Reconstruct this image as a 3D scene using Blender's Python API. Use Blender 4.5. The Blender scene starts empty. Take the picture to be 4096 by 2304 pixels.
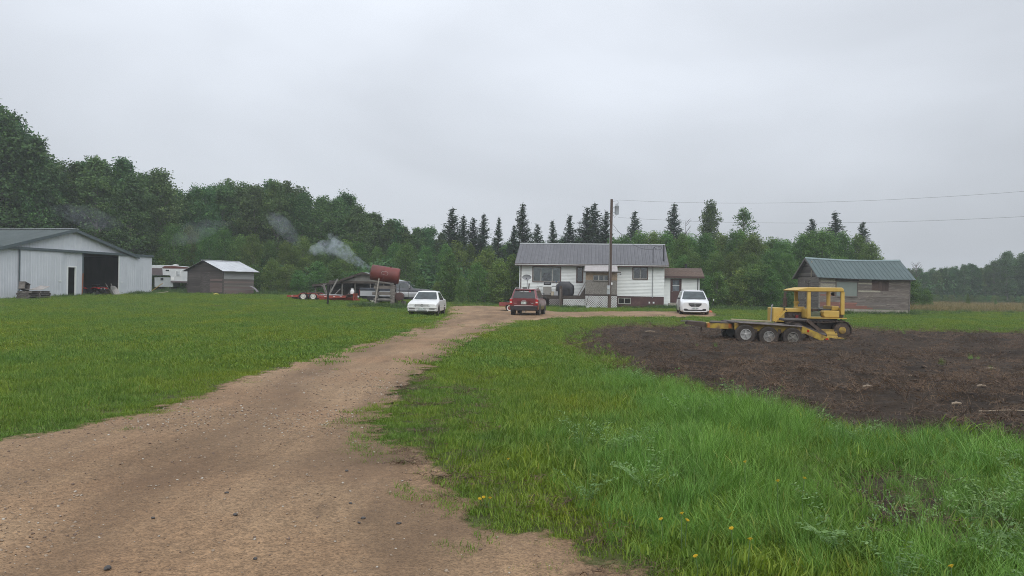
import bpy, bmesh, math, random
import numpy as np
from mathutils import Vector, Matrix
random.seed(7)
RNG = np.random.default_rng(7)
scene = bpy.context.scene
COL = scene.collection
rad = math.radians

# ------------------------------------------------------------------ camera
EYE = 1.7                      # eye height in metres
FPX = 3200.0                   # focal length in photo pixels (photo is 4096 wide)
ROLL = rad(0.9)
cam_d = bpy.data.cameras.new('camera')
cam_d.sensor_width = 36.0
cam_d.lens = FPX / 4096.0 * 36.0
cam_d.clip_start = 0.05
cam_d.clip_end = 3000
cam = bpy.data.objects.new('camera', cam_d)
COL.objects.link(cam)
cr, sr = math.cos(ROLL), math.sin(ROLL)
cam.matrix_world = Matrix(((cr, -sr, 0, 0), (0, 0, -1, 0), (sr, cr, 0, EYE), (0, 0, 0, 1)))
scene.camera = cam

# ------------------------------------------------------------------ sky: overcast daylight
SUN_EL, SUN_AZ = rad(46), rad(168)      # azimuth measured from +Y towards +X
world = bpy.data.worlds.new('World')
scene.world = world
world.use_nodes = True
nt = world.node_tree
nt.nodes.clear()
def wn(t, **kw):
    n = nt.nodes.new(t)
    for k, v in kw.items():
        setattr(n, k, v)
    return n
wout = wn('ShaderNodeOutputWorld')
wbg = wn('ShaderNodeBackground')
wbg.inputs['Strength'].default_value = 0.1
nish = wn('ShaderNodeTexSky', sky_type='NISHITA', sun_disc=False)
nish.sun_elevation = SUN_EL
nish.sun_rotation = SUN_AZ
nish.air_density = 1.2
nish.dust_density = 4.0
tc = wn('ShaderNodeTexCoord')
sep = wn('ShaderNodeSeparateXYZ')
nt.links.new(tc.outputs['Generated'], sep.inputs[0])
elev = wn('ShaderNodeMapRange')            # overcast sky: about three times brighter overhead than at the skyline
elev.inputs['From Min'].default_value = -0.02
elev.inputs['From Max'].default_value = 1.0
elev.inputs['To Min'].default_value = 0.36
elev.inputs['To Max'].default_value = 1.0
nt.links.new(sep.outputs['Z'], elev.inputs['Value'])
mpg = wn('ShaderNodeMapping')
mpg.inputs['Location'].default_value = (1.25, 0.4, 0.3)
mpg.inputs['Scale'].default_value = (1.5, 1.5, 3.4)
nt.links.new(tc.outputs['Generated'], mpg.inputs['Vector'])
cl = wn('ShaderNodeTexNoise')
cl.inputs['Scale'].default_value = 1.1
cl.inputs['Detail'].default_value = 4.0
cl.inputs['Roughness'].default_value = 0.45
cl.inputs['Distortion'].default_value = 0.5
nt.links.new(mpg.outputs[0], cl.inputs['Vector'])
clr = wn('ShaderNodeMapRange')
clr.inputs['From Min'].default_value = 0.3
clr.inputs['From Max'].default_value = 0.7
clr.inputs['To Min'].default_value = 13.2
clr.inputs['To Max'].default_value = 17.8
nt.links.new(cl.outputs['Fac'], clr.inputs['Value'])
# one broad thinner patch of cloud above the house, as in the photograph
PAZ, PEL = rad(-3), rad(19)
SUNV = (math.sin(PAZ) * math.cos(PEL), math.cos(PAZ) * math.cos(PEL), math.sin(PEL))
dot = wn('ShaderNodeVectorMath', operation='DOT_PRODUCT')
dot.inputs[1].default_value = SUNV
nt.links.new(tc.outputs['Generated'], dot.inputs[0])
glow = wn('ShaderNodeMapRange')
glow.inputs['From Min'].default_value = 0.84
glow.inputs['From Max'].default_value = 1.0
glow.inputs['To Min'].default_value = 0.80
glow.inputs['To Max'].default_value = 1.02
nt.links.new(dot.outputs['Value'], glow.inputs['Value'])
mul0 = wn('ShaderNodeMath', operation='MULTIPLY')
nt.links.new(clr.outputs[0], mul0.inputs[0])
nt.links.new(glow.outputs[0], mul0.inputs[1])
mul = wn('ShaderNodeMath', operation='MULTIPLY')
nt.links.new(elev.outputs[0], mul.inputs[0])
nt.links.new(mul0.outputs[0], mul.inputs[1])
ccol = wn('ShaderNodeVectorMath', operation='SCALE')
ccol.inputs[0].default_value = (0.93, 0.985, 1.075)
nt.links.new(mul.outputs[0], ccol.inputs['Scale'])
mixs = wn('ShaderNodeMixRGB')
mixs.inputs['Fac'].default_value = 0.93
nt.links.new(nish.outputs[0], mixs.inputs['Color1'])
nt.links.new(ccol.outputs[0], mixs.inputs['Color2'])
nt.links.new(mixs.outputs[0], wbg.inputs['Color'])
nt.links.new(wbg.outputs[0], wout.inputs['Surface'])

# ------------------------------------------------------------------ sun behind the cloud
sun_d = bpy.data.lights.new('sun', 'SUN')
sun_d.energy = 1.3
sun_d.angle = rad(60)
sun_d.color = (1.0, 0.97, 0.93)
sun = bpy.data.objects.new('sun', sun_d)
COL.objects.link(sun)
sdir = Vector((math.sin(SUN_AZ) * math.cos(SUN_EL), math.cos(SUN_AZ) * math.cos(SUN_EL), math.sin(SUN_EL)))
sun.rotation_euler = sdir.to_track_quat('Z', 'Y').to_euler()
sun.location = sdir * 60

# ------------------------------------------------------------------ exposure and sampling
vs = scene.view_settings
vs.view_transform = 'Standard'
vs.look = 'None'
vs.exposure = 0.18
vs.gamma = 1.0
vs.use_curve_mapping = False
cy = scene.cycles
cy.max_bounces = 6
cy.diffuse_bounces = 3
cy.glossy_bounces = 3
cy.transmission_bounces = 4
cy.transparent_max_bounces = 12
cy.volume_bounces = 1
cy.use_denoising = True
cy.denoising_prefilter = 'NONE'
cy.pixel_filter_type = 'BLACKMAN_HARRIS'
cy.filter_width = 1.0
cy.sample_clamp_indirect = 4.0
cy.volume_step_rate = 1.0
cy.volume_max_steps = 256
# ================================================================== helpers
def S(a, b, x):
    t = np.clip((np.asarray(x, float) - a) / (b - a), 0, 1)
    return t * t * (3 - 2 * t)
def G(x, y):
    """height of the ground in metres"""
    g = 0.12 * S(50, 70, y) + 0.5 * S(35, 65, y) * S(5, -25, x)
    g = g - 0.25 * S(3, 9, x) * S(12, 24, y) * S(46, 38, y)
    return g
def Gf(x, y):
    return float(G(x, y))
def ray(px, py):
    xc = (px - 2048.0) / FPX
    yc = -(py - 1152.0) / FPX
    return (xc * cr - yc * sr, 1.0, xc * sr + yc * cr)
def W(px, py, d):
    """point at depth d (metres along +Y) seen at photo pixel px, py"""
    r = ray(px, py)
    return Vector((r[0] * d, d, EYE + r[2] * d))
def gnd(px, d, dz=0.0):
    """point on the ground at depth d in the photo column px"""
    x = (px - 2048.0) / FPX * d
    return Vector((x, d, Gf(x, d) + dz))
def flat(px, py, z=0.0):
    r = ray(px, py)
    d = (z - EYE) / r[2] if r[2] < -1e-4 else 400.0
    return (r[0] * d, d)
K = 4096.0 / 2576.0

# ---------------- materials
MATS = {}
def new_mat(name):
    m = bpy.data.materials.new(name)
    m.use_nodes = True
    t = m.node_tree
    t.nodes.clear()
    o = t.nodes.new('ShaderNodeOutputMaterial')
    b = t.nodes.new('ShaderNodeBsdfPrincipled')
    t.links.new(b.outputs[0], o.inputs['Surface'])
    return m, t, b, o
def c4(c):
    return (c[0], c[1], c[2], 1.0)
def ramp(t, stops):
    r = t.nodes.new('ShaderNodeValToRGB')
    e = r.color_ramp.elements
    while len(e) < len(stops):
        e.new(0.5)
    for el, (p, c) in zip(e, stops):
        el.position = p
        el.color = c4(c)
    return r
def noise(t, vec, scale, detail=4, rough=0.55, dist=0.0):
    n = t.nodes.new('ShaderNodeTexNoise')
    n.inputs['Scale'].default_value = scale
    n.inputs['Detail'].default_value = detail
    n.inputs['Roughness'].default_value = rough
    n.inputs['Distortion'].default_value = dist
    if vec is not None:
        t.links.new(vec, n.inputs['Vector'])
    return n
def mapping(t, vec, scale=(1, 1, 1), loc=(0, 0, 0)):
    m = t.nodes.new('ShaderNodeMapping')
    m.inputs['Scale'].default_value = scale
    m.inputs['Location'].default_value = loc
    t.links.new(vec, m.inputs['Vector'])
    return m.outputs[0]
def coord(t, kind='Object'):
    if kind == 'World':
        return t.nodes.new('ShaderNodeNewGeometry').outputs['Position']
    return t.nodes.new('ShaderNodeTexCoord').outputs[kind]
def mixc(t, fac, a, b, mode='MIX'):
    m = t.nodes.new('ShaderNodeMixRGB')
    m.blend_type = mode
    for s, v in ((m.inputs['Fac'], fac), (m.inputs['Color1'], a), (m.inputs['Color2'], b)):
        if hasattr(v, 'is_output') or isinstance(v, bpy.types.NodeSocket):
            t.links.new(v, s)
        elif isinstance(v, (int, float)):
            s.default_value = v
        else:
            s.default_value = c4(v)
    return m.outputs[0]
def bump(t, b, height, strength=0.3, dist=0.02):
    n = t.nodes.new('ShaderNodeBump')
    n.inputs['Strength'].default_value = strength
    n.inputs['Distance'].default_value = dist
    t.links.new(height, n.inputs['Height'])
    t.links.new(n.outputs[0], b.inputs['Normal'])
def mat(name, stops, rough=0.6, metal=0.0, scale=3.0, stretch=(1, 1, 1), detail=5, bmp=0.0, bdist=0.01,
        rand=0.0, spec=0.5, coat=0.0, kind='Object', rvar=0.0):
    """procedural material: noise through a colour ramp, optional bump and a small shift per object"""
    if name in MATS:
        return MATS[name]
    m, t, b, o = new_mat(name)
    if isinstance(stops[0], (int, float)):
        c = stops
        stops = [(0.3, tuple(x * 0.86 for x in c)), (0.7, tuple(min(1, x * 1.1) for x in c))]
    v = coord(t, kind)
    oi = t.nodes.new('ShaderNodeObjectInfo')
    if rand:
        add = t.nodes.new('ShaderNodeVectorMath')
        add.operation = 'MULTIPLY_ADD'
        comb = t.nodes.new('ShaderNodeCombineXYZ')
        for i in range(3):
            t.links.new(oi.outputs['Random'], comb.inputs[i])
        t.links.new(comb.outputs[0], add.inputs[0])
        add.inputs[1].default_value = (37.0, 51.0, 23.0)
        t.links.new(v, add.inputs[2])
        v = add.outputs[0]
    n = noise(t, mapping(t, v, stretch), scale, detail, 0.6)
    r = ramp(t, stops)
    t.links.new(n.outputs['Fac'], r.inputs['Fac'])
    colr = r.outputs[0]
    if rand:
        mr = t.nodes.new('ShaderNodeMapRange')
        mr.inputs['To Min'].default_value = 1 - rand
        mr.inputs['To Max'].default_value = 1 + rand
        t.links.new(oi.outputs['Random'], mr.inputs['Value'])
        sc = t.nodes.new('ShaderNodeVectorMath')
        sc.operation = 'SCALE'
        t.links.new(colr, sc.inputs[0])
        t.links.new(mr.outputs[0], sc.inputs['Scale'])
        colr = sc.outputs[0]
    t.links.new(colr, b.inputs['Base Color'])
    b.inputs['Roughness'].default_value = rough
    b.inputs['Metallic'].default_value = metal
    b.inputs['Specular IOR Level'].default_value = spec
    if coat:
        b.inputs['Coat Weight'].default_value = coat
        b.inputs['Coat Roughness'].default_value = 0.08
    if rvar:
        mr2 = t.nodes.new('ShaderNodeMapRange')
        mr2.inputs['To Min'].default_value = max(0.02, rough - rvar)
        mr2.inputs['To Max'].default_value = min(1, rough + rvar)
        t.links.new(n.outputs['Fac'], mr2.inputs['Value'])
        t.links.new(mr2.outputs[0], b.inputs['Roughness'])
    if bmp:
        bump(t, b, n.outputs['Fac'], bmp, bdist)
    MATS[name] = m
    return m
def glass_mat(name, tint=(0.02, 0.024, 0.026), rough=0.04):
    if name in MATS:
        return MATS[name]
    m, t, b, o = new_mat(name)
    n = noise(t, coord(t), 2.5, 3)
    r = ramp(t, [(0.35, tuple(x * 0.7 for x in tint)), (0.7, tuple(x * 1.5 for x in tint))])
    t.links.new(n.outputs['Fac'], r.inputs['Fac'])
    t.links.new(r.outputs[0], b.inputs['Base Color'])
    b.inputs['Roughness'].default_value = rough
    b.inputs['Specular IOR Level'].default_value = 0.32
    MATS[name] = m
    return m

# ---------------- mesh builder
class MB:
    def __init__(s, M=None):
        s.v, s.f, s.M = [], [], (M or Matrix())
    def add(s, vs_, fs_):
        n = len(s.v)
        s.v += [tuple(s.M @ Vector(p)) for p in vs_]
        s.f += [tuple(i + n for i in f) for f in fs_]
        return s
    def box(s, x0, x1, y0, y1, z0, z1):
        return s.add([(x0, y0, z0), (x1, y0, z0), (x1, y1, z0), (x0, y1, z0), (x0, y0, z1), (x1, y0, z1), (x1, y1, z1), (x0, y1, z1)],
                     [(0, 3, 2, 1), (4, 5, 6, 7), (0, 1, 5, 4), (1, 2, 6, 5), (2, 3, 7, 6), (3, 0, 4, 7)])
    def hexa(s, lo, hi):
        return s.add(list(lo) + list(hi), [(0, 3, 2, 1), (4, 5, 6, 7), (0, 1, 5, 4), (1, 2, 6, 5), (2, 3, 7, 6), (3, 0, 4, 7)])
    def beam(s, p, q, w, h, up=(0, 0, 1), taper=1.0):
        p, q = Vector(p), Vector(q)
        d = (q - p).normalized()
        u = Vector(up)
        if abs(d.dot(u)) > 0.98:
            u = Vector((0, 1, 0)) if abs(d.y) < 0.9 else Vector((1, 0, 0))
        a = d.cross(u).normalized() * (w / 2)
        b = a.cross(d).normalized() * (h / 2)
        lo = [p - a - b, p + a - b, p + a + b, p - a + b]
        a, b = a * taper, b * taper
        hi = [q - a - b, q + a - b, q + a + b, q - a + b]
        return s.hexa(lo, hi)
    def tube(s, pts, r, n=8, cap=True):
        pts = [Vector(p) for p in pts]
        rs = r if isinstance(r, (list, tuple)) else [r] * len(pts)
        rings, a = [], None
        for i, p in enumerate(pts):
            d = (pts[min(i + 1, len(pts) - 1)] - pts[max(i - 1, 0)]).normalized()
            if a is None:
                u = Vector((0, 0, 1)) if abs(d.z) < 0.95 else Vector((1, 0, 0))
                a = d.cross(u).normalized()
            else:
                a = (a - d * a.dot(d)).normalized()
            b = d.cross(a)
            rings.append([p + (a * math.cos(2 * math.pi * k / n) + b * math.sin(2 * math.pi * k / n)) * rs[i] for k in range(n)])
        vs_ = [v for g in rings for v in g]
        fs_ = []
        for i in range(len(rings) - 1):
            for k in range(n):
                fs_.append((i * n + k, i * n + (k + 1) % n, (i + 1) * n + (k + 1) % n, (i + 1) * n + k))
        if cap:
            fs_.append(tuple(range(n))[::-1])
            fs_.append(tuple((len(rings) - 1) * n + k for k in range(n)))
        return s.add(vs_, fs_)
    def lathe(s, prof, c=(0, 0, 0), axis='x', n=20, closed=False):
        """prof: list of (along, radius) about an axis through c"""
        vs_, fs_ = [], []
        for (h, r) in prof:
            for k in range(n):
                t = 2 * math.pi * k / n
                q = {'x': (h, r * math.cos(t), r * math.sin(t)), 'y': (r * math.cos(t), h, r * math.sin(t)), 'z': (r * math.cos(t), r * math.sin(t), h)}[axis]
                vs_.append((c[0] + q[0], c[1] + q[1], c[2] + q[2]))
        m = len(prof)
        for i in range(m - 1 + (1 if closed else 0)):
            j = (i + 1) % m
            for k in range(n):
                fs_.append((i * n + k, i * n + (k + 1) % n, j * n + (k + 1) % n, j * n + k))
        if not closed:
            fs_.append(tuple(range(n)))
            fs_.append(tuple((m - 1) * n + k for k in range(n)))
        return s.add(vs_, fs_)
    def prism(s, poly, a0, a1, plane='xz'):
        n = len(poly)
        def P(u, v, a):
            return {'xz': (u, a, v), 'yz': (a, u, v), 'xy': (u, v, a)}[plane]
        vs_ = [P(u, v, a0) for u, v in poly] + [P(u, v, a1) for u, v in poly]
        fs_ = [tuple(range(n))[::-1], tuple(range(n, 2 * n))] + [(i, (i + 1) % n, n + (i + 1) % n, n + i) for i in range(n)]
        return s.add(vs_, fs_)
    def loft(s, secs, cap=True, closed=True):
        n = len(secs[0])
        vs_ = [p for q in secs for p in q]
        fs_ = []
        for i in range(len(secs) - 1):
            for k in range(n if closed else n - 1):
                fs_.append((i * n + k, i * n + (k + 1) % n, (i + 1) * n + (k + 1) % n, (i + 1) * n + k))
        if cap:
            fs_.append(tuple(range(n))[::-1])
            fs_.append(tuple((len(secs) - 1) * n + k for k in range(n)))
        return s.add(vs_, fs_)
    def mesh(s, name, m, smooth=False, bevel=0.0, seg=2):
        me = bpy.data.meshes.new(name)
        bm = bmesh.new()
        bv = [bm.verts.new(p) for p in s.v]
        for f in s.f:
            try:
                bm.faces.new([bv[i] for i in f])
            except ValueError:
                pass
        bmesh.ops.remove_doubles(bm, verts=bm.verts[:], dist=1e-5)
        bmesh.ops.recalc_face_normals(bm, faces=bm.faces[:])
        if bevel:
            es = [e for e in bm.edges if len(e.link_faces) == 2 and e.calc_face_angle(0) > 0.5]
            bmesh.ops.bevel(bm, geom=es, offset=bevel, segments=seg, affect='EDGES', profile=0.5, clamp_overlap=True)
        bm.to_mesh(me)
        bm.free()
        if smooth:
            me.polygons.foreach_set('use_smooth', [True] * len(me.polygons))
            try:
                me.set_sharp_from_angle(angle=rad(smooth if smooth is not True else 38))
            except Exception:
                pass
        if m is not None:
            me.materials.append(m)
        return me
    def build(s, name, m, parent=None, smooth=False, bevel=0.0, seg=2, loc=None, kind=None):
        o = bpy.data.objects.new(name, s.mesh(name, m, smooth, bevel, seg))
        COL.objects.link(o)
        if parent is not None:
            o.parent = parent
        if loc is not None:
            o.location = loc
        if kind:
            o['kind'] = kind
        return o
def tag(o, label, cat, group=None):
    o['label'] = label
    o['category'] = cat
    if group:
        o['group'] = group
    return o
def thing(name, label, cat, loc=(0, 0, 0), rz=0.0, group=None, rx=0.0, ry=0.0):
    o = bpy.data.objects.new(name, None)
    COL.objects.link(o)
    o.empty_display_size = 0.3
    o.location = loc
    o.rotation_euler = (rx, ry, rz)
    return tag(o, label, cat, group)
def copy_tree(root, loc, rz=0.0, scale=None):
    r = root.copy()
    COL.objects.link(r)
    r.location = loc
    r.rotation_euler = (0, 0, rz)
    if scale is not None:
        r.scale = scale
    for ch in list(root.children):
        c = ch.copy()
        COL.objects.link(c)
        c.parent = r
        for g in list(ch.children):
            d = g.copy()
            COL.objects.link(d)
            d.parent = c
    return r
def np_mesh(name, verts, faces, mats, tint=None, smooth=False):
    """mesh from numpy arrays; faces all of one size"""
    me = bpy.data.meshes.new(name)
    nv, nf, k = len(verts), len(faces), faces.shape[1]
    me.vertices.add(nv)
    me.vertices.foreach_set('co', np.asarray(verts, np.float32).ravel())
    me.loops.add(nf * k)
    me.loops.foreach_set('vertex_index', np.asarray(faces, np.int32).ravel())
    me.polygons.add(nf)
    me.polygons.foreach_set('loop_start', np.arange(0, nf * k, k, dtype=np.int32))
    if smooth:
        me.polygons.foreach_set('use_smooth', np.ones(nf, bool))
    for m in mats:
        me.materials.append(m)
    if tint is not None:
        a = me.attributes.new('tint', 'FLOAT', 'POINT')
        a.data.foreach_set('value', np.asarray(tint, np.float32))
    me.update()
    me.validate()
    return me
def link(name, me, parent=None, kind=None):
    o = bpy.data.objects.new(name, me)
    COL.objects.link(o)
    if parent is not None:
        o.parent = parent
    if kind:
        o['kind'] = kind
    return o
def text_mesh(name, body, size, m, parent, loc, rot, extrude=0.002):
    cu = bpy.data.curves.new(name, 'FONT')
    cu.body = body
    cu.size = size
    cu.align_x = 'CENTER'
    cu.align_y = 'CENTER'
    cu.extrude = extrude
    tmp = bpy.data.objects.new(name, cu)
    COL.objects.link(tmp)
    dg = bpy.context.evaluated_depsgraph_get()
    me = bpy.data.meshes.new_from_object(tmp.evaluated_get(dg))
    bpy.data.objects.remove(tmp)
    me.name = name
    me.materials.clear()
    me.materials.append(m)
    o = link(name, me, parent)
    o.location = loc
    o.rotation_euler = rot
    return o
def poly_sd(poly, X, Y):
    """signed distance to a polygon, positive inside"""
    P = np.asarray(poly, float)
    d2 = np.full(X.shape, 1e18)
    inside = np.zeros(X.shape, bool)
    n = len(P)
    for i in range(n):
        a, b = P[i], P[(i + 1) % n]
        e = b - a
        wx, wy = X - a[0], Y - a[1]
        t = np.clip((wx * e[0] + wy * e[1]) / (e @ e + 1e-12), 0, 1)
        d2 = np.minimum(d2, (wx - e[0] * t) ** 2 + (wy - e[1] * t) ** 2)
        c = (a[1] > Y) != (b[1] > Y)
        with np.errstate(divide='ignore', invalid='ignore'):
            xi = a[0] + (Y - a[1]) / (b[1] - a[1] + 1e-15) * e[0]
        inside ^= c & (X < xi)
    return np.where(inside, 1, -1) * np.sqrt(d2)
def vnoise(x, y, s, seed=0):
    """smooth value noise in numpy, 0..1"""
    x, y = np.asarray(x, float) * s, np.asarray(y, float) * s
    i, j = np.floor(x), np.floor(y)
    fx, fy = x - i, y - j
    fx, fy = fx * fx * (3 - 2 * fx), fy * fy * (3 - 2 * fy)
    def h(a, b):
        v = np.sin(a * 127.1 + b * 311.7 + seed * 74.7) * 43758.5453
        return v - np.floor(v)
    return (h(i, j) * (1 - fx) + h(i + 1, j) * fx) * (1 - fy) + (h(i, j + 1) * (1 - fx) + h(i + 1, j + 1) * fx) * fy
BUILT = []          # ground polygons covered by buildings
# ================================================================== ground, driveway, field
def kp(pts):
    return [flat(x * K, y * K) for x, y in pts]
DRIVE = [(-16, -6)] + kp([(-700, 1290), (-300, 1180), (0, 1122), (200, 1085), (400, 1035), (600, 962), (800, 905), (950, 860), (1070, 822),
            (1128, 800), (1126, 788), (1128, 778), (1190, 776), (1290, 778), (1400, 787), (1550, 787), (1700, 787), (1795, 789), (1800, 798),
            (1700, 801), (1500, 800), (1395, 802), (1290, 817), (1205, 850), (1135, 890), (1055, 940), (1012, 990), (955, 1050), (965, 1110),
            (1085, 1180), (1155, 1270), (1300, 1340), (1450, 1400), (1560, 1449), (1900, 1590)]) + [(6, -6)]
FIELD = kp([(1448, 874), (1474, 838), (1548, 823), (1700, 815), (1900, 813), (2100, 822), (2300, 828), (2576, 832), (2950, 842),
            (2950, 1230), (2576, 1130), (2350, 1110), (2200, 1098), (2050, 1072), (1900, 1035), (1800, 1010), (1700, 980), (1600, 952), (1530, 912)])
TALL = kp([(1400, 905), (1480, 885), (1600, 945), (1700, 970), (1900, 1020), (2200, 1080), (2576, 1110), (2950, 1200), (3000, 1700), (1850, 1480),
           (1640, 1390), (1420, 1300), (1280, 1200), (1330, 1130), (1500, 1065), (1530, 1010), (1470, 950)])
BARE = [flat(x * K, y * K, h) for x, y, h in ((2060, 1212, 0), (2150, 1190, 0), (2260, 1186, 0), (2400, 1215, 0), (2480, 1262, 0), (2500, 1310, .1), (2440, 1318, .2), (2300, 1290, .2), (2180, 1268, .2))]

# grass ground: dark turf soil showing between the blades
m, t, b, o = new_mat('turf_ground')
v = coord(t, 'World')
n1 = noise(t, v, 0.25, 4); n2 = noise(t, v, 9.0, 5, 0.7); n3 = noise(t, v, 0.09, 3)
r1 = ramp(t, [(0.3, (0.052, 0.068, 0.022)), (0.55, (0.078, 0.094, 0.030)), (0.75, (0.11, 0.112, 0.044))])
t.links.new(n1.outputs['Fac'], r1.inputs['Fac'])
r2 = ramp(t, [(0.3, (0.55, 0.5, 0.45)), (0.7, (1.25, 1.25, 1.2))])
t.links.new(n2.outputs['Fac'], r2.inputs['Fac'])
cc = mixc(t, 0.9, r1.outputs[0], r2.outputs[0], 'MULTIPLY')
t.links.new(cc, b.inputs['Base Color'])
b.inputs['Roughness'].default_value = 0.9
b.inputs['Specular IOR Level'].default_value = 0.15
bump(t, b, n2.outputs['Fac'], 0.8, 0.05)
M_TURF = m

def grid_sheet(name, xs, ys, zfun, m, keep=None, attr=None, smooth=True, kind='structure'):
    X, Y = np.meshgrid(xs, ys)
    Z = zfun(X, Y)
    V = np.stack([X, Y, Z], -1).reshape(-1, 3)
    ny, nx = X.shape
    idx = np.arange(ny * nx).reshape(ny, nx)
    F = np.stack([idx[:-1, :-1], idx[:-1, 1:], idx[1:, 1:], idx[1:, :-1]], -1).reshape(-1, 4)
    A = None if attr is None else attr(X, Y).ravel()
    if keep is not None:
        kv = keep(X, Y).ravel()
        F = F[kv[F].any(1)]
        used = np.unique(F)
        re = np.full(len(V), -1); re[used] = np.arange(len(used))
        F = re[F]; V = V[used]
        if A is not None: A = A[used]
    me = np_mesh(name, V, F, [m], smooth=smooth)
    if A is not None:
        a = me.attributes.new('edge', 'FLOAT', 'POINT')
        a.data.foreach_set('value', A.astype(np.float32))
    return link(name, me, kind=kind)
xs = np.concatenate([np.linspace(-400, -62, 30), np.arange(-60, 60.1, 1.0), np.linspace(62, 400, 30)])
ys = np.concatenate([np.linspace(-60, -6, 12), np.arange(-5, 90.1, 1.0), np.linspace(93, 520, 40)])
grid_sheet('ground', xs, ys, lambda x, y: G(x, y), M_TURF)

def edge_alpha(t, b, o, scale=3.0, amp=0.45):
    """fade a ground sheet out along its ragged border"""
    at = t.nodes.new('ShaderNodeAttribute'); at.attribute_name = 'edge'
    n = noise(t, coord(t, 'World'), scale, 6, 0.7)
    md = t.nodes.new('ShaderNodeMath'); md.operation = 'MULTIPLY_ADD'
    t.links.new(n.outputs['Fac'], md.inputs[0]); md.inputs[1].default_value = amp * 2; md.inputs[2].default_value = -amp
    ad = t.nodes.new('ShaderNodeMath'); ad.operation = 'ADD'
    t.links.new(at.outputs['Fac'], ad.inputs[0]); t.links.new(md.outputs[0], ad.inputs[1])
    mr = t.nodes.new('ShaderNodeMapRange'); mr.inputs['From Min'].default_value = -0.06; mr.inputs['From Max'].default_value = 0.1
    t.links.new(ad.outputs[0], mr.inputs['Value'])
    tr = t.nodes.new('ShaderNodeBsdfTransparent'); mx = t.nodes.new('ShaderNodeMixShader')
    t.links.new(mr.outputs[0], mx.inputs['Fac']); t.links.new(tr.outputs[0], mx.inputs[1]); t.links.new(b.outputs[0], mx.inputs[2])
    t.links.new(mx.outputs[0], o.inputs['Surface'])
    return at

# driveway: damp packed gravel
m, t, b, o = new_mat('gravel')
v = coord(t, 'World')
nb = noise(t, mapping(t, v, (1, 0.55, 1)), 0.35, 4, 0.6, 0.3)
r1 = ramp(t, [(0.28, (0.185, 0.126, 0.076)), (0.5, (0.268, 0.188, 0.118)), (0.72, (0.345, 0.252, 0.163))])
t.links.new(nb.outputs['Fac'], r1.inputs['Fac'])
vo = t.nodes.new('ShaderNodeTexVoronoi'); vo.inputs['Scale'].default_value = 80; t.links.new(v, vo.inputs['Vector'])
rv = ramp(t, [(0.1, (0.5, 0.48, 0.46)), (0.45, (1.0, 0.98, 0.96)), (0.85, (1.4, 1.34, 1.26))])
hs = t.nodes.new('ShaderNodeSeparateColor'); t.links.new(vo.outputs['Color'], hs.inputs[0]); t.links.new(hs.outputs[0], rv.inputs['Fac'])
nf = noise(t, v, 16, 6, 0.75)
rf = ramp(t, [(0.3, (0.55, 0.53, 0.51)), (0.7, (1.32, 1.29, 1.25))])
t.links.new(nf.outputs['Fac'], rf.inputs['Fac'])
c1 = mixc(t, 0.6, r1.outputs[0], rv.outputs[0], 'MULTIPLY')
nst = noise(t, mapping(t, v, (1.5, 0.22, 1), (0, 0, 0)), 1.3, 6, 0.7, 0.2)      # streaks worn along the way
rst = ramp(t, [(0.32, (0.74, 0.71, 0.68)), (0.68, (1.2, 1.18, 1.14))]); t.links.new(nst.outputs['Fac'], rst.inputs['Fac'])
c1 = mixc(t, 0.85, c1, rst.outputs[0], 'MULTIPLY')
c1 = mixc(t, 0.8, c1, rf.outputs[0], 'MULTIPLY')
nw = noise(t, mapping(t, v, (1, 0.5, 1), (3, 1, 0)), 0.8, 5, 0.65)           # dark organic stains and dried mud
rw = ramp(t, [(0.62, (0, 0, 0)), (0.78, (1, 1, 1))]); t.links.new(nw.outputs['Fac'], rw.inputs['Fac'])
c1 = mixc(t, rw.outputs[0], c1, (0.075, 0.050, 0.032))
npk = noise(t, v, 0.55, 3); rp = ramp(t, [(0.45, (0, 0, 0)), (0.75, (0.7, 0.7, 0.7))]); t.links.new(npk.outputs['Fac'], rp.inputs['Fac'])
c1 = mixc(t, rp.outputs[0], c1, (1.04, 0.92, 0.86), 'MULTIPLY')
atk = t.nodes.new('ShaderNodeAttribute'); atk.attribute_name = 'track'
ntk = noise(t, mapping(t, v, (1, 0.3, 1)), 1.6, 5, 0.65)
mtk = t.nodes.new('ShaderNodeMath'); mtk.operation = 'MULTIPLY'
t.links.new(atk.outputs['Fac'], mtk.inputs[0]); t.links.new(ntk.outputs['Fac'], mtk.inputs[1])
c1 = mixc(t, mtk.outputs[0], c1, (0.125, 0.079, 0.046))
t.links.new(c1, b.inputs['Base Color'])
b.inputs['Roughness'].default_value = 0.85; b.inputs['Specular IOR Level'].default_value = 0.25
hh = t.nodes.new('ShaderNodeMath'); hh.operation = 'MULTIPLY_ADD'
t.links.new(vo.outputs['Distance'], hh.inputs[0]); hh.inputs[1].default_value = -0.5; t.links.new(nf.outputs['Fac'], hh.inputs[2])
bump(t, b, hh.outputs[0], 0.55, 0.02)
edge_alpha(t, b, o, 1.5, 0.75)
M_GRAVEL = m
CENTRE = kp([(560, 1500), (620, 1250), (720, 1110), (830, 1010), (960, 920), (1080, 855), (1180, 818), (1250, 797)])
DAMP = [(880, 1165, .8, .35, 1.3), (760, 1190, .9, .4, .8), (1080, 1265, .28, .5, 1.2), (1160, 1320, .3, .5, 1.3), (1240, 1365, .35, .4, 1.1), (380, 1230, 1.0, .6, .5), (990, 1090, .5, .6, .9), (1000, 1140, .6, .5, 1.0), (650, 1010, 1.4, 1.0, .6), (820, 950, 1.2, 2, .6)]   # damp stains
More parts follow.
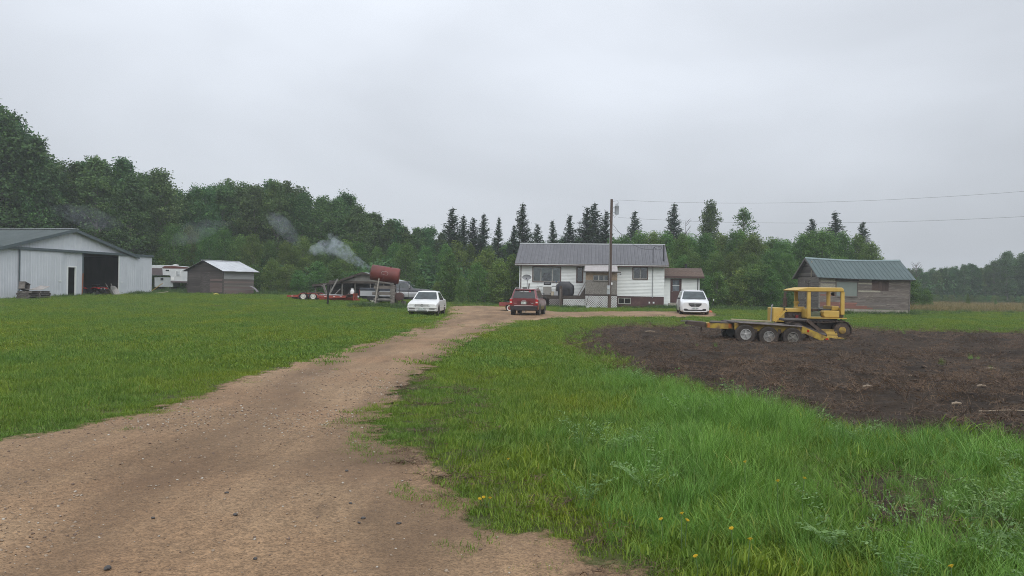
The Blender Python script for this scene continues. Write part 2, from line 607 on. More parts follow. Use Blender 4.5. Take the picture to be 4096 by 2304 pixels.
def line_d(x, y):
    x, y = np.asarray(x, float), np.asarray(y, float); best = np.full(x.shape, 1e9)
    for (a0, a1), (b0, b1_) in zip(CENTRE[:-1], CENTRE[1:]):
        ex_, ey_ = b0 - a0, b1_ - a1; t_ = np.clip(((x - a0) * ex_ + (y - a1) * ey_) / (ex_ * ex_ + ey_ * ey_), 0, 1)
        best = np.minimum(best, np.hypot(x - a0 - ex_ * t_, y - a1 - ey_ * t_))
    return best
def tracks(x, y):
    d = line_d(x, y) + (vnoise(x, y, 0.35, 12) - 0.5) * 0.5
    t_ = 0.9 * np.exp(-((d - 0.85) / 0.3) ** 2) + 0.5 * np.exp(-((d - 2.1) / 0.3) ** 2)
    for (px, py, rx, ry, k_) in DAMP:
        cx, cy_ = flat(px * K, py * K); ex_, ey_ = (x - cx) / rx, (y - cy_) / ry
        t_ = t_ + 0.65 * k_ * np.exp(-(ex_ ** 2 + ey_ ** 2)) * (0.4 + 1.2 * vnoise(x, y, 2.6, 61))
    return t_
def drive_z(x, y):
    rut = (vnoise(x, y, 0.5, 3) - 0.5) * 0.04 + (vnoise(x, y, 1.7, 5) - 0.5) * 0.02
    return G(x, y) + 0.055 + rut - 0.02 * np.clip(tracks(x, y), 0, 1)
drv = grid_sheet('driveway', np.arange(-34, 24, 0.3), np.arange(-5, 66, 0.3), drive_z, M_GRAVEL,
           keep=lambda x, y: poly_sd(DRIVE, x, y) > -1.3, attr=lambda x, y: poly_sd(DRIVE, x, y))
co = np.empty(len(drv.data.vertices) * 3, np.float32); drv.data.vertices.foreach_get('co', co); co = co.reshape(-1, 3)
a = drv.data.attributes.new('track', 'FLOAT', 'POINT'); a.data.foreach_set('value', tracks(co[:, 0], co[:, 1]).astype(np.float32))

# field: freshly worked black soil with stubble
m, t, b, o = new_mat('worked_soil')
v = coord(t, 'World')
nb = noise(t, v, 0.45, 5, 0.65, 0.4); nf = noise(t, v, 13, 6, 0.75); nc = noise(t, v, 3.2, 4, 0.6)
r1 = ramp(t, [(0.3, (0.025, 0.018, 0.013)), (0.55, (0.046, 0.034, 0.024)), (0.78, (0.082, 0.060, 0.043))])
t.links.new(nb.outputs['Fac'], r1.inputs['Fac'])
rf = ramp(t, [(0.3, (0.5, 0.5, 0.5)), (0.75, (1.5, 1.42, 1.36))]); t.links.new(nf.outputs['Fac'], rf.inputs['Fac'])
c1 = mixc(t, 0.9, r1.outputs[0], rf.outputs[0], 'MULTIPLY')
t.links.new(c1, b.inputs['Base Color'])
b.inputs['Roughness'].default_value = 0.9; b.inputs['Specular IOR Level'].default_value = 0.2
hh = t.nodes.new('ShaderNodeMath'); hh.operation = 'ADD'; t.links.new(nf.outputs['Fac'], hh.inputs[0]); t.links.new(nc.outputs['Fac'], hh.inputs[1])
bump(t, b, hh.outputs[0], 0.9, 0.06)
edge_alpha(t, b, o, 1.6, 0.5)
M_SOIL = m
def field_z(x, y):
    sd = poly_sd(FIELD, x, y)
    bumps = (vnoise(x, y, 0.55, 1) - 0.5) * 0.10 + (vnoise(x, y, 1.6, 2) - 0.4) * 0.09 + (vnoise(x, y, 4.1, 4) - 0.4) * 0.06
    rows = 0.03 * np.sin(2 * math.pi * (y + 0.12 * x + 0.5 * vnoise(x, y, .3, 44)) / 0.62)
    return G(x, y) + 0.02 + S(-0.3, 0.8, sd) * (0.07 + bumps + rows)
FZ = field_z
grid_sheet('field', np.arange(1, 42, 0.14), np.arange(5, 46, 0.14), field_z, M_SOIL,
           keep=lambda x, y: poly_sd(FIELD, x, y) > -0.9, attr=lambda x, y: poly_sd(FIELD, x, y))

def bare_z(x, y):
    return G(x, y) + 0.012 + S(-0.2, 0.4, poly_sd(BARE, x, y)) * ((vnoise(x, y, 3.1, 7) - 0.4) * 0.05 + 0.01)
grid_sheet('soil_patch', np.arange(0.5, 7, 0.1), np.arange(3, 10, 0.1), bare_z, M_SOIL,
           keep=lambda x, y: poly_sd(BARE, x, y) > -0.5, attr=lambda x, y: poly_sd(BARE, x, y) - 0.05)
# ================================================================== buildings
def mtx(o):
    return Matrix.Translation(o.location) @ o.rotation_euler.to_matrix().to_4x4()
def on_plane(M, px, py, yl=0.0):
    """where the ray of a photo pixel meets the local plane y = yl of a building: local x, z"""
    Mi = M.inverted()
    e = Mi @ Vector((0, 0, EYE)); d = Mi.to_3x3() @ Vector(ray(px, py))
    q = e + d * ((yl - e.y) / d.y)
    return q.x, q.z
def see_glass(name, tint=(0.75, 0.8, 0.8), refl=0.5):
    if name in MATS: return MATS[name]
    m = bpy.data.materials.new(name); m.use_nodes = True
    t = m.node_tree; t.nodes.clear()
    o = t.nodes.new('ShaderNodeOutputMaterial'); tr = t.nodes.new('ShaderNodeBsdfTransparent'); gl = t.nodes.new('ShaderNodeBsdfGlossy')
    n = noise(t, coord(t), 3.0, 2); r = ramp(t, [(0.3, tuple(x * 0.92 for x in tint)), (0.7, tint)]); t.links.new(n.outputs['Fac'], r.inputs['Fac']); t.links.new(r.outputs[0], tr.inputs['Color'])
    gl.inputs['Roughness'].default_value = 0.03
    lw = t.nodes.new('ShaderNodeLayerWeight'); lw.inputs['Blend'].default_value = refl
    mx = t.nodes.new('ShaderNodeMixShader'); t.links.new(lw.outputs['Fresnel'], mx.inputs['Fac']); t.links.new(tr.outputs[0], mx.inputs[1]); t.links.new(gl.outputs[0], mx.inputs[2])
    t.links.new(mx.outputs[0], o.inputs['Surface'])
    MATS[name] = m
    return m
WHITE = mat('white_vinyl', [(0.25, (0.66, 0.69, 0.68)), (0.6, (0.76, 0.79, 0.775)), (0.9, (0.82, 0.84, 0.82))], 0.55, scale=1.2, detail=6)
MAROON = mat('maroon_trim', [(0.3, (0.055, 0.026, 0.024)), (0.7, (0.085, 0.04, 0.036))], 0.6, scale=5)
DARK = mat('dark_brown_wood', [(0.3, (0.030, 0.022, 0.018)), (0.7, (0.07, 0.052, 0.042))], 0.75, scale=4, stretch=(1, 1, 3), bmp=0.2)
BLACK = mat('black_plastic', (0.018, 0.018, 0.02), 0.5)
GREYM = mat('grey_metal', [(0.3, (0.25, 0.26, 0.27)), (0.7, (0.38, 0.39, 0.40))], 0.45, 0.3, scale=6)
ROOFM = mat('grey_roof_metal', [(0.25, (0.095, 0.095, 0.105)), (0.55, (0.125, 0.125, 0.135)), (0.8, (0.155, 0.155, 0.162))], 0.6, 0.0, spec=0.3, scale=1.5, rand=0.05, rvar=0.08)
BROOF = mat('grey_green_barn_metal', [(0.3, (0.07, 0.09, 0.09)), (0.7, (0.10, 0.122, 0.12))], 0.55, 0.0, spec=0.3, scale=1.5, rand=0.06)
GREENM = mat('green_roof_metal', [(0.3, (0.062, 0.092, 0.093)), (0.7, (0.09, 0.122, 0.122))], 0.55, 0.0, spec=0.3, scale=1.5, rand=0.07, rvar=0.1)
TIN = mat('bare_tin', [(0.2, (0.42, 0.43, 0.45)), (0.6, (0.58, 0.6, 0.62)), (0.9, (0.66, 0.67, 0.68))], 0.42, 0.35, scale=1.6, rvar=0.1)
BARNW = mat('white_sheet_metal', [(0.25, (0.50, 0.53, 0.57)), (0.55, (0.57, 0.60, 0.64)), (0.85, (0.63, 0.655, 0.685))], 0.45, 0.05, scale=0.8, rand=0.035)
TEAL = mat('teal_trim', [(0.3, (0.058, 0.082, 0.09)), (0.7, (0.085, 0.11, 0.118))], 0.5, scale=3)
OSB = mat('weathered_strand_board', [(0.25, (0.10, 0.088, 0.075)), (0.5, (0.20, 0.185, 0.165)), (0.75, (0.30, 0.28, 0.25))], 0.85, scale=9, stretch=(1, 1, 2), detail=6)
OSB2 = mat('tan_strand_board', [(0.25, (0.17, 0.12, 0.08)), (0.5, (0.27, 0.20, 0.135)), (0.75, (0.34, 0.27, 0.2))], 0.85, scale=9, stretch=(1, 1, 2), detail=6)
CURT = mat('pale_curtain', [(0.3, (0.42, 0.47, 0.44)), (0.7, (0.62, 0.66, 0.62))], 0.9, scale=7, stretch=(6, 1, 0.4))
ROOMD = mat('dark_room', (0.05, 0.05, 0.048), 0.9)
SHING = mat('brown_shingle', [(0.25, (0.085, 0.055, 0.042)), (0.55, (0.15, 0.105, 0.082)), (0.8, (0.22, 0.165, 0.13))], 0.9, scale=6, detail=6, rand=0.12, bmp=0.3)
CONC = mat('old_concrete', [(0.25, (0.24, 0.22, 0.19)), (0.7, (0.40, 0.37, 0.31))], 0.9, scale=3, bmp=0.2)
MCONC = mat('maroon_painted_concrete', [(0.3, (0.065, 0.032, 0.032)), (0.6, (0.10, 0.052, 0.05)), (0.72, (0.14, 0.10, 0.09)), (0.8, (0.38, 0.34, 0.31))], 0.85, scale=1.3, detail=6)
LATT = mat('white_lattice_paint', [(0.3, (0.66, 0.67, 0.66)), (0.7, (0.8, 0.8, 0.79))], 0.6, scale=4)
GLASS = see_glass('window_glass')
DGL = glass_mat('dark_glass', (0.028, 0.032, 0.034))
GREYW = mat('grey_weathered_wood', [(0.25, (0.07, 0.06, 0.054)), (0.55, (0.155, 0.138, 0.124)), (0.8, (0.28, 0.26, 0.235))], 0.9, scale=3, stretch=(0.6, 1, 5), detail=6, rand=0.25, bmp=0.25)
BRNW = mat('brown_weathered_wood', [(0.25, (0.034, 0.027, 0.026)), (0.55, (0.078, 0.066, 0.062)), (0.82, (0.19, 0.17, 0.16))], 0.9, scale=3, stretch=(0.6, 1, 4), detail=6, rand=0.25, bmp=0.25)
REDW = mat('faded_red_wood', [(0.2, (0.085, 0.066, 0.062)), (0.5, (0.15, 0.105, 0.096)), (0.8, (0.27, 0.235, 0.22))], 0.9, scale=3, stretch=(0.6, 1, 4), detail=6, rand=0.2, bmp=0.25)
PEELC = mat('peeling_cream_wood', [(0.25, (0.11, 0.10, 0.09)), (0.47, (0.24, 0.225, 0.19)), (0.56, (0.40, 0.37, 0.28)), (0.85, (0.50, 0.465, 0.35))], 0.85, scale=6, stretch=(1.6, 1, 2), detail=7, rand=0.12, bmp=0.25)
PEELG = mat('peeling_grey_wood', [(0.2, (0.05, 0.042, 0.038)), (0.48, (0.12, 0.10, 0.088)), (0.58, (0.18, 0.155, 0.135)), (0.66, (0.40, 0.375, 0.32)), (0.9, (0.50, 0.47, 0.40))], 0.9, scale=2.6, stretch=(1.2, 1, 4), detail=8, rand=0.22, bmp=0.25)
ORANG = mat('faded_orange_red_wood', [(0.25, (0.12, 0.085, 0.075)), (0.5, (0.22, 0.10, 0.075)), (0.8, (0.34, 0.155, 0.115))], 0.9, scale=2.6, stretch=(1.2, 1, 3), detail=6, rand=0.15, bmp=0.2)
LOGW = mat('grey_log', [(0.25, (0.085, 0.078, 0.07)), (0.6, (0.17, 0.16, 0.145)), (0.85, (0.27, 0.25, 0.225))], 0.9, scale=5, stretch=(1, 1, 0.25), detail=6, rand=0.2, bmp=0.3)
YELM = mat('meter_grey_paint', (0.36, 0.39, 0.40), 0.5)

PALEG = mat('pale_grey_board', [(0.25, (0.15, 0.15, 0.15)), (0.5, (0.30, 0.305, 0.305)), (0.8, (0.42, 0.43, 0.43))], 0.85, scale=3, stretch=(1.2, 1, 4), detail=7, rand=0.12, bmp=0.2)
# one unit plank, shared; scaled per board
def unit_plank(seed, m):
    r_ = random.Random(seed)
    mb = MB()
    n = 6
    secs = []
    for i in range(n + 1):
        u = i / n
        j0, j1 = r_.uniform(-0.03, 0.03), r_.uniform(-0.03, 0.03)
        secs.append([(u, -1, 0.01 + j0), (u, 0, 0.01 + j0), (u, 0, 1.0 + j1), (u, -0.45 + r_.uniform(-.1, .1), 1.0 + j1)])
    mb.loft(secs)
    return mb.mesh('plank', m)
PLANK = {}
def plank(parent, m, M, L, h, t=0.025, name='plank'):
    """a lap board along local +x of M, outer face towards -y"""
    key = m.name
    if key not in PLANK:
        PLANK[key] = [unit_plank(sum(map(ord, key)) % 1000 + i, m) for i in range(4)]
    o = link(name, random.choice(PLANK[key]), parent)
    o.matrix_local = M @ Matrix.Diagonal((L, t, h, 1))
    return o
def cut(u0, u1, za, zb, holes):
    """pieces of a course left over beside openings"""
    segs = [(u0, u1)]
    zm = (za + zb) / 2
    for (h0, h1, z0, z1) in holes:
        if z0 < zm < z1:
            out = []
            for a, b_ in segs:
                if h1 <= a or h0 >= b_: out.append((a, b_)); continue
                if h0 > a + 0.03: out.append((a, h0))
                if h1 < b_ - 0.03: out.append((h1, b_))
            segs = out
    return segs
def siding(parent, name, u0, u1, z0, z1, y, holes, m=WHITE, course=0.125):
    mb = MB()
    n = int(round((z1 - z0) / course)); c = (z1 - z0) / n
    for i in range(n):
        a, b_ = z0 + i * c, z0 + (i + 1) * c
        for s0, s1 in cut(u0, u1, a, b_, holes):
            mb.hexa([(s0, y - 0.034, a), (s1, y - 0.034, a), (s1, y + 0.01, a), (s0, y + 0.01, a)], [(s0, y - 0.006, b_), (s1, y - 0.006, b_), (s1, y + 0.01, b_), (s0, y + 0.01, b_)])
    return mb.build(name, m, parent)
def window(parent, x0, x1, z0, z1, y, cols=(), fw=0.07, fm=MAROON, mm=None, curtain=None, depth=0.5, glass=GLASS, room=True, name='window'):
    mb = MB()
    mb.box(x0 - fw, x0, y - 0.06, y + 0.05, z0 - fw, z1 + fw); mb.box(x1, x1 + fw, y - 0.06, y + 0.05, z0 - fw, z1 + fw)
    mb.box(x0, x1, y - 0.058, y + 0.05, z1, z1 + fw); mb.box(x0, x1, y - 0.075, y + 0.05, z0 - fw, z0)
    wd = mb.build(name, fm, parent)
    xs_ = [x0] + list(cols) + [x1]
    for a, b_ in zip(xs_[:-1], xs_[1:]):
        MB().box(a + 0.02, b_ - 0.02, y - 0.018, y - 0.012, z0 + 0.02, z1 - 0.02).build('pane', glass, wd)
        s_ = MB()
        for (p, q, r_, t_) in ((a, a + 0.03, z0, z1), (b_ - 0.03, b_, z0, z1), (a + .03, b_ - .03, z0, z0 + 0.03), (a + .03, b_ - .03, z1 - 0.03, z1)):
            s_.box(p, q, y - 0.035, y + 0.0, r_, t_)
        s_.build('sash', mm or fm, wd)
    if room:
        MB().box(x0 - .02, x1 + .02, y + depth, y + depth + .02, z0 - .02, z1 + .02).box(x0 - .04, x0 - .02, y + .05, y + depth, z0, z1).box(x1 + .02, x1 + .04, y + .05, y + depth, z0, z1).box(
            x0, x1, y + .05, y + depth, z0 - .04, z0 - .02).box(x0, x1, y + .05, y + depth, z1 + .02, z1 + .04).build('recess', ROOMD, wd)
    if curtain:
        for poly in curtain:
            MB().prism(poly, y + 0.06, y + 0.068, 'xz').build('curtain', CURT, wd)
    return wd
def lattice(parent, x0, x1, z0, z1, y, pitch=0.15, w=0.04, m=LATT):
    mb = MB()
    Wd, Hh = x1 - x0, z1 - z0
    for sgn, yy in ((1, y), (-1, y - 0.009)):
        c = -Hh
        while c < Wd:
            a, b_ = max(0, c), min(Wd, c + Hh)
            if b_ - a > 0.03:
                za, zb = a - c, b_ - c
                if sgn < 0: za, zb = Hh - za, Hh - zb
                mb.beam((x0 + a, yy, z0 + za), (x0 + b_, yy, z0 + zb), 0.008, w, up=(0, 0, 1))
            c += pitch
    mb.box(x0 - 0.0, x1, y - .02, y + .006, z0 - .03, z0).box(x0, x1, y - .02, y + .006, z1, z1 + .03)
    return mb.build('lattice', m, parent)

# ------------------------------------------------------------------ the house
ang = math.atan2(-1.3, 12.24)
P0 = gnd(2081, 69.5)
house = thing('farmhouse', 'white sided bungalow with grey metal roof behind the utility pole', 'house', P0, ang)
HM = mtx(house)
def h4(zx, zy, yl=0.0):
    return on_plane(HM, 1990 + zx * 0.33773, 920 + zy * 0.33773, yl)
HL = 12.31
EZ, RZ, RY = h4(1500, 408, -0.5)[1], None, 4.0
RZ = h4(1200, 165, RY)[1]
wx0, wz1 = h4(424, 440); wx1, wz0 = h4(742, 612)
nx0, nz1 = h4(944, 446); nx1, nz0 = h4(1004, 615)
rx0, rz1 = h4(1608, 446); rx1, rz0 = h4(1772, 578)
SB = h4(1700, 786)[1]                                    # bottom of the siding
ST = EZ - 0.12
siding(house, 'siding', 0, HL, SB, ST, 0, [(wx0, wx1, wz0, wz1), (nx0, nx1, nz0, nz1), (rx0, rx1, rz0, rz1)])
MB().box(0.002, HL - .002, 8.0, 8.02, -0.1, ST).box(-0.02, 0, 0.02, 8.02, -0.1, ST).box(HL, HL + 0.02, 0.02, 8.02, -0.1, ST).prism([(0.02, ST), (8.0, ST), (4.0, RZ - .12)], -0.02, 0.0, 'yz').prism([(0.02, ST), (8.0, ST), (4.0, RZ - .12)], HL, HL + .02, 'yz').build('wall', WHITE, house)
bx0, bz1 = h4(1432, 806); bx1, bz0 = h4(1574, 874)
fd = MB()
for a, b_ in ((0, bx0), (bx1, HL)):
    fd.box(a, b_, 0.012, 0.2, -0.2, SB - 0.01)
fd.box(bx0, bx1, 0.012, 0.2, -0.2, bz0).box(bx0, bx1, 0.012, 0.2, bz1, SB - .01)
fd.build('foundation', MCONC, house)
cm, cn = h4(515, 500)[0], h4(650, 500)[0]
zc = h4(600, 510)[1]
hexw = [h4(*q)[0] for q in ((530, 555), (555, 505), (612, 505), (634, 555), (620, 600), (560, 600))]
window(house, wx0, wx1, wz0, wz1, 0, (cm, cn), curtain=[
    [(wx0, wz0), (cm - .05, wz0), (cm - .05, wz1), (wx0, wz1)],
    [(cn + .05, wz0), (wx1, wz0), (wx1, wz1), (cn + .05, wz1)],
    [(cm + .02, zc + .02), (cn - .02, zc + .02), (cn - .02, wz1), (cm + .02, wz1)],
    [(cm + .02, wz0), (cm + .24, wz0), (cm + .10, (wz0 + zc) / 2), (cm + .25, zc), (cm + .02, zc)],
    [(cn - .02, wz0), (cn - .02, zc), (cn - .22, zc), (cn - .08, (wz0 + zc) / 2), (cn - .2, wz0)]], mm=mat('window_sash_cream', (0.42, 0.42, 0.38), 0.5))
window(house, nx0, nx1, nz0, nz1, 0)
window(house, rx0, rx1, rz0, rz1, 0, ((rx0 + rx1) / 2,), mm=mat('window_sash_cream', (0.42, 0.42, 0.38), 0.5), curtain=[[(rx0, rz0 + .7), (rx1, rz0 + .7), (rx1, rz1), (rx0, rz1)][:0] or [(rx0, rz0), (rx0 + .12, rz0), (rx0 + .12, rz1), (rx0, rz1)]])
window(house, bx0, bx1, bz0, bz1, 0.06, ((bx0 + bx1) / 2,), fw=0.03, fm=mat('window_sash_cream', (0.42, 0.42, 0.38), 0.5))
# roof: separate ribbed metal sheets
rl0, rl1 = h4(205, 400, -0.5)[0], h4(2033, 404, -0.5)[0]
rf = MB().hexa([(rl0, -0.5, EZ - .1), (rl1, -0.5, EZ - .1), (rl1, RY, RZ - .1), (rl0, RY, RZ - .1)], [(rl0, -0.5, EZ - .03), (rl1, -0.5, EZ - .03), (rl1, RY, RZ - .03), (rl0, RY, RZ - .03)]).hexa(
    [(rl0, RY, RZ - .1), (rl1, RY, RZ - .1), (rl1, 8.5, EZ - .1), (rl0, 8.5, EZ - .1)], [(rl0, RY, RZ - .005), (rl1, RY, RZ - .005), (rl1, 8.5, EZ - .005), (rl0, 8.5, EZ - .005)]).build('roof', DARK, house)
npan = 42; pw = (rl1 - rl0) / npan
sl = math.hypot(RY + .54, RZ - EZ); sa = math.atan2(RZ - EZ, RY + .54)
pm = MB()
pm.box(0, pw - .004, 0, sl, 0, 0.012).prism([(0.0, 0.012), (0.055, 0.012), (0.04, 0.04), (0.015, 0.04)], 0, sl, 'xz').prism([(pw * .5 - .02, .012), (pw * .5 + .02, .012), (pw * .5 + .01, .022), (pw * .5 - .01, .022)], 0, sl, 'xz')
pmesh = pm.mesh('roof_panel', ROOFM)
for i in range(npan):
    q = link('roof_panel', pmesh, rf)
    q.location = (rl0 + i * pw, -0.54, EZ - .018 - .012 + random.uniform(-.002, .002)); q.rotation_euler = (sa, 0, 0)
MB().prism([(RY - .18, RZ - .05), (RY, RZ + .035), (RY + .18, RZ - .05), (RY + .18, RZ - .08), (RY, RZ), (RY - .18, RZ - .08)], rl0 - .01, rl1 + .01, 'yz').build('ridge_cap', mat('ridge_cap_metal', (0.30, 0.31, 0.31), .5, .2), rf)
MB().box(rl0, rl1, -0.56, -0.53, EZ - .20, EZ - .04).box(rl0, rl1, -0.53, 0, EZ - .14, EZ - .12).build('fascia', MAROON, rf)
MB().box(rl0, rl1, -0.575, -0.562, EZ - .115, EZ - .07).build('gutter', WHITE, rf)
for xx in (rl0, rl1 - .03):
    MB().hexa([(xx, -.55, EZ - .2), (xx + .03, -.55, EZ - .2), (xx + .03, RY, RZ - .24), (xx, RY, RZ - .24)], [(xx, -.55, EZ - .01), (xx + .03, -.55, EZ - .01), (xx + .03, RY, RZ - .03), (xx, RY, RZ - .03)]).build('bargeboard', MAROON, rf)
MB().tube([(-0.05, -0.06, EZ - .2), (-0.05, -0.06, 0.15)], 0.045, 8).build('downspout', WHITE, house)
MB().box(0.0, 0.09, -0.032, -0.025, SB, ST).build('corner_trim', MAROON, house)
# roof pipes and service mast
px_, pz_ = h4(1968, 360, 0.3)
MB().tube([(px_, 0.3, pz_ - .3), (px_, 0.3, h4(1968, 178, 0.3)[1])], 0.055, 8).build('vent_pipe', BLACK, house)
mx_ = h4(1838, 600, -0.1)[0]
MB().tube([(mx_, -0.08, SB - .1), (mx_, -0.08, EZ - .15)], 0.03, 8).build('conduit', GREYM, house)
mtop = h4(1842, 212, -0.08)
mt_ = (mx_, -0.08, mtop[1])
MB().tube([(mx_, -0.08, EZ - .15), mt_, (mx_ + .1, -.08, mtop[1] + .06), (mx_ + .2, -.08, mtop[1] - .1)], 0.03, 8).lathe([(EZ + .03, .16), (EZ + .09, .12), (EZ + .1, .05)], (mx_, -.08, 0.02), 'z', 10).build('service_mast', BLACK, house)
SERVICE = HM @ Vector((mx_ + .3, -.1, mtop[1] - .05)); VENT = HM @ Vector((px_ - .1, .25, h4(1960, 200, .3)[1]))
MB().box(*[v for v in (h4(1797, 853)[0] - .05, h4(1797, 853)[0] + .07)], -0.03, 0.0, .42, .56).build('outlet_box', WHITE, house)
MB().box(h4(1850, 853)[0] - .08, h4(1850, 853)[0] + .06, -.03, 0, .42, .56).build('outlet_box', WHITE, house)
# annex with brown shingles
AY = 1.2
ax1, _ = h4(2388, 700, AY); az1 = h4(2200, 560, AY)[1]; ae = h4(2200, 548, AY - .4)[1]; ar = h4(2200, 450, AY + 1.7)[1]
dx0, dz1 = h4(2049, 578, AY); dx1, dz0 = h4(2176, 862, AY)
siding(house, 'annex_siding', HL, ax1, 0.1, az1 + .05, AY, [(dx0, dx1, -1, dz1)])
MB().box(HL + .03, ax1, AY + 3.6, AY + 3.62, -.2, az1).box(ax1, ax1 + .02, AY - .01, AY + 3.62, -.2, az1).build('annex_wall', WHITE, house)
MB().box(HL, ax1, AY - .02, AY + .2, -.3, .1).build('annex_footing', CONC, house)
af1 = h4(2452, 550, AY - .4)[0]
arf = MB().hexa([(HL + .03, AY - .4, ae - .06), (af1, AY - .4, ae - .06), (af1, AY + 1.7, ar - .06), (HL + .03, AY + 1.7, ar - .06)], [(HL + .03, AY - .4, ae - .01), (af1, AY - .4, ae - .01), (af1, AY + 1.7, ar - .01), (HL + .03, AY + 1.7, ar - .01)]).hexa(
    [(HL + .03, AY + 1.7, ar - .06), (af1, AY + 1.7, ar - .06), (af1, AY + 4.0, ae - .06), (HL + .03, AY + 4, ae - .06)], [(HL + .03, AY + 1.7, ar), (af1, AY + 1.7, ar), (af1, AY + 4, ae), (HL + .03, AY + 4, ae)]).build('annex_roof', DARK, house)
ncr = 12
for i in range(ncr):                                   # shingle courses, ragged
    u0, u1 = i / ncr, (i + 1) / ncr
    mb = MB(); xq = HL + .03
    yA, zA, yB, zB = AY - .42 + 2.12 * u0, ae - .008 + (ar - ae) * u0, AY - .42 + 2.12 * u1, ae - .008 + (ar - ae) * u1
    while xq < af1 - .01:
        xe = min(af1, xq + random.uniform(.22, .38)); j = random.uniform(-.012, .012)
        mb.hexa([(xq, yA + j, zA - .004), (xe - .006, yA + j, zA - .004), (xe - .006, yB + .06, zB - .004), (xq, yB + .06, zB - .004)], [(xq, yA + j, zA + .02), (xe - .006, yA + j, zA + .02), (xe - .006, yB + .06, zB + .004), (xq, yB + .06, zB + .004)])
        xq = xe
    mb.build('shingle_course', SHING, arf)
MB().box(HL + .03, af1, AY - .45, AY - .42, ae - .16, ae - .03).box(HL + .03, af1, AY - .42, AY, ae - .13, ae - .11).build('fascia', MAROON, arf)
ch = MB().lathe([(ar - .1, .09), (ar + .28, .09), (ar + .28, .13), (ar + .36, .13)], (h4(2232, 440, AY + 1.9)[0], AY + 1.9, 0), 'z', 10).build('flue', BLACK, arf)
dr = MB().box(dx0, dx0 + .1, AY - .05, AY + .05, dz0, dz1).box(dx1 - .1, dx1, AY - .05, AY + .05, dz0, dz1).box(dx0 + .1, dx1 - .1, AY - .048, AY + .05, dz1 - .1, dz1).box(dx0 + .1, dx1 - .1, AY + .0, AY + .05, dz0, dz0 + 1.0).box(
    dx0 + .1, dx0 + .2, AY + 0, AY + .05, dz0 + 1.0, dz1 - .1).box(dx1 - .2, dx1 - .1, AY + 0, AY + .05, dz0 + 1, dz1 - .1).build('door', MAROON, house)
zs = (dz0 + 1.0 + dz1 - .1) / 2
for a, b_ in ((dz0 + 1.0, zs - .02), (zs + .02, dz1 - .12)):
    MB().box(dx0 + .2, dx1 - .2, AY + .02, AY + .03, a, b_).build('door_pane', glass_mat('storm_door_glass', (0.12, 0.14, 0.16)), dr)
MB().box(dx0 + .18, dx1 - .18, AY - .004, AY + .02, zs - .02, zs + .02).build('door_bar', WHITE, dr)
MB().lathe([(-.06, .03), (-.02, .035), (0, .015)], (dx0 + .15, AY, dz0 + .95), 'y', 8).build('door_handle', GREYM, dr)
MB().box(dx0 - .15, dx1 + .15, AY - .7, AY - .05, -.1, dz0 - .02).build('door_step', CONC, house)
MB().tube([(ax1 - .12, AY - .06, ae - .15), (ax1 - .12, AY - .06, .05)], .04, 8).build('annex_downspout', BLACK, house)
MB().box(ax1 - .06, ax1 + .03, AY - .03, AY - .024, 0.1, az1).build('annex_corner_trim', WHITE, house)
# enclosed porch
PY = -1.8
qx0 = h4(1043, 600, PY)[0]; qx1 = h4(1418, 600, PY)[0]
qz1 = h4(1200, 495, PY)[1]; qz0 = h4(1200, 762, PY)[1]
pwx0, pwz1 = h4(1137, 536, PY); pwx1, pwz0 = h4(1322, 600, PY)
porch = house
zsplit = pwz0 + .02
for nm, a, b_, mm in (('board_panel', qz0, zsplit, OSB), ('board_panel', zsplit, qz1, OSB2)):
    for s0, s1 in ((qx0, pwx0 - .02), (pwx0 - .02, pwx1 + .02), (pwx1 + .02, qx1)):
        if mm is OSB2 and s0 == pwx0 - .02:
            MB().box(s0, s1, PY, PY + .02, pwz1 + .03, b_).build(nm, mm, porch); continue
        MB().box(s0 + .003, s1 - .003, PY + random.uniform(-.003, .003), PY + .02, a + .003, b_ - .003).build(nm, mm, porch)
MB().box(qx0, qx0 + .02, PY + .02, 0, qz0, qz1).build('porch_side', OSB, porch)
MB().box(qx1 - .02, qx1, PY + .02, 0, qz0, qz1).build('porch_side', OSB, porch)
pws = [pwx0 + (pwx1 - pwx0) * k / 3 for k in (1, 2)]
window(porch, pwx0, pwx1, pwz0, pwz1, PY, pws, fw=.035, fm=DARK, mm=mat('window_sash_cream', (0.42, 0.42, 0.38), 0.5), name='porch_window')
MB().box(qx0 - .03, qx1 + .02, PY - .03, 0, qz0 - .14, qz0).build('porch_floor', DARK, porch)
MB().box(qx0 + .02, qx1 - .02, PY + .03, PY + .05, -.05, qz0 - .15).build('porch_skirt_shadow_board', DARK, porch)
lattice(porch, qx0, qx1, 0.06, qz0 - .17, PY - .01)
pe = h4(1200, 488, PY - .3)[1]; pr_ = h4(1200, 418, -.4)[1]
cr_ = MB(); nco = 44; x0_, x1_ = h4(1030, 480, PY - .3)[0], h4(1424, 480, PY - .3)[0]
secs = []
for (yy, zz) in ((PY - .3, pe), (-.42, pr_)):
    top = [(x0_ + (x1_ - x0_) * k / (nco * 2), yy, zz + (0.016 if k % 2 else -0.016)) for k in range(nco * 2 + 1)]
    secs.append(top + [(p[0], p[1], p[2] - .008) for p in reversed(top)])
cr_.loft(secs); cr_.build('corrugated_roof', mat('pale_corrugated_tin', [(0.3, (0.40, 0.37, 0.36)), (0.7, (0.54, 0.51, 0.50))], .5, .2, scale=2), porch, smooth=False)
MB().box(h4(1018, 487, PY - .3)[0], h4(1462, 505, PY - .3)[0], PY - .33, PY - .3, pe - .11, pe - .03).build('porch_fascia', DARK, porch)
lp = Vector((h4(1458, 525, PY - .1)[0], PY - .1, h4(1458, 525, PY - .1)[1]))
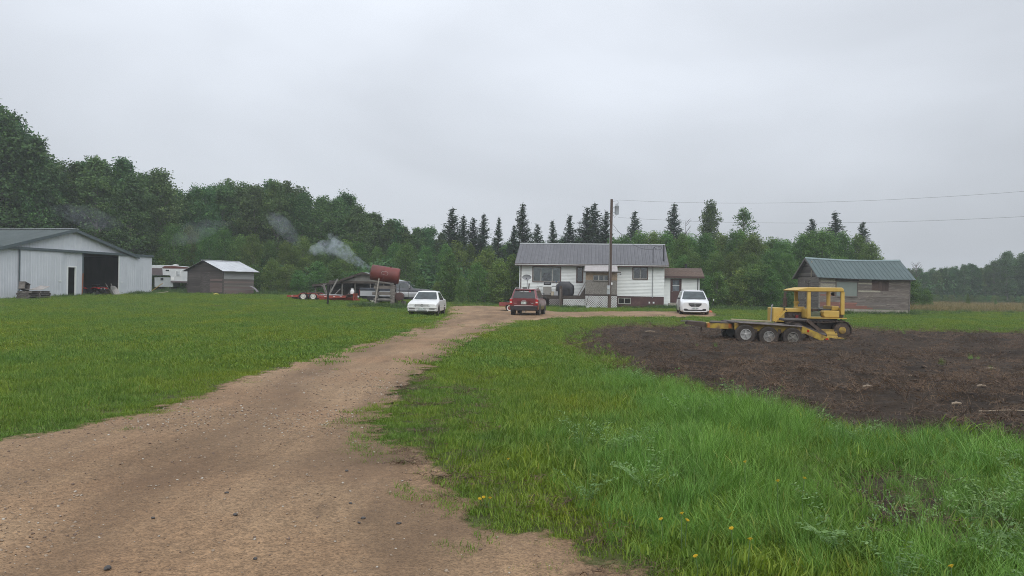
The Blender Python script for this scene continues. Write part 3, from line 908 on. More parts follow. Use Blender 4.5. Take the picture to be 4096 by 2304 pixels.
MB().tube([lp + Vector((-.3, .05, -.12)), lp + Vector((-.12, .02, .0)), lp], .012, 6).lathe([(-.07, .05), (0, .075), (.05, .07), (.06, .02)], lp, 'z', 10).build('yard_lamp', GREYM, porch)
# open deck with lattice skirt
DY, DZ = -2.1, h4(900, 778, -1.0)[1]
dkx0, dkx1 = 0.5, qx0 - .02
for i in range(14):
    y_ = DY + i * .15
    MB().box(dkx0, dkx1, y_, y_ + .14, DZ - .04, DZ + random.uniform(-.004, .004)).build('deck_board', DARK, house)
MB().box(dkx0, dkx1, DY - .035, DY - .005, DZ - .26, DZ + .005).build('deck_rim', DARK, house)
for xx in np.linspace(dkx0 + .1, dkx1 - .1, 4):
    MB().box(xx - .05, xx + .05, DY + .05, DY + .15, -.1, DZ - .045).build('deck_post', DARK, house)
lattice(house, h4(775, 850, DY)[0], dkx1 - .02, .10, DZ - .32, DY - .01)
lattice(house, h4(612, 850, DY)[0], h4(728, 850, DY)[0], .10, DZ - .32, DY - .01, m=mat('grey_lattice', (0.30, 0.27, 0.26), .7))
MB().beam((qx0 + .0, DY + .3, h4(1030, 620, DY + .3)[1]), (h4(950, 775, DY + .3)[0], DY + .3, DZ), .04, .07).build('stair_rail', GREYW, house)
MB().prism([(qx0 - .02, DZ), (qx0 - .02, DZ + .78), (qx0 - .48, DZ)], DY + .5, DY + .54, 'xz').build('stair_stringer', DARK, house)
BUILT.append([tuple((HM @ Vector(p))[:2]) for p in ((-.1, DY + .1, 0), (qx0, DY, 0), (qx0, PY, 0), (qx1, PY, 0), (qx1, -.02, 0), (ax1, AY - .0, 0), (ax1, 6, 0), (HL, 8, 0), (-.1, 8, 0))])

# things on and by the deck
def hl(zx, zy, yl):
    x_, z_ = h4(zx, zy, yl); return HM @ Vector((x_, yl, z_))
bq = hl(797, 790, -1.5); bq.z = (HM @ Vector((0, 0, DZ))).z
g = thing('covered_grill', 'barbecue grill under a draped black cover on the deck', 'grill', bq, ang)
cov = mat('black_vinyl_cover', [(0.3, (0.010, 0.010, 0.014)), (0.7, (0.028, 0.028, 0.036))], .45, scale=3, bmp=.5, bdist=.05)
secs = []
for z, w, d_ in ((0.03, .70, .3), (.25, .76, .33), (.55, .78, .34), (.82, .77, .34), (.98, .62, .31), (1.13, .44, .25), (1.19, .40, .2)):
    ring = []
    for k in range(28):
        th = 2 * math.pi * k / 28
        cx, sy_ = math.cos(th), math.sin(th)
        rr = 1 / max(abs(cx) ** 4 + abs(sy_) ** 4, 1e-9) ** .25
        fold = 1 + .03 * math.sin(k * 2.6 + z * 3) * (1.2 - z)
        ring.append((cx * rr * w * fold, sy_ * rr * d_ * fold, z))
    secs.append(ring)
MB().loft(secs).build('cover', cov, g, smooth=60)
MB().box(-.6, .6, -.2, .2, 0.0, .12).build('cart', BLACK, g)
g2p = hl(590, 720, -1.0); g2p.z = bq.z
g2 = thing('gas_grill', 'open gas grill with black lid and steel sides on the deck', 'grill', g2p, ang)
MB().box(-.34, .34, -.24, .24, .05, .72).build('cabinet', mat('grill_grey', (0.26, 0.25, 0.23), .6), g2, bevel=.02)
MB().box(-.40, .40, -.27, .27, .72, .86).build('firebox', WHITE, g2, bevel=.02)
MB().prism([(-.26, .87), (.27, .87), (.27, 1.02), (.12, 1.16), (-.16, 1.16), (-.26, 1.04)], -.3, .3, 'yz').build('lid', BLACK, g2, bevel=.03)
for s_ in (-1, 1):
    MB().box(.42 if s_ > 0 else -.9, .9 if s_ > 0 else -.42, -.22, .22, .74, .78).build('side_shelf', BLACK, g2)
    MB().lathe([(-.06, .13), (.06, .13)], (s_ * .28, -.12, .13), 'x', 12).build('wheel', BLACK, g2)
MB().tube([(-.2, -.3, .98), (-.2, -.35, .98), (.2, -.35, .98), (.2, -.3, .98)], .015, 6).build('handle', GREYM, g2)
sp = hl(692, 780, -1.9); sp.z = bq.z
shv = thing('snow_shovel', 'long handled shovel with blue grip standing beside the covered grill', 'shovel', sp, ang)
MB().tube([(0, 0, .25), (.02, .1, 1.12)], .017, 6).build('handle', LOGW, shv)
MB().prism([(-.08, 1.12), (.08, 1.12), (.03, 1.24), (-.03, 1.24)][::-1], .08, .12, 'xz').build('grip', mat('blue_plastic', (.05, .09, .18), .5), shv)
MB().hexa([(-.18, -.03, .0), (.18, -.03, .0), (.18, 0, .0), (-.18, 0, .0)], [(-.15, .0, .35), (.15, .0, .35), (.15, .03, .35), (-.15, .03, .35)]).build('blade', GREYM, shv)
dp = hl(350, 760, -1.7); dp.z = bq.z
dish = thing('satellite_dish', 'grey oval satellite dish on a short mast on the deck', 'satellite dish', dp, ang)
dz_ = h4(347, 563, -1.7)[1] - DZ
mb = MB(Matrix.Translation((-.03, -.12, dz_)) @ Matrix.Rotation(rad(-14), 4, 'X') @ Matrix.Diagonal((1, 1, .62, 1)))
mb.lathe([(.0, .02), (-.015, .15), (-.05, .28), (-.1, .38), (-.09, .385), (-.04, .285), (-.005, .15), (.012, .02)], (0, 0, 0), 'y', 24)
mb.build('reflector', mat('dish_grey', (.20, .205, .215), .5), dish, smooth=True)
MB().tube([(0, 0, 0), (0, 0, dz_ - .3), (-.01, -.02, dz_ - .1)], .03, 8).box(-.25, .25, -.25, .25, 0, .03).build('mast', GREYM, dish)
MB().tube([(0, -.1, dz_ - .26), (.02, -.4, dz_ - .22), (-.03, -.55, dz_ - .08)], .016, 6).box(-.08, .02, -.62, -.5, dz_ - .11, dz_ - .03).build('feed_arm', BLACK, dish)
def lean_board(name, zx0, zy0, zx1, zy1, yl, w, h, m, label, cat):
    a = hl(zx0, zy0, yl); b_ = hl(zx1, zy1, yl)
    o = MB().beam((0, 0, 0), b_ - a, w, h).build(name, m, loc=a)
    return tag(o, label, cat)
lean_board('timber_board', 358, 778, 376, 634, -1.6, .11, .04, GREYW, 'grey board standing upright by the dish behind the red car', 'board')
lean_board('timber_pole', 425, 760, 492, 680, -1.4, .05, .05, DARK, 'thin dark pole leaning on the deck behind the red car', 'pole')
cr2 = hl(322, 690, -1.2); cr2.z = bq.z
MB().box(-.18, .18, -.15, .15, 0, .62).box(-.2, .2, -.17, .17, .62, .66).build('wooden_crate', GREYW, bevel=.01, loc=cr2)
tag(bpy.data.objects['wooden_crate'], 'small grey wooden box on the deck beside the dish', 'box')
bk = hl(650, 785, -1.8); bk.z = bq.z
bag = thing('paint_pail', 'cream plastic pail on the deck beside the gas grill', 'pail', bk, ang)
MB().lathe([(0, .12), (.3, .14)], (0, 0, 0), 'z', 14).build('body', mat('cream_plastic', (.55, .48, .36), .5), bag, smooth=True)
MB().lathe([(.3, .15), (.33, .15)], (0, 0, 0), 'z', 14).build('lid', mat('tan_plastic', (.35, .26, .17), .5), bag)
lg = hl(748, 880, DY - .35); lgz = h4(748, 656, DY - .35)[1]
lg.z = Gf(lg.x, lg.y)
tag(MB().tube([(0, 0, -.2), (.01, 0, (lgz + .0) * .5), (0, 0, lgz)], [.14, .13, .125], 10).build('gate_post', mat('brown_post', [(.3, (.05, .035, .03)), (.7, (.11, .08, .065))], .9, scale=5, stretch=(1, 1, .3), bmp=.3), loc=lg), 'thick dark brown round post in front of the deck', 'post')
mk = hl(738, 885, DY - .5); mk.z = Gf(mk.x, mk.y)
tag(MB().beam((0, 0, -.1), (.01, 0, 1.55), .03, .03).build('marker_stake', mat('pale_stake', (.4, .38, .34), .8), loc=mk), 'thin pale stake beside the brown post before the deck', 'stake')
ir = hl(1040, 905, PY - .6); ir.z = Gf(ir.x, ir.y)
tag(MB().beam((0, 0, -.1), (.32, 0, 1.4), .05, .03).build('iron_bar', DARK, loc=ir), 'rusty iron bar leaning on the white lattice of the porch', 'bar')
wb = hl(1066, 913, PY - .9); wb.z = Gf(wb.x, wb.y)
tag(MB().box(-.13, .13, -.1, .1, 0, .14).box(-.11, .11, -.08, .08, .14, .16).build('white_tub', LATT, bevel=.02, loc=wb), 'small white plastic tub on the grass below the lattice', 'tub')

# ------------------------------------------------------------------ metal barn
Lc = Vector((-35.2, 55.0)); dv = Vector((3.7, 15.0)); tl_ = dv.length
a0 = Lc - dv * 0.014
barn = thing('metal_barn', 'large white sheet metal barn with green roof and open sliding door', 'barn', (a0.x, a0.y, 0.5), math.atan2(dv.y, dv.x))
BM_ = mtx(barn)
def b1(zx, zy, yl=0.0):
    return on_plane(BM_, zx * 0.24845, 880 + zy * 0.24845, yl)
BW = 13.3; PKX, PKZ = b1(1170, 160); BZ = b1(1600, 548)[1]; EV = b1(2160, 568)[1] - .05
BL = 20.0
ox0, ox1 = b1(1332, 800)[0], b1(1915, 800)[0]
mdx0, mdz1 = b1(1092, 760); mdx1 = b1(1208, 900)[0]
def rake(x):
    return EV + (PKZ - EV) * (1 - abs(x - PKX) / PKX) if x <= PKX else EV + (PKZ - EV) * max(0, 1 - (x - PKX) / (BW - PKX))
def sheet(parent, x0, x1, zf0, zf1, y, m, name='wall_sheet', rib=0.23):
    mb = MB()
    mb.hexa([(x0, y, zf0(x0)), (x1, y, zf0(x1)), (x1, y + .012, zf0(x1)), (x0, y + .012, zf0(x0))], [(x0, y, zf1(x0)), (x1, y, zf1(x1)), (x1, y + .012, zf1(x1)), (x0, y + .012, zf1(x0))])
    q = x0 + .03
    while q < x1 - .04:
        mb.hexa([(q, y - .016, zf0(q) + .01), (q + .03, y - .016, zf0(q) + .01), (q + .045, y, zf0(q) + .01), (q - .015, y, zf0(q) + .01)], [(q, y - .016, zf1(q) - .02), (q + .03, y - .016, zf1(q) - .02), (q + .045, y, zf1(q) - .02), (q - .015, y, zf1(q) - .02)])
        q += rib
    return mb.build(name, m, parent)
k0 = lambda x: -0.25
def sheets(parent, x0, x1, f0, f1, y, m, w=.92):
    n = max(1, round((x1 - x0) / w))
    for i in range(n):
        sheet(parent, x0 + (x1 - x0) * i / n + .002, x0 + (x1 - x0) * (i + 1) / n - .002, f0, f1, y, m)
zb = lambda x: BZ
sheets(barn, 0, mdx0 - .1, k0, zb, 0, BARNW); sheets(barn, mdx1 + .1, ox0, k0, zb, 0, BARNW)
sheet(barn, mdx0 - .1, mdx1 + .1, lambda x: mdz1 + .1, zb, 0, BARNW); sheets(barn, ox1 + .02, BW, k0, zb, 0, BARNW)
n = 14
for i in range(n):
    xa, xb = BW * i / n + .002, BW * (i + 1) / n - .002
    if xa < PKX < xb:
        sheet(barn, xa, PKX, zb, lambda x: max(BZ + .02, rake(x) - .03), 0, BARNW, 'gable_sheet'); xa = PKX
    sheet(barn, xa, xb, zb, lambda x: max(BZ + .02, rake(x) - .03), 0, BARNW, 'gable_sheet')
MB().box(0, .02, .02, BL, -.25, EV).box(BW - .02, BW, .02, BL, -.25, EV).prism([(0, -.25), (BW, -.25), (BW, EV), (PKX, PKZ), (0, EV)], BL, BL + .02, 'xz').build('wall', BARNW, barn)
brf = MB()
ov = .35
def sl_(x): return EV + (PKZ - EV) * (x / PKX) if x <= PKX else EV + (PKZ - EV) * (BW - x) / (BW - PKX)
for xa, xb in ((-ov, PKX), (PKX, BW + ov)):
    brf.hexa([(xa, -.3, sl_(xa) + .0), (xb, -.3, sl_(xb) + .0), (xb, BL + .3, sl_(xb)), (xa, BL + .3, sl_(xa))], [(xa, -.3, sl_(xa) + .05), (xb, -.3, sl_(xb) + .05), (xb, BL + .3, sl_(xb) + .05), (xa, BL + .3, sl_(xa) + .05)])
brf = brf.build('roof', BROOF, barn)
rbm = MB(); la = math.hypot(PKX + ov, sl_(PKX) - sl_(-ov))
rbm.box(0, la, 0, .9, 0, .008)
for q in np.arange(0.02, .9, .225): rbm.prism([(q, .008), (q + .05, .008), (q + .035, .03), (q + .015, .03)], 0, la, 'yz')
rbmesh = rbm.mesh('roof_panel', BROOF)
for i in range(int((BL + .6) / .905)):
    q = link('roof_panel', rbmesh, brf); q.location = (-ov, -.3 + i * .905, sl_(-ov) + .054); q.rotation_euler = (0, -math.atan2(sl_(PKX) - sl_(-ov), PKX + ov), 0)
MB().beam((PKX, -.33, PKZ + .08), (PKX, BL + .33, PKZ + .08), .5, .05).build('ridge_cap', mat('pale_ridge_metal', (.42, .45, .46), .5, .2), brf)
for xa, xb in ((-ov, PKX), (PKX, BW + ov)):
    MB().hexa([(xa, -.33, sl_(xa) - .16), (xb, -.33, sl_(xb) - .16), (xb, -.302, sl_(xb) - .16), (xa, -.302, sl_(xa) - .16)], [(xa, -.33, sl_(xa) + .08), (xb, -.33, sl_(xb) + .08), (xb, -.302, sl_(xb) + .08), (xa, -.302, sl_(xa) + .08)]).build('bargeboard', TEAL, brf)
tk0, tk1 = -0.5, b1(2470, 600, -.2)[0]
MB().box(tk0, tk1, -.22, -.02, BZ - .02, BZ + .16).build('door_track', TEAL, barn)
sd_l0, sd_l1 = b1(318, 800, -.12)[0], b1(1018, 800, -.12)[0]
sd_r0, sd_r1 = b1(1917, 800, -.12)[0], b1(2446, 800, -.12)[0]
for xa, xb in ((sd_l0, sd_l1), (sd_r0, sd_r1)):
    dd = MB().box(xa, xb, -.1, -.06, -.12, BZ - .03).build('sliding_door', BARNW, barn)
    n = max(2, round((xb - xa) / .92))
    for i in range(n):
        sheet(dd, xa + (xb - xa) * i / n + .002, xa + (xb - xa) * (i + 1) / n - .002, lambda x: -.1, lambda x: BZ - .04, -.113, BARNW, 'door_sheet')
    MB().box(xa - .02, xa + .04, -.135, -.05, -.1, BZ - .04).build('edge_trim', TEAL if xa < 5 else WHITE, dd)
    hx = xb - .3 if xa < 5 else xa + .3
    MB().box(hx - .12, hx + .12, -.16, -.13, 1.15, 1.22).build('handle', WHITE, dd)
MB().box(ox0 - .06, ox0 + .06, -.03, .1, -.2, BZ).build('door_post', TEAL, barn)
fr = MB().box(mdx0 - .1, mdx0, -.05, .06, -.1, mdz1 + .1).box(mdx1, mdx1 + .1, -.05, .06, -.1, mdz1 + .1).box(mdx0, mdx1, -.048, .06, mdz1, mdz1 + .1).build('door_frame', WHITE, barn)
sdr = MB(Matrix.Translation((mdx0, .05, 0)) @ Matrix.Rotation(rad(58), 4, 'Z')).box(.02, .9, 0, .04, -.08, mdz1 - .03).build('side_door', mat('dark_door', (.045, .045, .05), .6), fr)
MB(Matrix.Translation((mdx0, .05, 0)) @ Matrix.Rotation(rad(58), 4, 'Z')).box(.2, .72, -.01, -.003, 1.05, 1.9).build('door_pane', glass_mat('grey_pane', (.10, .12, .11)), sdr)
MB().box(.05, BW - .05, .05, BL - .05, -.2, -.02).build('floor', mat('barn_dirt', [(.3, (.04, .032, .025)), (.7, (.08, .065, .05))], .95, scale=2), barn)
LINE = mat('dark_lining_board', [(.3, (.022, .018, .017)), (.7, (.045, .036, .033))], .9, scale=3, stretch=(1, 1, .3))  # near-black inner skin, added so the barn interior looks unlit
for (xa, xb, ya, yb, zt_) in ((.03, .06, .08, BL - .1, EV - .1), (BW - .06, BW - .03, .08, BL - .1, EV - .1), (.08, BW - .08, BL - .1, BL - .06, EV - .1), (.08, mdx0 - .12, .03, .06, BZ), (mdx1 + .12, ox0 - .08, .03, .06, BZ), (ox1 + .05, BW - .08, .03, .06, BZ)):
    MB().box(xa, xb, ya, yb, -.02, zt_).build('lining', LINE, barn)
MB().box(.08, BW - .08, .08, BL - .12, EV - .09, EV - .06).build('ceiling', LINE, barn)  # overhead sheet of the added skin, dark colour standing for interior shade
BUILT.append([tuple((BM_ @ Vector(p))[:2]) for p in ((0, 0, 0), (BW, 0, 0), (BW, BL, 0), (0, BL, 0))])

# ------------------------------------------------------------------ plank shed with a bright tin roof
A = gnd(752, 75.6); B = gnd(892, 73.0)
e1 = (B - A); e1.z = 0; WS = e1.length
shed = thing('plank_shed', 'small brown plank shed with a bright tin roof', 'shed', (A.x, A.y, min(A.z, B.z)), math.atan2(e1.y, e1.x))
SM = mtx(shed)
def s2(zx, zy, yl=0.0):
    return on_plane(SM, 580 + zx * 0.20186, 980 + zy * 0.20186, yl)
LS = 3.5
sev = s2(1550, 500)[1]; spk = s2(1195, 312)[1]
sdx0, sdz1 = s2(1120, 552); sdx1 = s2(1282, 600)[0]
bh = .17; nz = int((spk + .1) / bh) + 1
def srake(z): return 0 if z < sev else (z - sev) / (spk - sev) * WS / 2
for i in range(nz):
    z = -.05 + i * bh
    zz = min(z + bh, spk); off = srake(z + bh * .6)
    if off > WS / 2 - .1: break
    for a, b_ in cut(off, WS - off, z, z + bh, [(sdx0, sdx1, -1, sdz1)]):
        mm = BRNW if not (a > sdx1 - .05 and z < 1.7) else random.choice([BRNW, REDW])
        plank(shed, mm, Matrix.Translation((a, random.uniform(-.004, .004), z)) @ Matrix.Rotation(random.gauss(0, .004), 4, 'Y'), b_ - a, bh * 1.02)
Ms = Matrix.Translation((WS, 0, 0)) @ Matrix.Rotation(rad(90), 4, 'Z')
for i in range(int(sev / bh) + 1):
    z = -.05 + i * bh
    u = i * bh / sev
    mm = PALEG if u > .66 else (random.choice([REDW, REDW, GREYW]) if u > .0 else REDW)
    plank(shed, mm, Ms @ Matrix.Translation((0, random.uniform(-.004, .004), z)) @ Matrix.Rotation(random.gauss(0, .004), 4, 'Y'), LS, bh * 1.02)
MB().box(.03, WS - .03, .03, LS, -.1, sev - .05).prism([(.05, sev - .05), (WS - .05, sev - .05), (WS / 2, spk - .1)], .03, LS, 'xz').build('wall_core', DARK, shed)
MB().box(sdx0, sdx1, -.012, .02, -.02, sdz1).build('door', BRNW, shed)
MB().box(sdx0 - .07, sdx0, -.035, .02, -.02, sdz1 + .07).box(sdx1, sdx1 + .07, -.035, .02, -.02, sdz1 + .07).box(sdx0, sdx1, -.033, .02, sdz1, sdz1 + .07).build('door_frame', BRNW, shed)
for xc in (0, WS): MB().box(xc - .05, xc + .05, -.05, .05, -.05, sev).build('corner_board', BRNW, shed)
ov = .4
def sroof(x): return sev + .02 + (spk - sev) * (1 - abs(x - WS / 2) / (WS / 2))
for xa, xb, nm in ((-ov, WS / 2, 0), (WS / 2, WS + ov, 1)):
    r_ = MB().hexa([(xa, -.3, sroof(xa)), (xb, -.3, sroof(xb)), (xb, LS + .35, sroof(xb)), (xa, LS + .35, sroof(xa))], [(xa, -.3, sroof(xa) + .03), (xb, -.3, sroof(xb) + .03), (xb, LS + .35, sroof(xb) + .03), (xa, LS + .35, sroof(xa) + .03)]).build('roof', BRNW, shed)
    n = 6; Lr = (LS + .65) / n
    for i in range(n):
        j = random.uniform(-.008, .008)
        y0_, y1_ = -.32 + i * Lr, -.32 + (i + 1) * Lr + .03
        MB().hexa([(xa, y0_, sroof(xa) + .034 + j), (xb, y0_, sroof(xb) + .034 + j), (xb, y1_, sroof(xb) + .04 + j), (xa, y1_, sroof(xa) + .04 + j)], [(xa, y0_, sroof(xa) + .042 + j), (xb, y0_, sroof(xb) + .042 + j), (xb, y1_, sroof(xb) + .048 + j), (xa, y1_, sroof(xa) + .048 + j)]).build('tin_sheet', TIN, r_)
MB().box(WS / 2 - .22, WS / 2 + .22, -.33, LS + .2, sroof(WS / 2) + .0, sroof(WS / 2) + .065).build('ridge_cap', TIN, shed)
BUILT.append([tuple((SM @ Vector(p))[:2]) for p in ((0, 0, 0), (WS, 0, 0), (WS, LS, 0), (0, LS, 0))])

# ------------------------------------------------------------------ green roofed clapboard shed on the right
P = gnd(3277, 61)
cab = thing('clapboard_shed', 'old shed with peeling clapboards and a sagging green metal roof', 'shed', P, rad(2.0), ry=rad(0.6))
CM = mtx(cab)
def s7(zx, zy, yl=0.0):
    return on_plane(CM, 3140 + zx * 0.22516, 980 + zy * 0.22516, yl)
CL, CW = s7(2212, 800)[0], 4.2
cz0 = s7(1500, 1140)[1]; cev = s7(1400, 560)[1]; crz = s7(1200, 262, CW / 2)[1]
w1x0, w1z1 = s7(912, 645); w1x1, w1z0 = s7(1280, 915)
w2x0, w2z1 = s7(1540, 632); w2x1, w2z0 = s7(1838, 825)
bh = .118
n = int((cev - .06 - cz0) / bh)
for i in range(n):
    z = cz0 + i * bh
    u = i / n
    for a, b_ in cut(0, CL, z, z + bh, [(w1x0, w1x1, w1z0, w1z1), (w2x0, w2x1, w2z0, w2z1)]):
        q = a
        while q < b_ - .05:                               # boards butt at random lengths, paint differs
            e_ = b_ if b_ - q < 2.6 else q + random.uniform(1.2, 2.4)
            mid = (q + e_) / 2 / CL
            if u > .86: mm = PEELC if mid < .72 else PEELG
            elif u > .42 and mid < .62: mm = random.choice([PEELC, PEELC, PEELG, GREYW])
            elif u < .2 and mid < .45: mm = random.choice([ORANG, ORANG, GREYW])
            elif u < .5 and mid < .15: mm = random.choice([ORANG, PEELG, GREYW])
            else: mm = random.choice([PEELG, PEELG, GREYW])
            plank(cab, mm, Matrix.Translation((q, random.uniform(-.004, .004), z)) @ Matrix.Rotation(random.gauss(0, .003), 4, 'Y'), e_ - q, bh * 1.03, name='clapboard')
            q = e_
Mg = Matrix.Translation((0, CW, 0)) @ Matrix.Rotation(rad(-90), 4, 'Z')
gdx0, gdx1 = CW * .34, CW * .6
for i in range(n):
    z = cz0 + i * bh
    for a, b_ in cut(0, CW, z, z + bh, [(gdx0, gdx1, -1, cev - .35)]):
        plank(cab, random.choice([PEELG, PEELG, GREYW]), Mg @ Matrix.Translation((a, random.uniform(-.004, .004), z)), b_ - a, bh * 1.03, name='clapboard')
n2 = int((crz - cev) / bh)
for i in range(n2):
    z = cev + i * bh; off = (z + bh * .5 - cev) / (crz - cev) * CW / 2
    plank(cab, random.choice([BRNW, GREYW]), Mg @ Matrix.Translation((off, .0, z)), CW - 2 * off, bh * 1.03, name='gable_board')
MB(Mg).box(gdx0, gdx1, -.01, .03, cz0, cev - .35).build('door', PEELG, cab)
MB(Mg).box(gdx1 - .42, gdx1 - .32, -.02, .0, cz0, cev - .4).build('door_gap_batten', DARK, cab)
MB(Mg).box(CW * .62, CW * .655, -.05, -.01, cev - .1, crz - .2).build('gable_batten', mat('pale_batten', (.32, .27, .21), .8), cab)
MB().box(.03, CL - .03, .03, CW - .03, cz0, cev - .14).prism([(.03, cev - .14), (CW - .03, cev - .14), (CW / 2, crz - .3)], .03, CL - .03, 'yz').build('wall_core', DARK, cab)
MB().box(-.06, .05, -.04, .05, cz0, cev).build('corner_board', GREYW, cab); MB().box(CL - .05, CL + .05, -.045, .05, cz0 - .1, cev).build('corner_board', GREYW, cab)
MB().box(.02, CL - .05, .0, .3, -.3, cz0 - .02).box(0, .3, .3, CW, -.3, cz0 - .02).build('foundation', CONC, cab)
window(cab, w1x0, w1x1, w1z0, w1z1, 0, (), fw=.06, fm=GREYW, glass=mat('green_grey_hardboard', [(.3, (.155, .185, .17)), (.7, (.19, .22, .20))], .5, scale=1.5), room=False)
MB().box(w1x0 - .08, w1x1 + .08, -.05, .0, w1z1 + .06, w1z1 + .25).build('head_board', BRNW, cab)
for k_ in range(5):
    xa = w2x0 + (w2x1 - w2x0) * k_ / 5
    MB().box(xa + .004, xa + (w2x1 - w2x0) / 5 - .004, .0 + random.uniform(-.006, .006), .03, w2z0, w2z1).build('shutter_board', mat('rusty_brown_board', [(.3, (.05, .03, .026)), (.6, (.09, .06, .05)), (.8, (.17, .13, .11))], .85, scale=2.5, rand=.3), cab)
# sagging roof of separate sheets
ro0, ro1 = s7(575, 520, -.35)[0], s7(2330, 572, -.35)[0]
npn = 24
sag = lambda x: -.11 * math.sin(math.pi * min(1, max(0, (x - ro0) / (ro1 - ro0)))) ** 1.0
croof = MB()
cev2 = cev + .02
def rz_(x, y): return (cev2 - .17 + (crz + .05 - cev2 + .17) * ((y + .35) / (CW / 2 + .35)) if y <= CW / 2 else cev2 - .17 + (crz + .05 - cev2 + .17) * ((CW + .35 - y) / (CW / 2 + .35))) + sag(x) * (0.5 + .5 * (1 - abs(y - CW / 2) / (CW / 2 + .35)))
for i in range(8):
    xa, xb = ro0 + (ro1 - ro0) * i / 8, ro0 + (ro1 - ro0) * (i + 1) / 8
    for ya, yb in ((-.33, CW / 2), (CW / 2, CW + .35)):
        croof.hexa([(xa, ya, rz_(xa, ya) - .07), (xb, ya, rz_(xb, ya) - .07), (xb, yb, rz_(xb, yb) - .07), (xa, yb, rz_(xa, yb) - .07)], [(xa, ya, rz_(xa, ya) - .012), (xb, ya, rz_(xb, ya) - .012), (xb, yb, rz_(xb, yb) - .012), (xa, yb, rz_(xa, yb) - .012)])
croof = croof.build('roof', BRNW, cab)
for i in range(npn):
    xa, xb = ro0 + (ro1 - ro0) * i / npn, ro0 + (ro1 - ro0) * (i + 1) / npn - .004
    mb = MB()
    for (ya, yb) in ((-.37, CW / 2), (CW / 2, CW + .37)):
        j = random.uniform(-.003, .003)
        mb.hexa([(xa, ya, rz_(xa, ya) + j), (xb, ya, rz_(xb, ya) + j), (xb, yb, rz_(xb, yb) + j), (xa, yb, rz_(xa, yb) + j)], [(xa, ya, rz_(xa, ya) + .012 + j), (xb, ya, rz_(xb, ya) + .012 + j), (xb, yb, rz_(xb, yb) + .012 + j), (xa, yb, rz_(xa, yb) + .012 + j)])
        mb.hexa([(xa, ya, rz_(xa, ya) + .012), (xa + .06, ya, rz_(xa, ya) + .012), (xa + .06, yb, rz_(xa, yb) + .012), (xa, yb, rz_(xa, yb) + .012)], [(xa + .015, ya, rz_(xa, ya) + .042), (xa + .045, ya, rz_(xa, ya) + .042), (xa + .045, yb, rz_(xa, yb) + .042), (xa + .015, yb, rz_(xa, yb) + .042)])
    mb.build('roof_panel', GREENM, croof)
    MB().hexa([(xa, CW / 2 - .16, rz_(xa, CW / 2 - .16) + .043), (xb + .004, CW / 2 - .16, rz_(xb, CW / 2 - .16) + .043), (xb + .004, CW / 2, rz_(xb, CW / 2) + .05), (xa, CW / 2, rz_(xa, CW / 2) + .05)],
              [(xa, CW / 2 - .16, rz_(xa, CW / 2 - .16) + .052), (xb + .004, CW / 2 - .16, rz_(xb, CW / 2 - .16) + .052), (xb + .004, CW / 2, rz_(xb, CW / 2) + .07), (xa, CW / 2, rz_(xa, CW / 2) + .07)]).build('ridge_cap', mat('pale_green_ridge', (.17, .23, .23), .5, .1), croof)
for s_ in (0, 1):
    ya, yb = (-.35, CW / 2) if s_ == 0 else (CW / 2, CW + .35)
    MB().hexa([(ro0 - .02, ya, rz_(ro0, ya) - .16), (ro0 + .02, ya, rz_(ro0, ya) - .16), (ro0 + .02, yb, rz_(ro0, yb) - .16), (ro0 - .02, yb, rz_(ro0, yb) - .16)], [(ro0 - .02, ya, rz_(ro0, ya) - .005), (ro0 + .02, ya, rz_(ro0, ya) - .005), (ro0 + .02, yb, rz_(ro0, yb) - .005), (ro0 - .02, yb, rz_(ro0, yb) - .005)]).build('bargeboard', GREYW, croof)
BUILT.append([tuple((CM @ Vector(p))[:2]) for p in ((0, 0, 0), (CL, 0, 0), (CL, CW, 0), (0, CW, 0))])

# ------------------------------------------------------------------ sagging open shed behind the trailer
P = gnd(1350, 72)
opn = thing('open_shed', 'sagging open fronted shed with grey gable behind the red trailer', 'shed', P, rad(-3))
OM = mtx(opn)
def s3(zx, zy, yl=0.0):
    return on_plane(OM, 1140 + zx * 0.26398, 1020 + zy * 0.26398, yl)
pkx, pkz = s3(1180, 262); elx, elz = s3(850, 382); erx, erz = s3(1760, 405); llx, llz = s3(425, 452)
OD = 4.5
for (xa, za, xb, zb_) in ((elx - .1, elz, pkx, pkz), (pkx, pkz, erx, erz), (llx, llz, elx, elz - .12)):
    rr = MB().hexa([(xa, -.3, za - .06), (xb, -.3, zb_ - .06), (xb, OD, zb_ - .06), (xa, OD, za - .06)], [(xa, -.3, za), (xb, -.3, zb_), (xb, OD, zb_), (xa, OD, za)]).build('roof', BRNW if xa < pkx - .1 else TIN, opn)
    MB().hexa([(xa, -.34, za - .16), (xb, -.34, zb_ - .16), (xb, -.3, zb_ - .16), (xa, -.3, za - .16)], [(xa, -.34, za + .03), (xb, -.34, zb_ + .03), (xb, -.3, zb_ + .03), (xa, -.3, za + .03)]).build('bargeboard', DARK, rr)
gz = s3(1050, 405)[1]
gm = mat('grey_panel_board', [(.3, (.135, .128, .115)), (.7, (.21, .20, .185))], .85, scale=2.5, rand=.12)
MB().prism([(elx + .1, gz), (s3(1048, 400)[0], gz), (s3(1048, 300)[0], pkz - .32 - (pkx - s3(1048, 300)[0]) * .25), (elx + .1, elz - .12)], -.02, .0, 'xz').build('gable_panel', gm, opn)
xr = s3(1300, 400)[0]
MB().prism([(s3(1050, 400)[0], gz), (erx - .3, gz), (erx - .3, erz - .1), (pkx, pkz - .12), (s3(1050, 300)[0], pkz - .3)], -.025, -.005, 'xz').build('gable_panel', gm, opn)
MB().box(llx + .2, erx - .2, OD - .1, OD, -.2, gz + .1).box(erx - .15, erx - .05, .1, OD, -.2, gz).box(elx - .1, elx - .02, 1.2, OD, -.2, gz).build('back_wall', BRNW, opn)
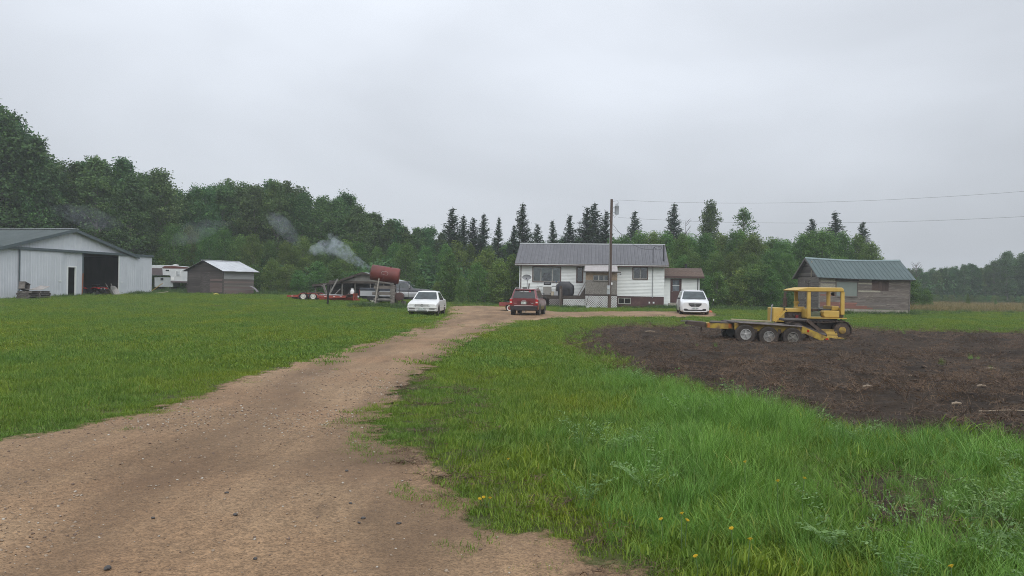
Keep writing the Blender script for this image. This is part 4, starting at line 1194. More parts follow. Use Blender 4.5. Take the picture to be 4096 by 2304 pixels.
MB().beam((llx + .1, -.05, llz - .2), (elx, -.05, gz - .05), .1, .16).beam((elx, -.05, gz - .05), (erx, -.05, gz - .05), .1, .2).build('lintel', DARK, opn)
for zx in (465, 690, 865, 1062, 1300, 1500, 1740):
    xx = s3(zx, 500)[0]; zt = s3(zx, 470 if zx < 600 else 415)[1]
    MB().tube([(xx, 0, -.2), (xx + random.uniform(-.05, .05), 0, zt)], [.075, .06], 7).build('post', LOGW, opn)
MB().box(s3(1200, 500)[0], s3(1270, 500)[0], 1.5, 3.2, 0, 1.0).build('junk_box', DARK, opn)
tag(MB().box(-.5, .5, -.35, .35, 0, .75).build('old_barrel_stove', DARK, bevel=.08, loc=OM @ Vector((s3(760, 500)[0], 1.5, 0))), 'dark old stove under the lean-to of the open shed', 'stove')
BUILT.append([tuple((OM @ Vector(p))[:2]) for p in ((elx, .3, 0), (erx, .3, 0), (erx, OD, 0), (elx, OD, 0))])
# timbers leaning on the lean-to
for (x0, y0, x1, y1, yl, w, m_, lab) in [(672, 600, 775, 362, -1.0, .24, LOGW, 'wide grey slab leaning steeply against the open shed'), (620, 590, 545, 455, -.8, .12, GREYW, 'brown plank leaning left under the lean-to roof edge'),
                                 (640, 600, 560, 440, -1.1, .09, GREYW, 'second thin plank crossing under the lean-to roof edge'), (745, 610, 815, 512, -1.3, .07, LOGW, 'short pale pole leaning behind the trailer deck'), (545, 470, 605, 440, -.9, .08, LOGW, 'short stick laid across the top of the leaning planks'),
                                 (960, 600, 985, 490, .3, .1, BRNW, 'dark plank leaning inside the open shed')]:
    a = OM @ Vector((s3(x0, y0, yl)[0], yl, s3(x0, y0, yl)[1])); b_ = OM @ Vector((s3(x1, y1, yl)[0], yl + .5, s3(x1, y1, yl + .5)[1]))
    tag(MB().beam((0, 0, 0), b_ - a, w, .06).build('leaning_timber', m_, loc=a), lab, 'timber')
# ================================================================== vehicles
RUB = mat('tyre_rubber', [(0.3, (0.016, 0.015, 0.014)), (0.7, (0.035, 0.032, 0.03))], 0.85, scale=6)
MUDRUB = mat('muddy_tyre', [(0.3, (0.022, 0.018, 0.015)), (0.7, (0.055, 0.044, 0.036))], 0.9, scale=5)
WPAINT = mat('white_car_paint', [(0.3, (0.66, 0.68, 0.69)), (0.7, (0.76, 0.77, 0.78))], 0.28, scale=1.5, coat=0.6)
WPAINT2 = mat('old_white_car_paint', [(0.3, (0.60, 0.61, 0.60)), (0.7, (0.72, 0.73, 0.71))], 0.38, scale=2.5, coat=0.2)
RPAINT = mat('dark_red_car_paint', [(0.3, (0.13, 0.012, 0.016)), (0.7, (0.18, 0.018, 0.022))], 0.28, scale=1.5, coat=0.7)
NAVY = mat('navy_truck_paint', [(0.3, (0.018, 0.022, 0.034)), (0.7, (0.032, 0.038, 0.055))], 0.35, scale=2, coat=0.3)
SILV = mat('silver_truck_paint', [(0.3, (0.34, 0.35, 0.37)), (0.7, (0.45, 0.46, 0.48))], 0.4, 0.2, scale=2, coat=0.2)
CHROME = mat('chrome', (0.55, 0.56, 0.57), 0.25, 0.9)
CARGL = glass_mat('car_glass', (0.04, 0.052, 0.055), 0.06)
TINTGL = glass_mat('tinted_glass', (0.014, 0.016, 0.018), 0.06)
LAMP = glass_mat('lamp_glass', (0.42, 0.44, 0.45), 0.12)
REDL = mat('red_lamp', (0.42, 0.012, 0.012), 0.2)
PLATE = mat('plate_white', (0.55, 0.60, 0.57), 0.5)
PINK = mat('plate_text_green', (0.03, 0.09, 0.06), 0.5)
ALLOY = mat('alloy_wheel', (0.36, 0.365, 0.37), 0.4, 0.6)
STEELW = mat('white_steel_wheel', [(0.3, (0.60, 0.58, 0.53)), (0.7, (0.72, 0.70, 0.65))], 0.5)
def body_loft(sts, m, name, parent, smooth=40, bevel=0):
    secs = []
    for y, prof in sts:
        r_ = [(w, y, z) for (w, z) in prof]
        l_ = [(-w, y, z) for (w, z) in reversed(prof) if w > 1e-6]
        secs.append(r_ + l_)
    return MB().loft(secs).build(name, m, parent, smooth=smooth, bevel=bevel)
class GH:
    """greenhouse: a frustum between a belt rectangle and a roof rectangle"""
    def __init__(s, b, t):
        s.b, s.t = b, t                                       # (y0, y1, half width, z)
    def pt(s, face, u, v):
        b, t = s.b, s.t
        L = lambda p, q: p + (q - p) * v
        y0, y1, w, z = L(b[0], t[0]), L(b[1], t[1]), L(b[2], t[2]), L(b[3], t[3])
        return {'f': (-w + 2 * w * u, y0, z), 'r': (-w + 2 * w * u, y1, z), 'R': (w, y0 + (y1 - y0) * u, z), 'L': (-w, y0 + (y1 - y0) * u, z)}[face]
    def body(s, m, parent, crown=0.04, name='cabin'):
        secs = []
        for v in (-0.08, 0.5, 0.92, 1.0):
            ring = []
            for f, us in (('f', np.linspace(.05, .95, 6)), ('R', np.linspace(.03, .97, 6)), ('r', np.linspace(.95, .05, 6)), ('L', np.linspace(.97, .03, 6))):
                for u in us:
                    p = list(s.pt(f, u, v))
                    if v == 1.0:
                        p[0] *= .96; p[2] += 0
                    ring.append(tuple(p))
            secs.append(ring)
        cx = (s.t[0] + s.t[1]) / 2
        secs.append([(p[0] * .6, cx + (p[1] - cx) * .7, p[2] + crown) for p in secs[-1]])
        return MB().loft(secs).build(name, m, parent, smooth=45)
    def pane(s, face, u0, u1, v0, v1, m, parent, name='window', off=.012, sk0=0, sk1=0):
        P = [Vector(s.pt(face, u0, v0)), Vector(s.pt(face, u1, v0)), Vector(s.pt(face, u1 + sk1, v1)), Vector(s.pt(face, u0 + sk0, v1))]
        n = (P[1] - P[0]).cross(P[3] - P[0]).normalized()
        c = Vector((0, (s.b[0] + s.b[1]) / 2, (s.b[3] + s.t[3]) / 2))
        if n.dot((P[0] + P[2]) / 2 - c) < 0: n = -n
        return MB().hexa([p + n * .002 for p in P], [p + n * off for p in P]).build(name, m, parent)
def wheel(parent, x, y, r, w, rim_m, tm=RUB, rimr=None, spokes=5, style='spoke'):
    rr = rimr or r * .62
    s_ = 1 if x > 0 else -1
    t_ = MB().lathe([(-w / 2, rr), (-w / 2, r * .93), (-w / 2 + .03, r), (w / 2 - .03, r), (w / 2, r * .93), (w / 2, rr)], (0, 0, 0), 'x', 22, True).build('wheel', tm, parent, smooth=35)
    t_.location = (x, y, r)
    o = s_ * w / 2
    mb = MB().lathe([(o * .25, rr * .985), (o * .98, rr * .99), (o * 1.02, rr * .92), (o * .8, rr * .86)], (0, 0, 0), 'x', 20)
    rim = mb.build('rim', rim_m, t_, smooth=35)
    mb = MB()
    if style == 'spoke':
        for k in range(spokes):
            a = 2 * math.pi * k / spokes + .3
            mb.beam((o * .86, math.cos(a) * rr * .15, math.sin(a) * rr * .15), (o * .92, math.cos(a) * rr * .9, math.sin(a) * rr * .9), rr * .26, .02, up=(1, 0, 0))
        mb.lathe([(o * .7, rr * .24), (o * 1.0, rr * .2)], (0, 0, 0), 'x', 12)
    else:
        mb.lathe([(o * .55, rr * .84), (o * .78, rr * .6), (o * .74, rr * .3), (o * .95, rr * .24), (o * .98, rr * .1)], (0, 0, 0), 'x', 16)
    mb.build('hub', rim_m, t_, smooth=35)
    if style == 'holes':
        for k in range(8):
            a = 2 * math.pi * k / 8
            MB().lathe([(o * .60, rr * .09), (o * .85, rr * .09)], (0, math.cos(a) * rr * .62, math.sin(a) * rr * .62), 'x', 7).build('vent_hole', BLACK, t_)
    return t_
def arch(parent, xw, y, r, zc, m=BLACK):
    for s_ in (-1, 1):
        mb = MB(); n = 14
        prof = [((r) * math.cos(math.pi * k / n), zc + r * math.sin(math.pi * k / n)) for k in range(n + 1)] + [(-r, zc - .12), (r, zc - .12)]
        a, b_ = (xw - .2, xw + .006) if s_ > 0 else (-xw - .006, -xw + .2)
        mb.prism([(y + p, q) for p, q in prof], a, b_, 'yz').build('wheel_arch', m, parent)
def mirror(parent, x, y, z, m=BLACK):
    for s_ in (-1, 1):
        MB().hexa([(s_ * x, y - .05, z), (s_ * (x + .2), y - .02, z), (s_ * (x + .2), y + .05, z), (s_ * x, y + .05, z)], [(s_ * x, y - .05, z + .13), (s_ * (x + .17), y - .02, z + .13), (s_ * (x + .17), y + .05, z + .13), (s_ * x, y + .05, z + .13)]).build('door_mirror', m, parent, bevel=.02)
def plate(parent, y, z, s_=-1, x=0, txt=None, tm=PINK):
    p = MB().box(x - .155, x + .155, y - .008, y + .008, z - .078, z + .078).build('licence_plate', PLATE, parent)
    if txt:
        text_mesh('plate_text', txt, .12, tm, p, (x, y + s_ * .010, z), (rad(90), 0, 0 if s_ < 0 else rad(180)), .001)
    return p

# ------------------------------------------------------------------ white sedan
jp = gnd(1712, 47.0)
sed = thing('parked_sedan', 'old white sedan parked on the grass in front of the rusty tank', 'car', jp, rad(-2.5))
def prof(a, b_, c, d, e, f): return [a, b_, c, d, e, (0, f)]
ST_ = [(-2.20, [(.66, .27), (.76, .30), (.79, .48), (.78, .60), (.70, .665), (0, .69)]), (-2.10, [(.70, .22), (.82, .28), (.845, .52), (.82, .67), (.71, .735), (0, .765)]),
       (-1.3, [(.72, .2), (.845, .28), (.855, .6), (.835, .80), (.72, .86), (0, .90)]), (-.78, [(.72, .2), (.845, .28), (.86, .62), (.84, .86), (.74, .91), (0, .945)]),
       (.5, [(.72, .2), (.845, .28), (.86, .62), (.84, .88), (.74, .925), (0, .95)]), (1.6, [(.72, .22), (.84, .3), (.855, .62), (.83, .89), (.73, .935), (0, .95)]),
       (2.12, [(.7, .26), (.82, .34), (.83, .6), (.80, .87), (.70, .92), (0, .93)]), (2.2, [(.66, .32), (.76, .38), (.78, .6), (.75, .82), (.65, .86), (0, .87)])]
body_loft(ST_, WPAINT2, 'body', sed)
gh = GH((-.85, 1.62, .77, .90), (-.08, .98, .57, 1.375))
gh.body(WPAINT2, sed, .035)
gh.pane('f', .06, .94, .06, .90, CARGL, sed, 'windscreen'); gh.pane('r', .08, .92, .1, .9, CARGL, sed, 'rear_window')
for f in 'LR':
    gh.pane(f, .16, .47, .1, .88, CARGL, sed, 'side_window', sk0=-.06); gh.pane(f, .51, .80, .1, .88, CARGL, sed, 'side_window', sk1=.03)
for yy in (-1.36, 1.15):
    arch(sed, .85, yy, .345, .32)
    for xx in (-.74, .74): wheel(sed, xx, yy, .30, .19, ALLOY)
mirror(sed, .80, -.62, .90)
yf = -2.2
for s_ in (-1, 1):
    MB().hexa([(s_ * .38, yf - .012, .535), (s_ * .74, yf + .025, .535), (s_ * .74, yf + .06, .535), (s_ * .38, yf + .03, .535)], [(s_ * .38, yf + .0, .665), (s_ * .72, yf + .04, .66), (s_ * .72, yf + .1, .66), (s_ * .38, yf + .06, .665)]).build('headlight', LAMP, sed)
    MB().box(min(s_ * .34, s_ * .36), max(s_ * .34, s_ * .36), yf - .015, yf + .02, .53, .67).build('lamp_divider', BLACK, sed)
    MB().box(min(s_ * .40, s_ * .72), max(s_ * .40, s_ * .72), yf - .02, yf + .01, .385, .435).build('fog_lamp', mat('smoked_lamp', (.12, .11, .11), .3), sed)
    MB().box(min(s_ * .36, s_ * .72), max(s_ * .36, s_ * .72), yf - .01, yf + .03, .262, .315).build('bumper_slot', BLACK, sed)
gr = MB().box(-.34, .34, yf - .01, yf + .02, .545, .665).build('grille', BLACK, sed)
for zz in (.56, .605, .655): MB().box(-.34, .34, yf - .022, yf - .008, zz - .012, zz + .012).build('grille_bar', WPAINT2, gr)
MB().lathe([(-.035, .075), (-.02, .08), (-.02, .055), (-.035, .055)], (0, yf, .605), 'y', 18, True).beam((-.035, yf - .03, .655), (0, yf - .03, .555), .016, .012).beam((.035, yf - .03, .655), (0, yf - .03, .555), .016, .012).build('badge', CHROME, gr)
MB().prism([(-.845, .46), (.845, .46), (.84, .515), (-.84, .515)], yf - .035, yf + .12, 'xz').build('bumper_strip', WPAINT2, sed, bevel=.012)
MB().box(-.3, .3, yf - .012, yf + .03, .262, .318).build('air_intake', BLACK, sed)
MB().box(-.80, .80, yf + .06, yf + .1, .60, .64).build('panel_gap', BLACK, sed)
plate(sed, yf - .03, .40, txt='GFX 792')
MB().tube([(-.55, -.93, .935), (.0, -.97, .955), (.6, -.93, .935)], .012, 6).build('wiper', BLACK, sed)
for s_ in (-1, 1):
    MB().box(min(s_ * .46, s_ * .72), max(s_ * .46, s_ * .72), 2.19, 2.215, .62, .78).build('tail_light', REDL, sed)
    MB().box(min(s_ * .855, s_ * .868), max(s_ * .855, s_ * .868), -.9, 1.6, .45, .50).build('side_strip', WPAINT2, sed)

# ------------------------------------------------------------------ white minivan
vp = gnd(2770, 57.0)
van = thing('parked_minivan', 'white minivan parked facing out beside the brown side door', 'minivan', vp, rad(-8.5))
ST_ = [(-2.56, [(.70, .28), (.80, .32), (.84, .55), (.80, .78), (.68, .86), (0, .89)]), (-2.44, [(.78, .22), (.93, .30), (.96, .58), (.90, .86), (.76, .94), (0, .98)]),
       (-1.9, [(.84, .2), (.985, .3), (1.0, .65), (.96, .96), (.82, 1.03), (0, 1.08)]), (-1.45, [(.84, .2), (.99, .3), (1.0, .68), (.97, 1.02), (.86, 1.08), (0, 1.12)]),
       (1.2, [(.84, .2), (.99, .3), (1.0, .7), (.975, 1.05), (.88, 1.1), (0, 1.14)]), (2.35, [(.82, .25), (.97, .34), (.985, .7), (.95, 1.06), (.86, 1.1), (0, 1.12)]), (2.56, [(.74, .32), (.88, .4), (.9, .7), (.87, 1.0), (.8, 1.04), (0, 1.06)])]
body_loft(ST_, WPAINT, 'body', van)
gv = GH((-1.72, 2.5, .92, 1.06), (-.75, 2.25, .72, 1.66))
gv.body(WPAINT, van, .05)
gv.pane('f', .05, .95, .04, .93, CARGL, van, 'windscreen'); gv.pane('r', .08, .92, .1, .9, TINTGL, van, 'rear_window')
for f in 'LR':
    gv.pane(f, .10, .40, .08, .88, CARGL, van, 'side_window', sk0=-.03); gv.pane(f, .43, .68, .08, .88, TINTGL, van, 'side_window'); gv.pane(f, .71, .95, .08, .88, TINTGL, van, 'side_window')
    s_ = 1 if f == 'R' else -1
    MB().tube([(s_ * .66, -.3, 1.66), (s_ * .66, -.2, 1.74), (s_ * .66, 1.8, 1.74), (s_ * .66, 1.9, 1.66)], .022, 6).build('roof_rail', GREYM, van)
for yy in (-1.55, 1.5):
    arch(van, .99, yy, .40, .36)
    for xx in (-.86, .86): wheel(van, xx, yy, .345, .23, ALLOY)
mirror(van, .93, -1.35, 1.06)
yf = -2.56
for s_ in (-1, 1):
    MB().hexa([(s_ * .50, yf - .005, .70), (s_ * .80, yf + .10, .66), (s_ * .80, yf + .16, .66), (s_ * .50, yf + .05, .70)], [(s_ * .50, yf + .03, .83), (s_ * .80, yf + .17, .86), (s_ * .80, yf + .25, .86), (s_ * .50, yf + .1, .83)]).build('headlight', LAMP, van)
    MB().lathe([(-.02, .085), (.06, .07)], (s_ * .68, yf + .04, .755), 'y', 12).build('lamp_lens', CHROME, van)
gq = MB().prism([(-.44, .82), (.44, .82), (.42, .70), (.26, .585), (-.26, .585), (-.42, .70)], yf - .012, yf + .03, 'xz').build('grille', BLACK, van)
MB().box(-.43, .43, yf - .03, yf - .01, .695, .725).build('grille_crossbar', CHROME, gq)
for xx in (-.03, .03): MB().box(xx - .014, xx + .014, yf - .032, yf - .012, .585, .82).build('grille_upright', CHROME, gq)
MB().lathe([(-.045, .04), (-.03, .04)], (0, yf, .71), 'y', 8).build('badge', BLACK, gq)
MB().prism([(-.70, .30), (.70, .30), (.76, .38), (.70, .45), (.55, .44), (.45, .385), (-.45, .385), (-.55, .44), (-.70, .45), (-.76, .38)], yf - .015, yf + .06, 'xz').build('lower_intake', BLACK, van)
MB().box(-.78, .78, yf - .02, yf + .08, .235, .285).build('bumper_lip', WPAINT, van, bevel=.015)
plate(van, yf - .022, .47, txt='HAB 340', tm=mat('plate_text_blue', (.03, .05, .12), .5))
MB().tube([(-.7, -1.80, 1.09), (0, -1.88, 1.125), (.7, -1.80, 1.09)], .016, 6).build('wiper', BLACK, van)
for s_ in (-1, 1): MB().box(min(s_ * .8, s_ * .9), max(s_ * .8, s_ * .9), 2.53, 2.56, .7, 1.05).build('tail_light', REDL, van)

# ------------------------------------------------------------------ red sport utility seen from behind
ep = gnd(2116, 50.3)
suv = thing('parked_suv', 'dark red boxy sport utility car parked with its back to the drive', 'car', ep, rad(180 - 9.0))
ST_ = [(-2.2, [(.66, .42), (.76, .46), (.80, .66), (.78, .86), (.68, .93), (0, .95)]), (-2.05, [(.76, .36), (.86, .42), (.88, .68), (.84, .94), (.72, 1.0), (0, 1.02)]), (-1.2, [(.78, .32), (.875, .4), (.885, .7), (.85, 1.0), (.74, 1.05), (0, 1.08)]),
       (-.6, [(.78, .32), (.87, .4), (.88, .7), (.86, 1.03), (.78, 1.07), (0, 1.1)]), (1.6, [(.78, .32), (.87, .4), (.88, .72), (.86, 1.04), (.80, 1.08), (0, 1.1)]), (2.12, [(.78, .38), (.87, .44), (.88, .72), (.86, 1.03), (.80, 1.08), (0, 1.1)]), (2.2, [(.72, .46), (.83, .5), (.85, .72), (.83, 1.0), (.78, 1.05), (0, 1.06)])]
body_loft(ST_, RPAINT, 'body', suv)
gs = GH((-.95, 2.17, .82, 1.04), (-.35, 1.86, .655, 1.63))
gs.body(RPAINT, suv, .03)
rw = gs.pane('r', .07, .93, .06, .84, TINTGL, suv, 'rear_window'); gs.pane('f', .06, .94, .06, .9, CARGL, suv, 'windscreen')
for f in 'LR':
    gs.pane(f, .12, .38, .08, .86, TINTGL, suv, 'side_window', sk0=-.05); gs.pane(f, .41, .66, .08, .86, TINTGL, suv, 'side_window'); gs.pane(f, .69, .90, .08, .86, TINTGL, suv, 'side_window')
    s_ = 1 if f == 'R' else -1
    MB().tube([(s_ * .6, -.1, 1.63), (s_ * .6, .0, 1.70), (s_ * .6, 1.55, 1.70), (s_ * .6, 1.65, 1.63)], .022, 6).build('roof_rail', mat('rail_grey', (.42, .40, .38), .4, .3), suv)
for yy in (-1.32, 1.3):
    arch(suv, .875, yy, .41, .37)
    for xx in (-.765, .765): wheel(suv, xx, yy, .35, .22, ALLOY)
mirror(suv, .83, -.72, 1.02)
yr = 2.2
for s_ in (-1, 1):
    tlp = MB().box(min(s_ * .70, s_ * .865), max(s_ * .70, s_ * .865), yr - .12, yr + .02, .70, 1.02).build('tail_light', REDL, suv, bevel=.02)
    MB().box(min(s_ * .72, s_ * .845), max(s_ * .72, s_ * .845), yr + .021, yr + .028, .80, .88).build('reverse_lamp', mat('pale_lamp', (.6, .5, .46), .25), tlp)
MB().hexa([(-.80, 1.95, .34), (.80, 1.95, .34), (.78, yr + .03, .36), (-.78, yr + .03, .36)], [(-.885, 1.95, .62), (.885, 1.95, .62), (.85, yr + .05, .62), (-.85, yr + .05, .62)]).build('rear_bumper', mat('grey_bumper_plastic', (.028, .024, .026), .6), suv, bevel=.03)
MB().box(-.58, .58, yr + .035, yr + .055, .625, .655).build('bumper_trim', mat('pale_trim', (.48, .42, .40), .4), suv)
MB().prism([(-.38, .70), (.38, .70), (.42, .90), (-.42, .90)], yr - .01, yr + .012, 'xz').build('plate_recess', mat('recess_red', (.10, .012, .014), .4), suv)
plate(suv, yr + .022, .80, 1, txt='GUY 103')
MB().box(-.12, .12, yr + .012, yr + .03, .915, .945).build('tailgate_handle', CHROME, suv)
MB().box(-.58, -.46, yr + .0, yr + .014, .76, .79).build('badge', CHROME, suv)
MB().box(.44, .60, yr + .0, yr + .014, .745, .80).build('badge', mat('dull_badge', (.25, .10, .10), .4), suv)
q = gs.pt('r', .5, .84)
MB().box(-.60, .60, 1.84, 1.98, 1.585, 1.62).build('spoiler', RPAINT, suv, bevel=.012)
qa = Vector(gs.pt('r', .5, .78)); tilt = math.atan2(2.17 - 1.86, 1.63 - 1.04)
text_mesh('window_decal', 'Truth Matters', .10, mat('decal_white', (.75, .75, .74), .5), rw, (qa.x + .03, qa.y + .016, qa.z), (rad(90) - tilt * -1 - 2 * tilt, 0, rad(180)), .001)
MB(Matrix.Translation((-.33, qa.y + .012, qa.z)) @ Matrix.Rotation(tilt, 4, 'X')).prism([(.0, .06), (.05, .03), (.06, -.03), (.0, -.06), (-.06, -.03), (-.05, .03)], 0, .004, 'xz').build('decal_leaf', mat('decal_red', (.45, .02, .06), .5), rw)
MB().tube([(-.05, yr - .3, .30), (-.05, yr + .02, .30)], .03, 8).build('exhaust', GREYM, suv)

# ------------------------------------------------------------------ two tone pickup
tp = gnd(1592, 62.0)
trk = thing('pickup_truck', 'navy and silver two tone pickup truck parked behind the log crib', 'pickup truck', tp, rad(88))
def trk_sec(y, zt, w=.99, zb=.52):
    return (y, [(w - .06, zb), (w, zb + .05), (w + .01, .80), (w, zt - .12), (w - .05, zt), (0, zt + .02)])
body_loft([trk_sec(-2.92, 1.02, .93, .56), trk_sec(-2.8, 1.12), trk_sec(-2.2, 1.2), trk_sec(-1.5, 1.24), trk_sec(.10, 1.24)], NAVY, 'body', trk)
body_loft([(-2.84, [(.985, .60), (1.005, .64), (1.018, .80), (1.012, .93), (1.0, .95), (0, .95)]), (.11, [(.985, .58), (1.0, .62), (1.018, .80), (1.012, .98), (1.0, 1.0), (0, 1.0)])], SILV, 'lower_panel', trk)
for s_ in (-1, 1):
    bx = MB()
    a, b_ = (.90, .99) if s_ > 0 else (-.99, -.90)
    bx.box(a, b_, .17, 2.78, .58, 1.24)
    bd = bx.build('bed_side', NAVY, trk, bevel=.03)
    c, d_ = (.991, 1.012) if s_ > 0 else (-1.012, -.991)
    MB().box(c, d_, .19, 2.72, .62, 1.0).build('lower_side_panel', SILV, bd)
    MB().box(c * 1.0, d_ * 1.004 if s_ > 0 else d_, .19, 2.74, 1.005, 1.03).build('chrome_strip', CHROME, bd)
    e_, f_ = (1.012, 1.024) if s_ > 0 else (-1.024, -1.012)
    MB().box(e_, f_, -2.6, .09, 1.0, 1.025).build('chrome_strip', CHROME, trk)
    MB().box(e_, f_, -1.0, -.98, .62, 1.2).box(e_, f_, .03, .05, .62, 1.2).build('door_seam', BLACK, trk, kind='stuff')
    MB().box(min(s_ * 1.01, s_ * 1.03), max(s_ * 1.01, s_ * 1.03), -.2, -.05, 1.06, 1.1).build('door_handle', CHROME, trk)
MB().box(-.9, .9, .17, .23, .6, 1.24).box(-.9, .9, .23, 2.7, .6, .66).build('bed_floor', NAVY, trk)
MB().box(-.9, .9, 2.72, 2.79, .6, 1.22).build('tailgate', SILV, trk)
gt = GH((-1.40, .10, .93, 1.22), (-.82, .0, .76, 1.74))
gt.body(NAVY, trk, .04)
MB().box(-.72, .72, -.84, .0, 1.775, 1.80).build('roof_skin', SILV, trk, bevel=.012)
gt.pane('f', .05, .95, .05, .92, CARGL, trk, 'windscreen'); gt.pane('r', .1, .9, .1, .88, CARGL, trk, 'rear_window')
for f in 'LR':
    gt.pane(f, .13, .26, .07, .8, CARGL, trk, 'vent_window', sk0=-.0, sk1=-.04); gt.pane(f, .30, .90, .07, .9, CARGL, trk, 'side_window', sk0=-.05)
for yy in (-2.02, 1.72):
    arch(trk, 1.005, yy, .45, .45)
    for xx in (-.86, .86): wheel(trk, xx, yy, .37, .24, STEELW, style='holes')
for s_ in (-1, 1):
    MB().box(min(s_ * .96, s_ * 1.14), max(s_ * .96, s_ * 1.14), -1.12, -1.02, 1.26, 1.52).build('door_mirror', CHROME, trk, bevel=.02)
    MB().box(min(s_ * .55, s_ * .9), max(s_ * .55, s_ * .9), -2.95, -2.9, .80, .98).build('headlight', LAMP, trk)
    MB().box(min(s_ * .905, s_ * .985), max(s_ * .905, s_ * .985), 2.785, 2.80, .72, 1.1).build('tail_light', REDL, trk)
MB().box(-.5, .5, -2.94, -2.9, .78, .99).build('grille', BLACK, trk)
MB().box(-.98, .98, -3.06, -2.92, .5, .66).build('front_bumper', CHROME, trk, bevel=.03)
MB().box(-.95, .95, 2.8, 2.95, .46, .62).build('rear_bumper', CHROME, trk, bevel=.03)
MB().box(-.8, .8, -2.4, 2.6, .42, .58).build('chassis', BLACK, trk)

# ------------------------------------------------------------------ red car trailer
TRED = mat('orange_red_paint', [(0.25, (0.20, 0.035, 0.022)), (0.6, (0.33, 0.05, 0.03)), (0.85, (0.40, 0.075, 0.045))], 0.5, scale=2.2, detail=6)
cp = gnd(1300, 64.0)
crt = thing('car_trailer', 'red flatbed car trailer with two white wheels on the lawn', 'trailer', cp, rad(0))
CX = lambda zx: ((1140 + zx * .26398) - 1300) / FPX * 64.0
zz_ = lambda zy: W(1300, 1020 + zy * .26398, 64.0).z - cp.z
xl, xr_ = CX(85), CX(1075)
zd = zz_(612)
for y_ in (-1.0, 1.0):
    MB().box(xl, xr_ - 0.6, y_ - .04, y_ + .04, zd - .16, zd).build('side_rail', TRED, crt)
MB().hexa([(CX(560), -1.02, zd - .32), (CX(1080), -.4, zd - .36), (CX(1080), .4, zd - .36), (CX(560), 1.02, zd - .32)], [(CX(560), -1.02, zd - .162), (CX(1080), -.6, zd - .13), (CX(1080), .6, zd - .13), (CX(560), 1.02, zd - .162)]).build('frame', TRED, crt)
MB().box(xl, xl + .06, -.95, .95, zd - .16, zd - .01).build('rear_rail', TRED, crt)
MB().box(xl + .35, xl + 1.1, -.9, -.3, zd - .28, zd - .17).build('ramp_holder', BLACK, crt)
for i in range(9):
    y_ = -.92 + i * .205
    MB().box(xl + .08, xr_ - .5, y_, y_ + .19, zd - .05, zd - .012).build('deck_plank', GREYW, crt)
fb = MB().hexa([(CX(900), -1.0, zd + .02), (xr_, -.8, zd + .14), (xr_, .8, zd + .14), (CX(900), 1.0, zd + .02)], [(CX(900), -1.0, zd + .05), (xr_, -.8, zd + .17), (xr_, .8, zd + .17), (CX(900), 1.0, zd + .05)]).build('front_deck', mat('rusty_deck', (.16, .06, .04), .8), crt)
MB().box(xr_ - .07, xr_, -.85, .85, zd - .36, zd + .2).build('front_board', TRED, crt)
MB().hexa([(xr_, -.5, zd - .36), (CX(1135), -.06, zd - .36), (CX(1135), .06, zd - .36), (xr_, .5, zd - .36)], [(xr_, -.5, zd - .25), (CX(1135), -.06, zd - .27), (CX(1135), .06, zd - .27), (xr_, .5, zd - .25)]).build('tongue', TRED, crt)
wr = .335
for s_ in (-1, 1):
    n = 16; x0, x1 = CX(262), CX(562); top = zz_(575); bt = zd - .2
    pts = []
    for k in range(n + 1):
        u = k / n
        e_ = math.sin(math.pi * u)
        pts.append((x0 + (x1 - x0) * (0.5 - 0.5 * math.copysign(abs(math.cos(math.pi * u)) ** .7, math.cos(math.pi * u))), bt + (top - bt) * e_ ** .55))
    inner = [(x0 + .04 + (p[0] - x0) * ((x1 - x0 - .08) / (x1 - x0)), p[1] - .035) for p in pts]
    ya, yb = (-1.32, -1.04) if s_ < 0 else (1.04, 1.32)
    MB().prism(pts + inner[::-1], ya, yb, 'xz').build('fender', TRED, crt)
    skirt = [pts[0]] + pts[1:-1] + [pts[-1]]
    for zx in (340, 487):
        wx = CX(zx)
        w_ = MB(Matrix.Translation((0, 0, 0))).lathe([(-.1, wr * .62), (-.1, wr * .93), (-.07, wr), (.07, wr), (.1, wr * .93), (.1, wr * .62)], (0, 0, 0), 'y', 22, True).build('wheel', RUB, crt, smooth=35)
        w_.location = (wx, s_ * 1.18, wr)
        o_ = s_ * .1
        MB().lathe([(o_ * .2, wr * .6), (o_ * .98, wr * .62), (o_ * 1.02, wr * .55), (o_ * .75, wr * .5), (o_ * .8, wr * .2), (o_ * 1.1, wr * .16), (o_ * 1.12, wr * .05)], (0, 0, 0), 'y', 20).build('rim', STEELW, w_, smooth=35)
        for k in range(8):
            a = 2 * math.pi * k / 8
            MB().lathe([(o_ * .6, wr * .06), (o_ * .86, wr * .06)], (math.cos(a) * wr * .36, 0, math.sin(a) * wr * .36), 'y', 6).build('vent_hole', BLACK, w_)
    for zx in (165, 660, 790, 890):
        MB().box(CX(zx) - .08, CX(zx) + .08, s_ * 1.045 - .004, s_ * 1.045 + .004, zd - .085, zd - .055).build('reflector_strip', LATT, crt)
for k, (zx0, zx1) in enumerate(((575, 905), (590, 880))):
    tag(MB().tube([(0, 0, 0), ((CX(zx1) - CX(zx0)) * .5, .1, .03), (CX(zx1) - CX(zx0), 0, .0)], .035, 8).build('steel_pipe', GREYM, loc=cp + Vector((CX(zx0), -.55 + .5 * k, zd + .03))), ('pale steel pipe lying along the near side of the trailer deck', 'pale steel pipe lying along the far side of the trailer deck')[k], 'pipe')
pt_ = thing('propane_cylinder', 'white propane cylinder standing on the front of the red trailer', 'gas cylinder', cp + Vector((CX(1025), -.1, zd + .13)))
MB().lathe([(0, .14), (.03, .155), (.28, .155), (.36, .1), (.37, .05)], (0, 0, 0), 'z', 16).build('body', LATT, pt_, smooth=50)
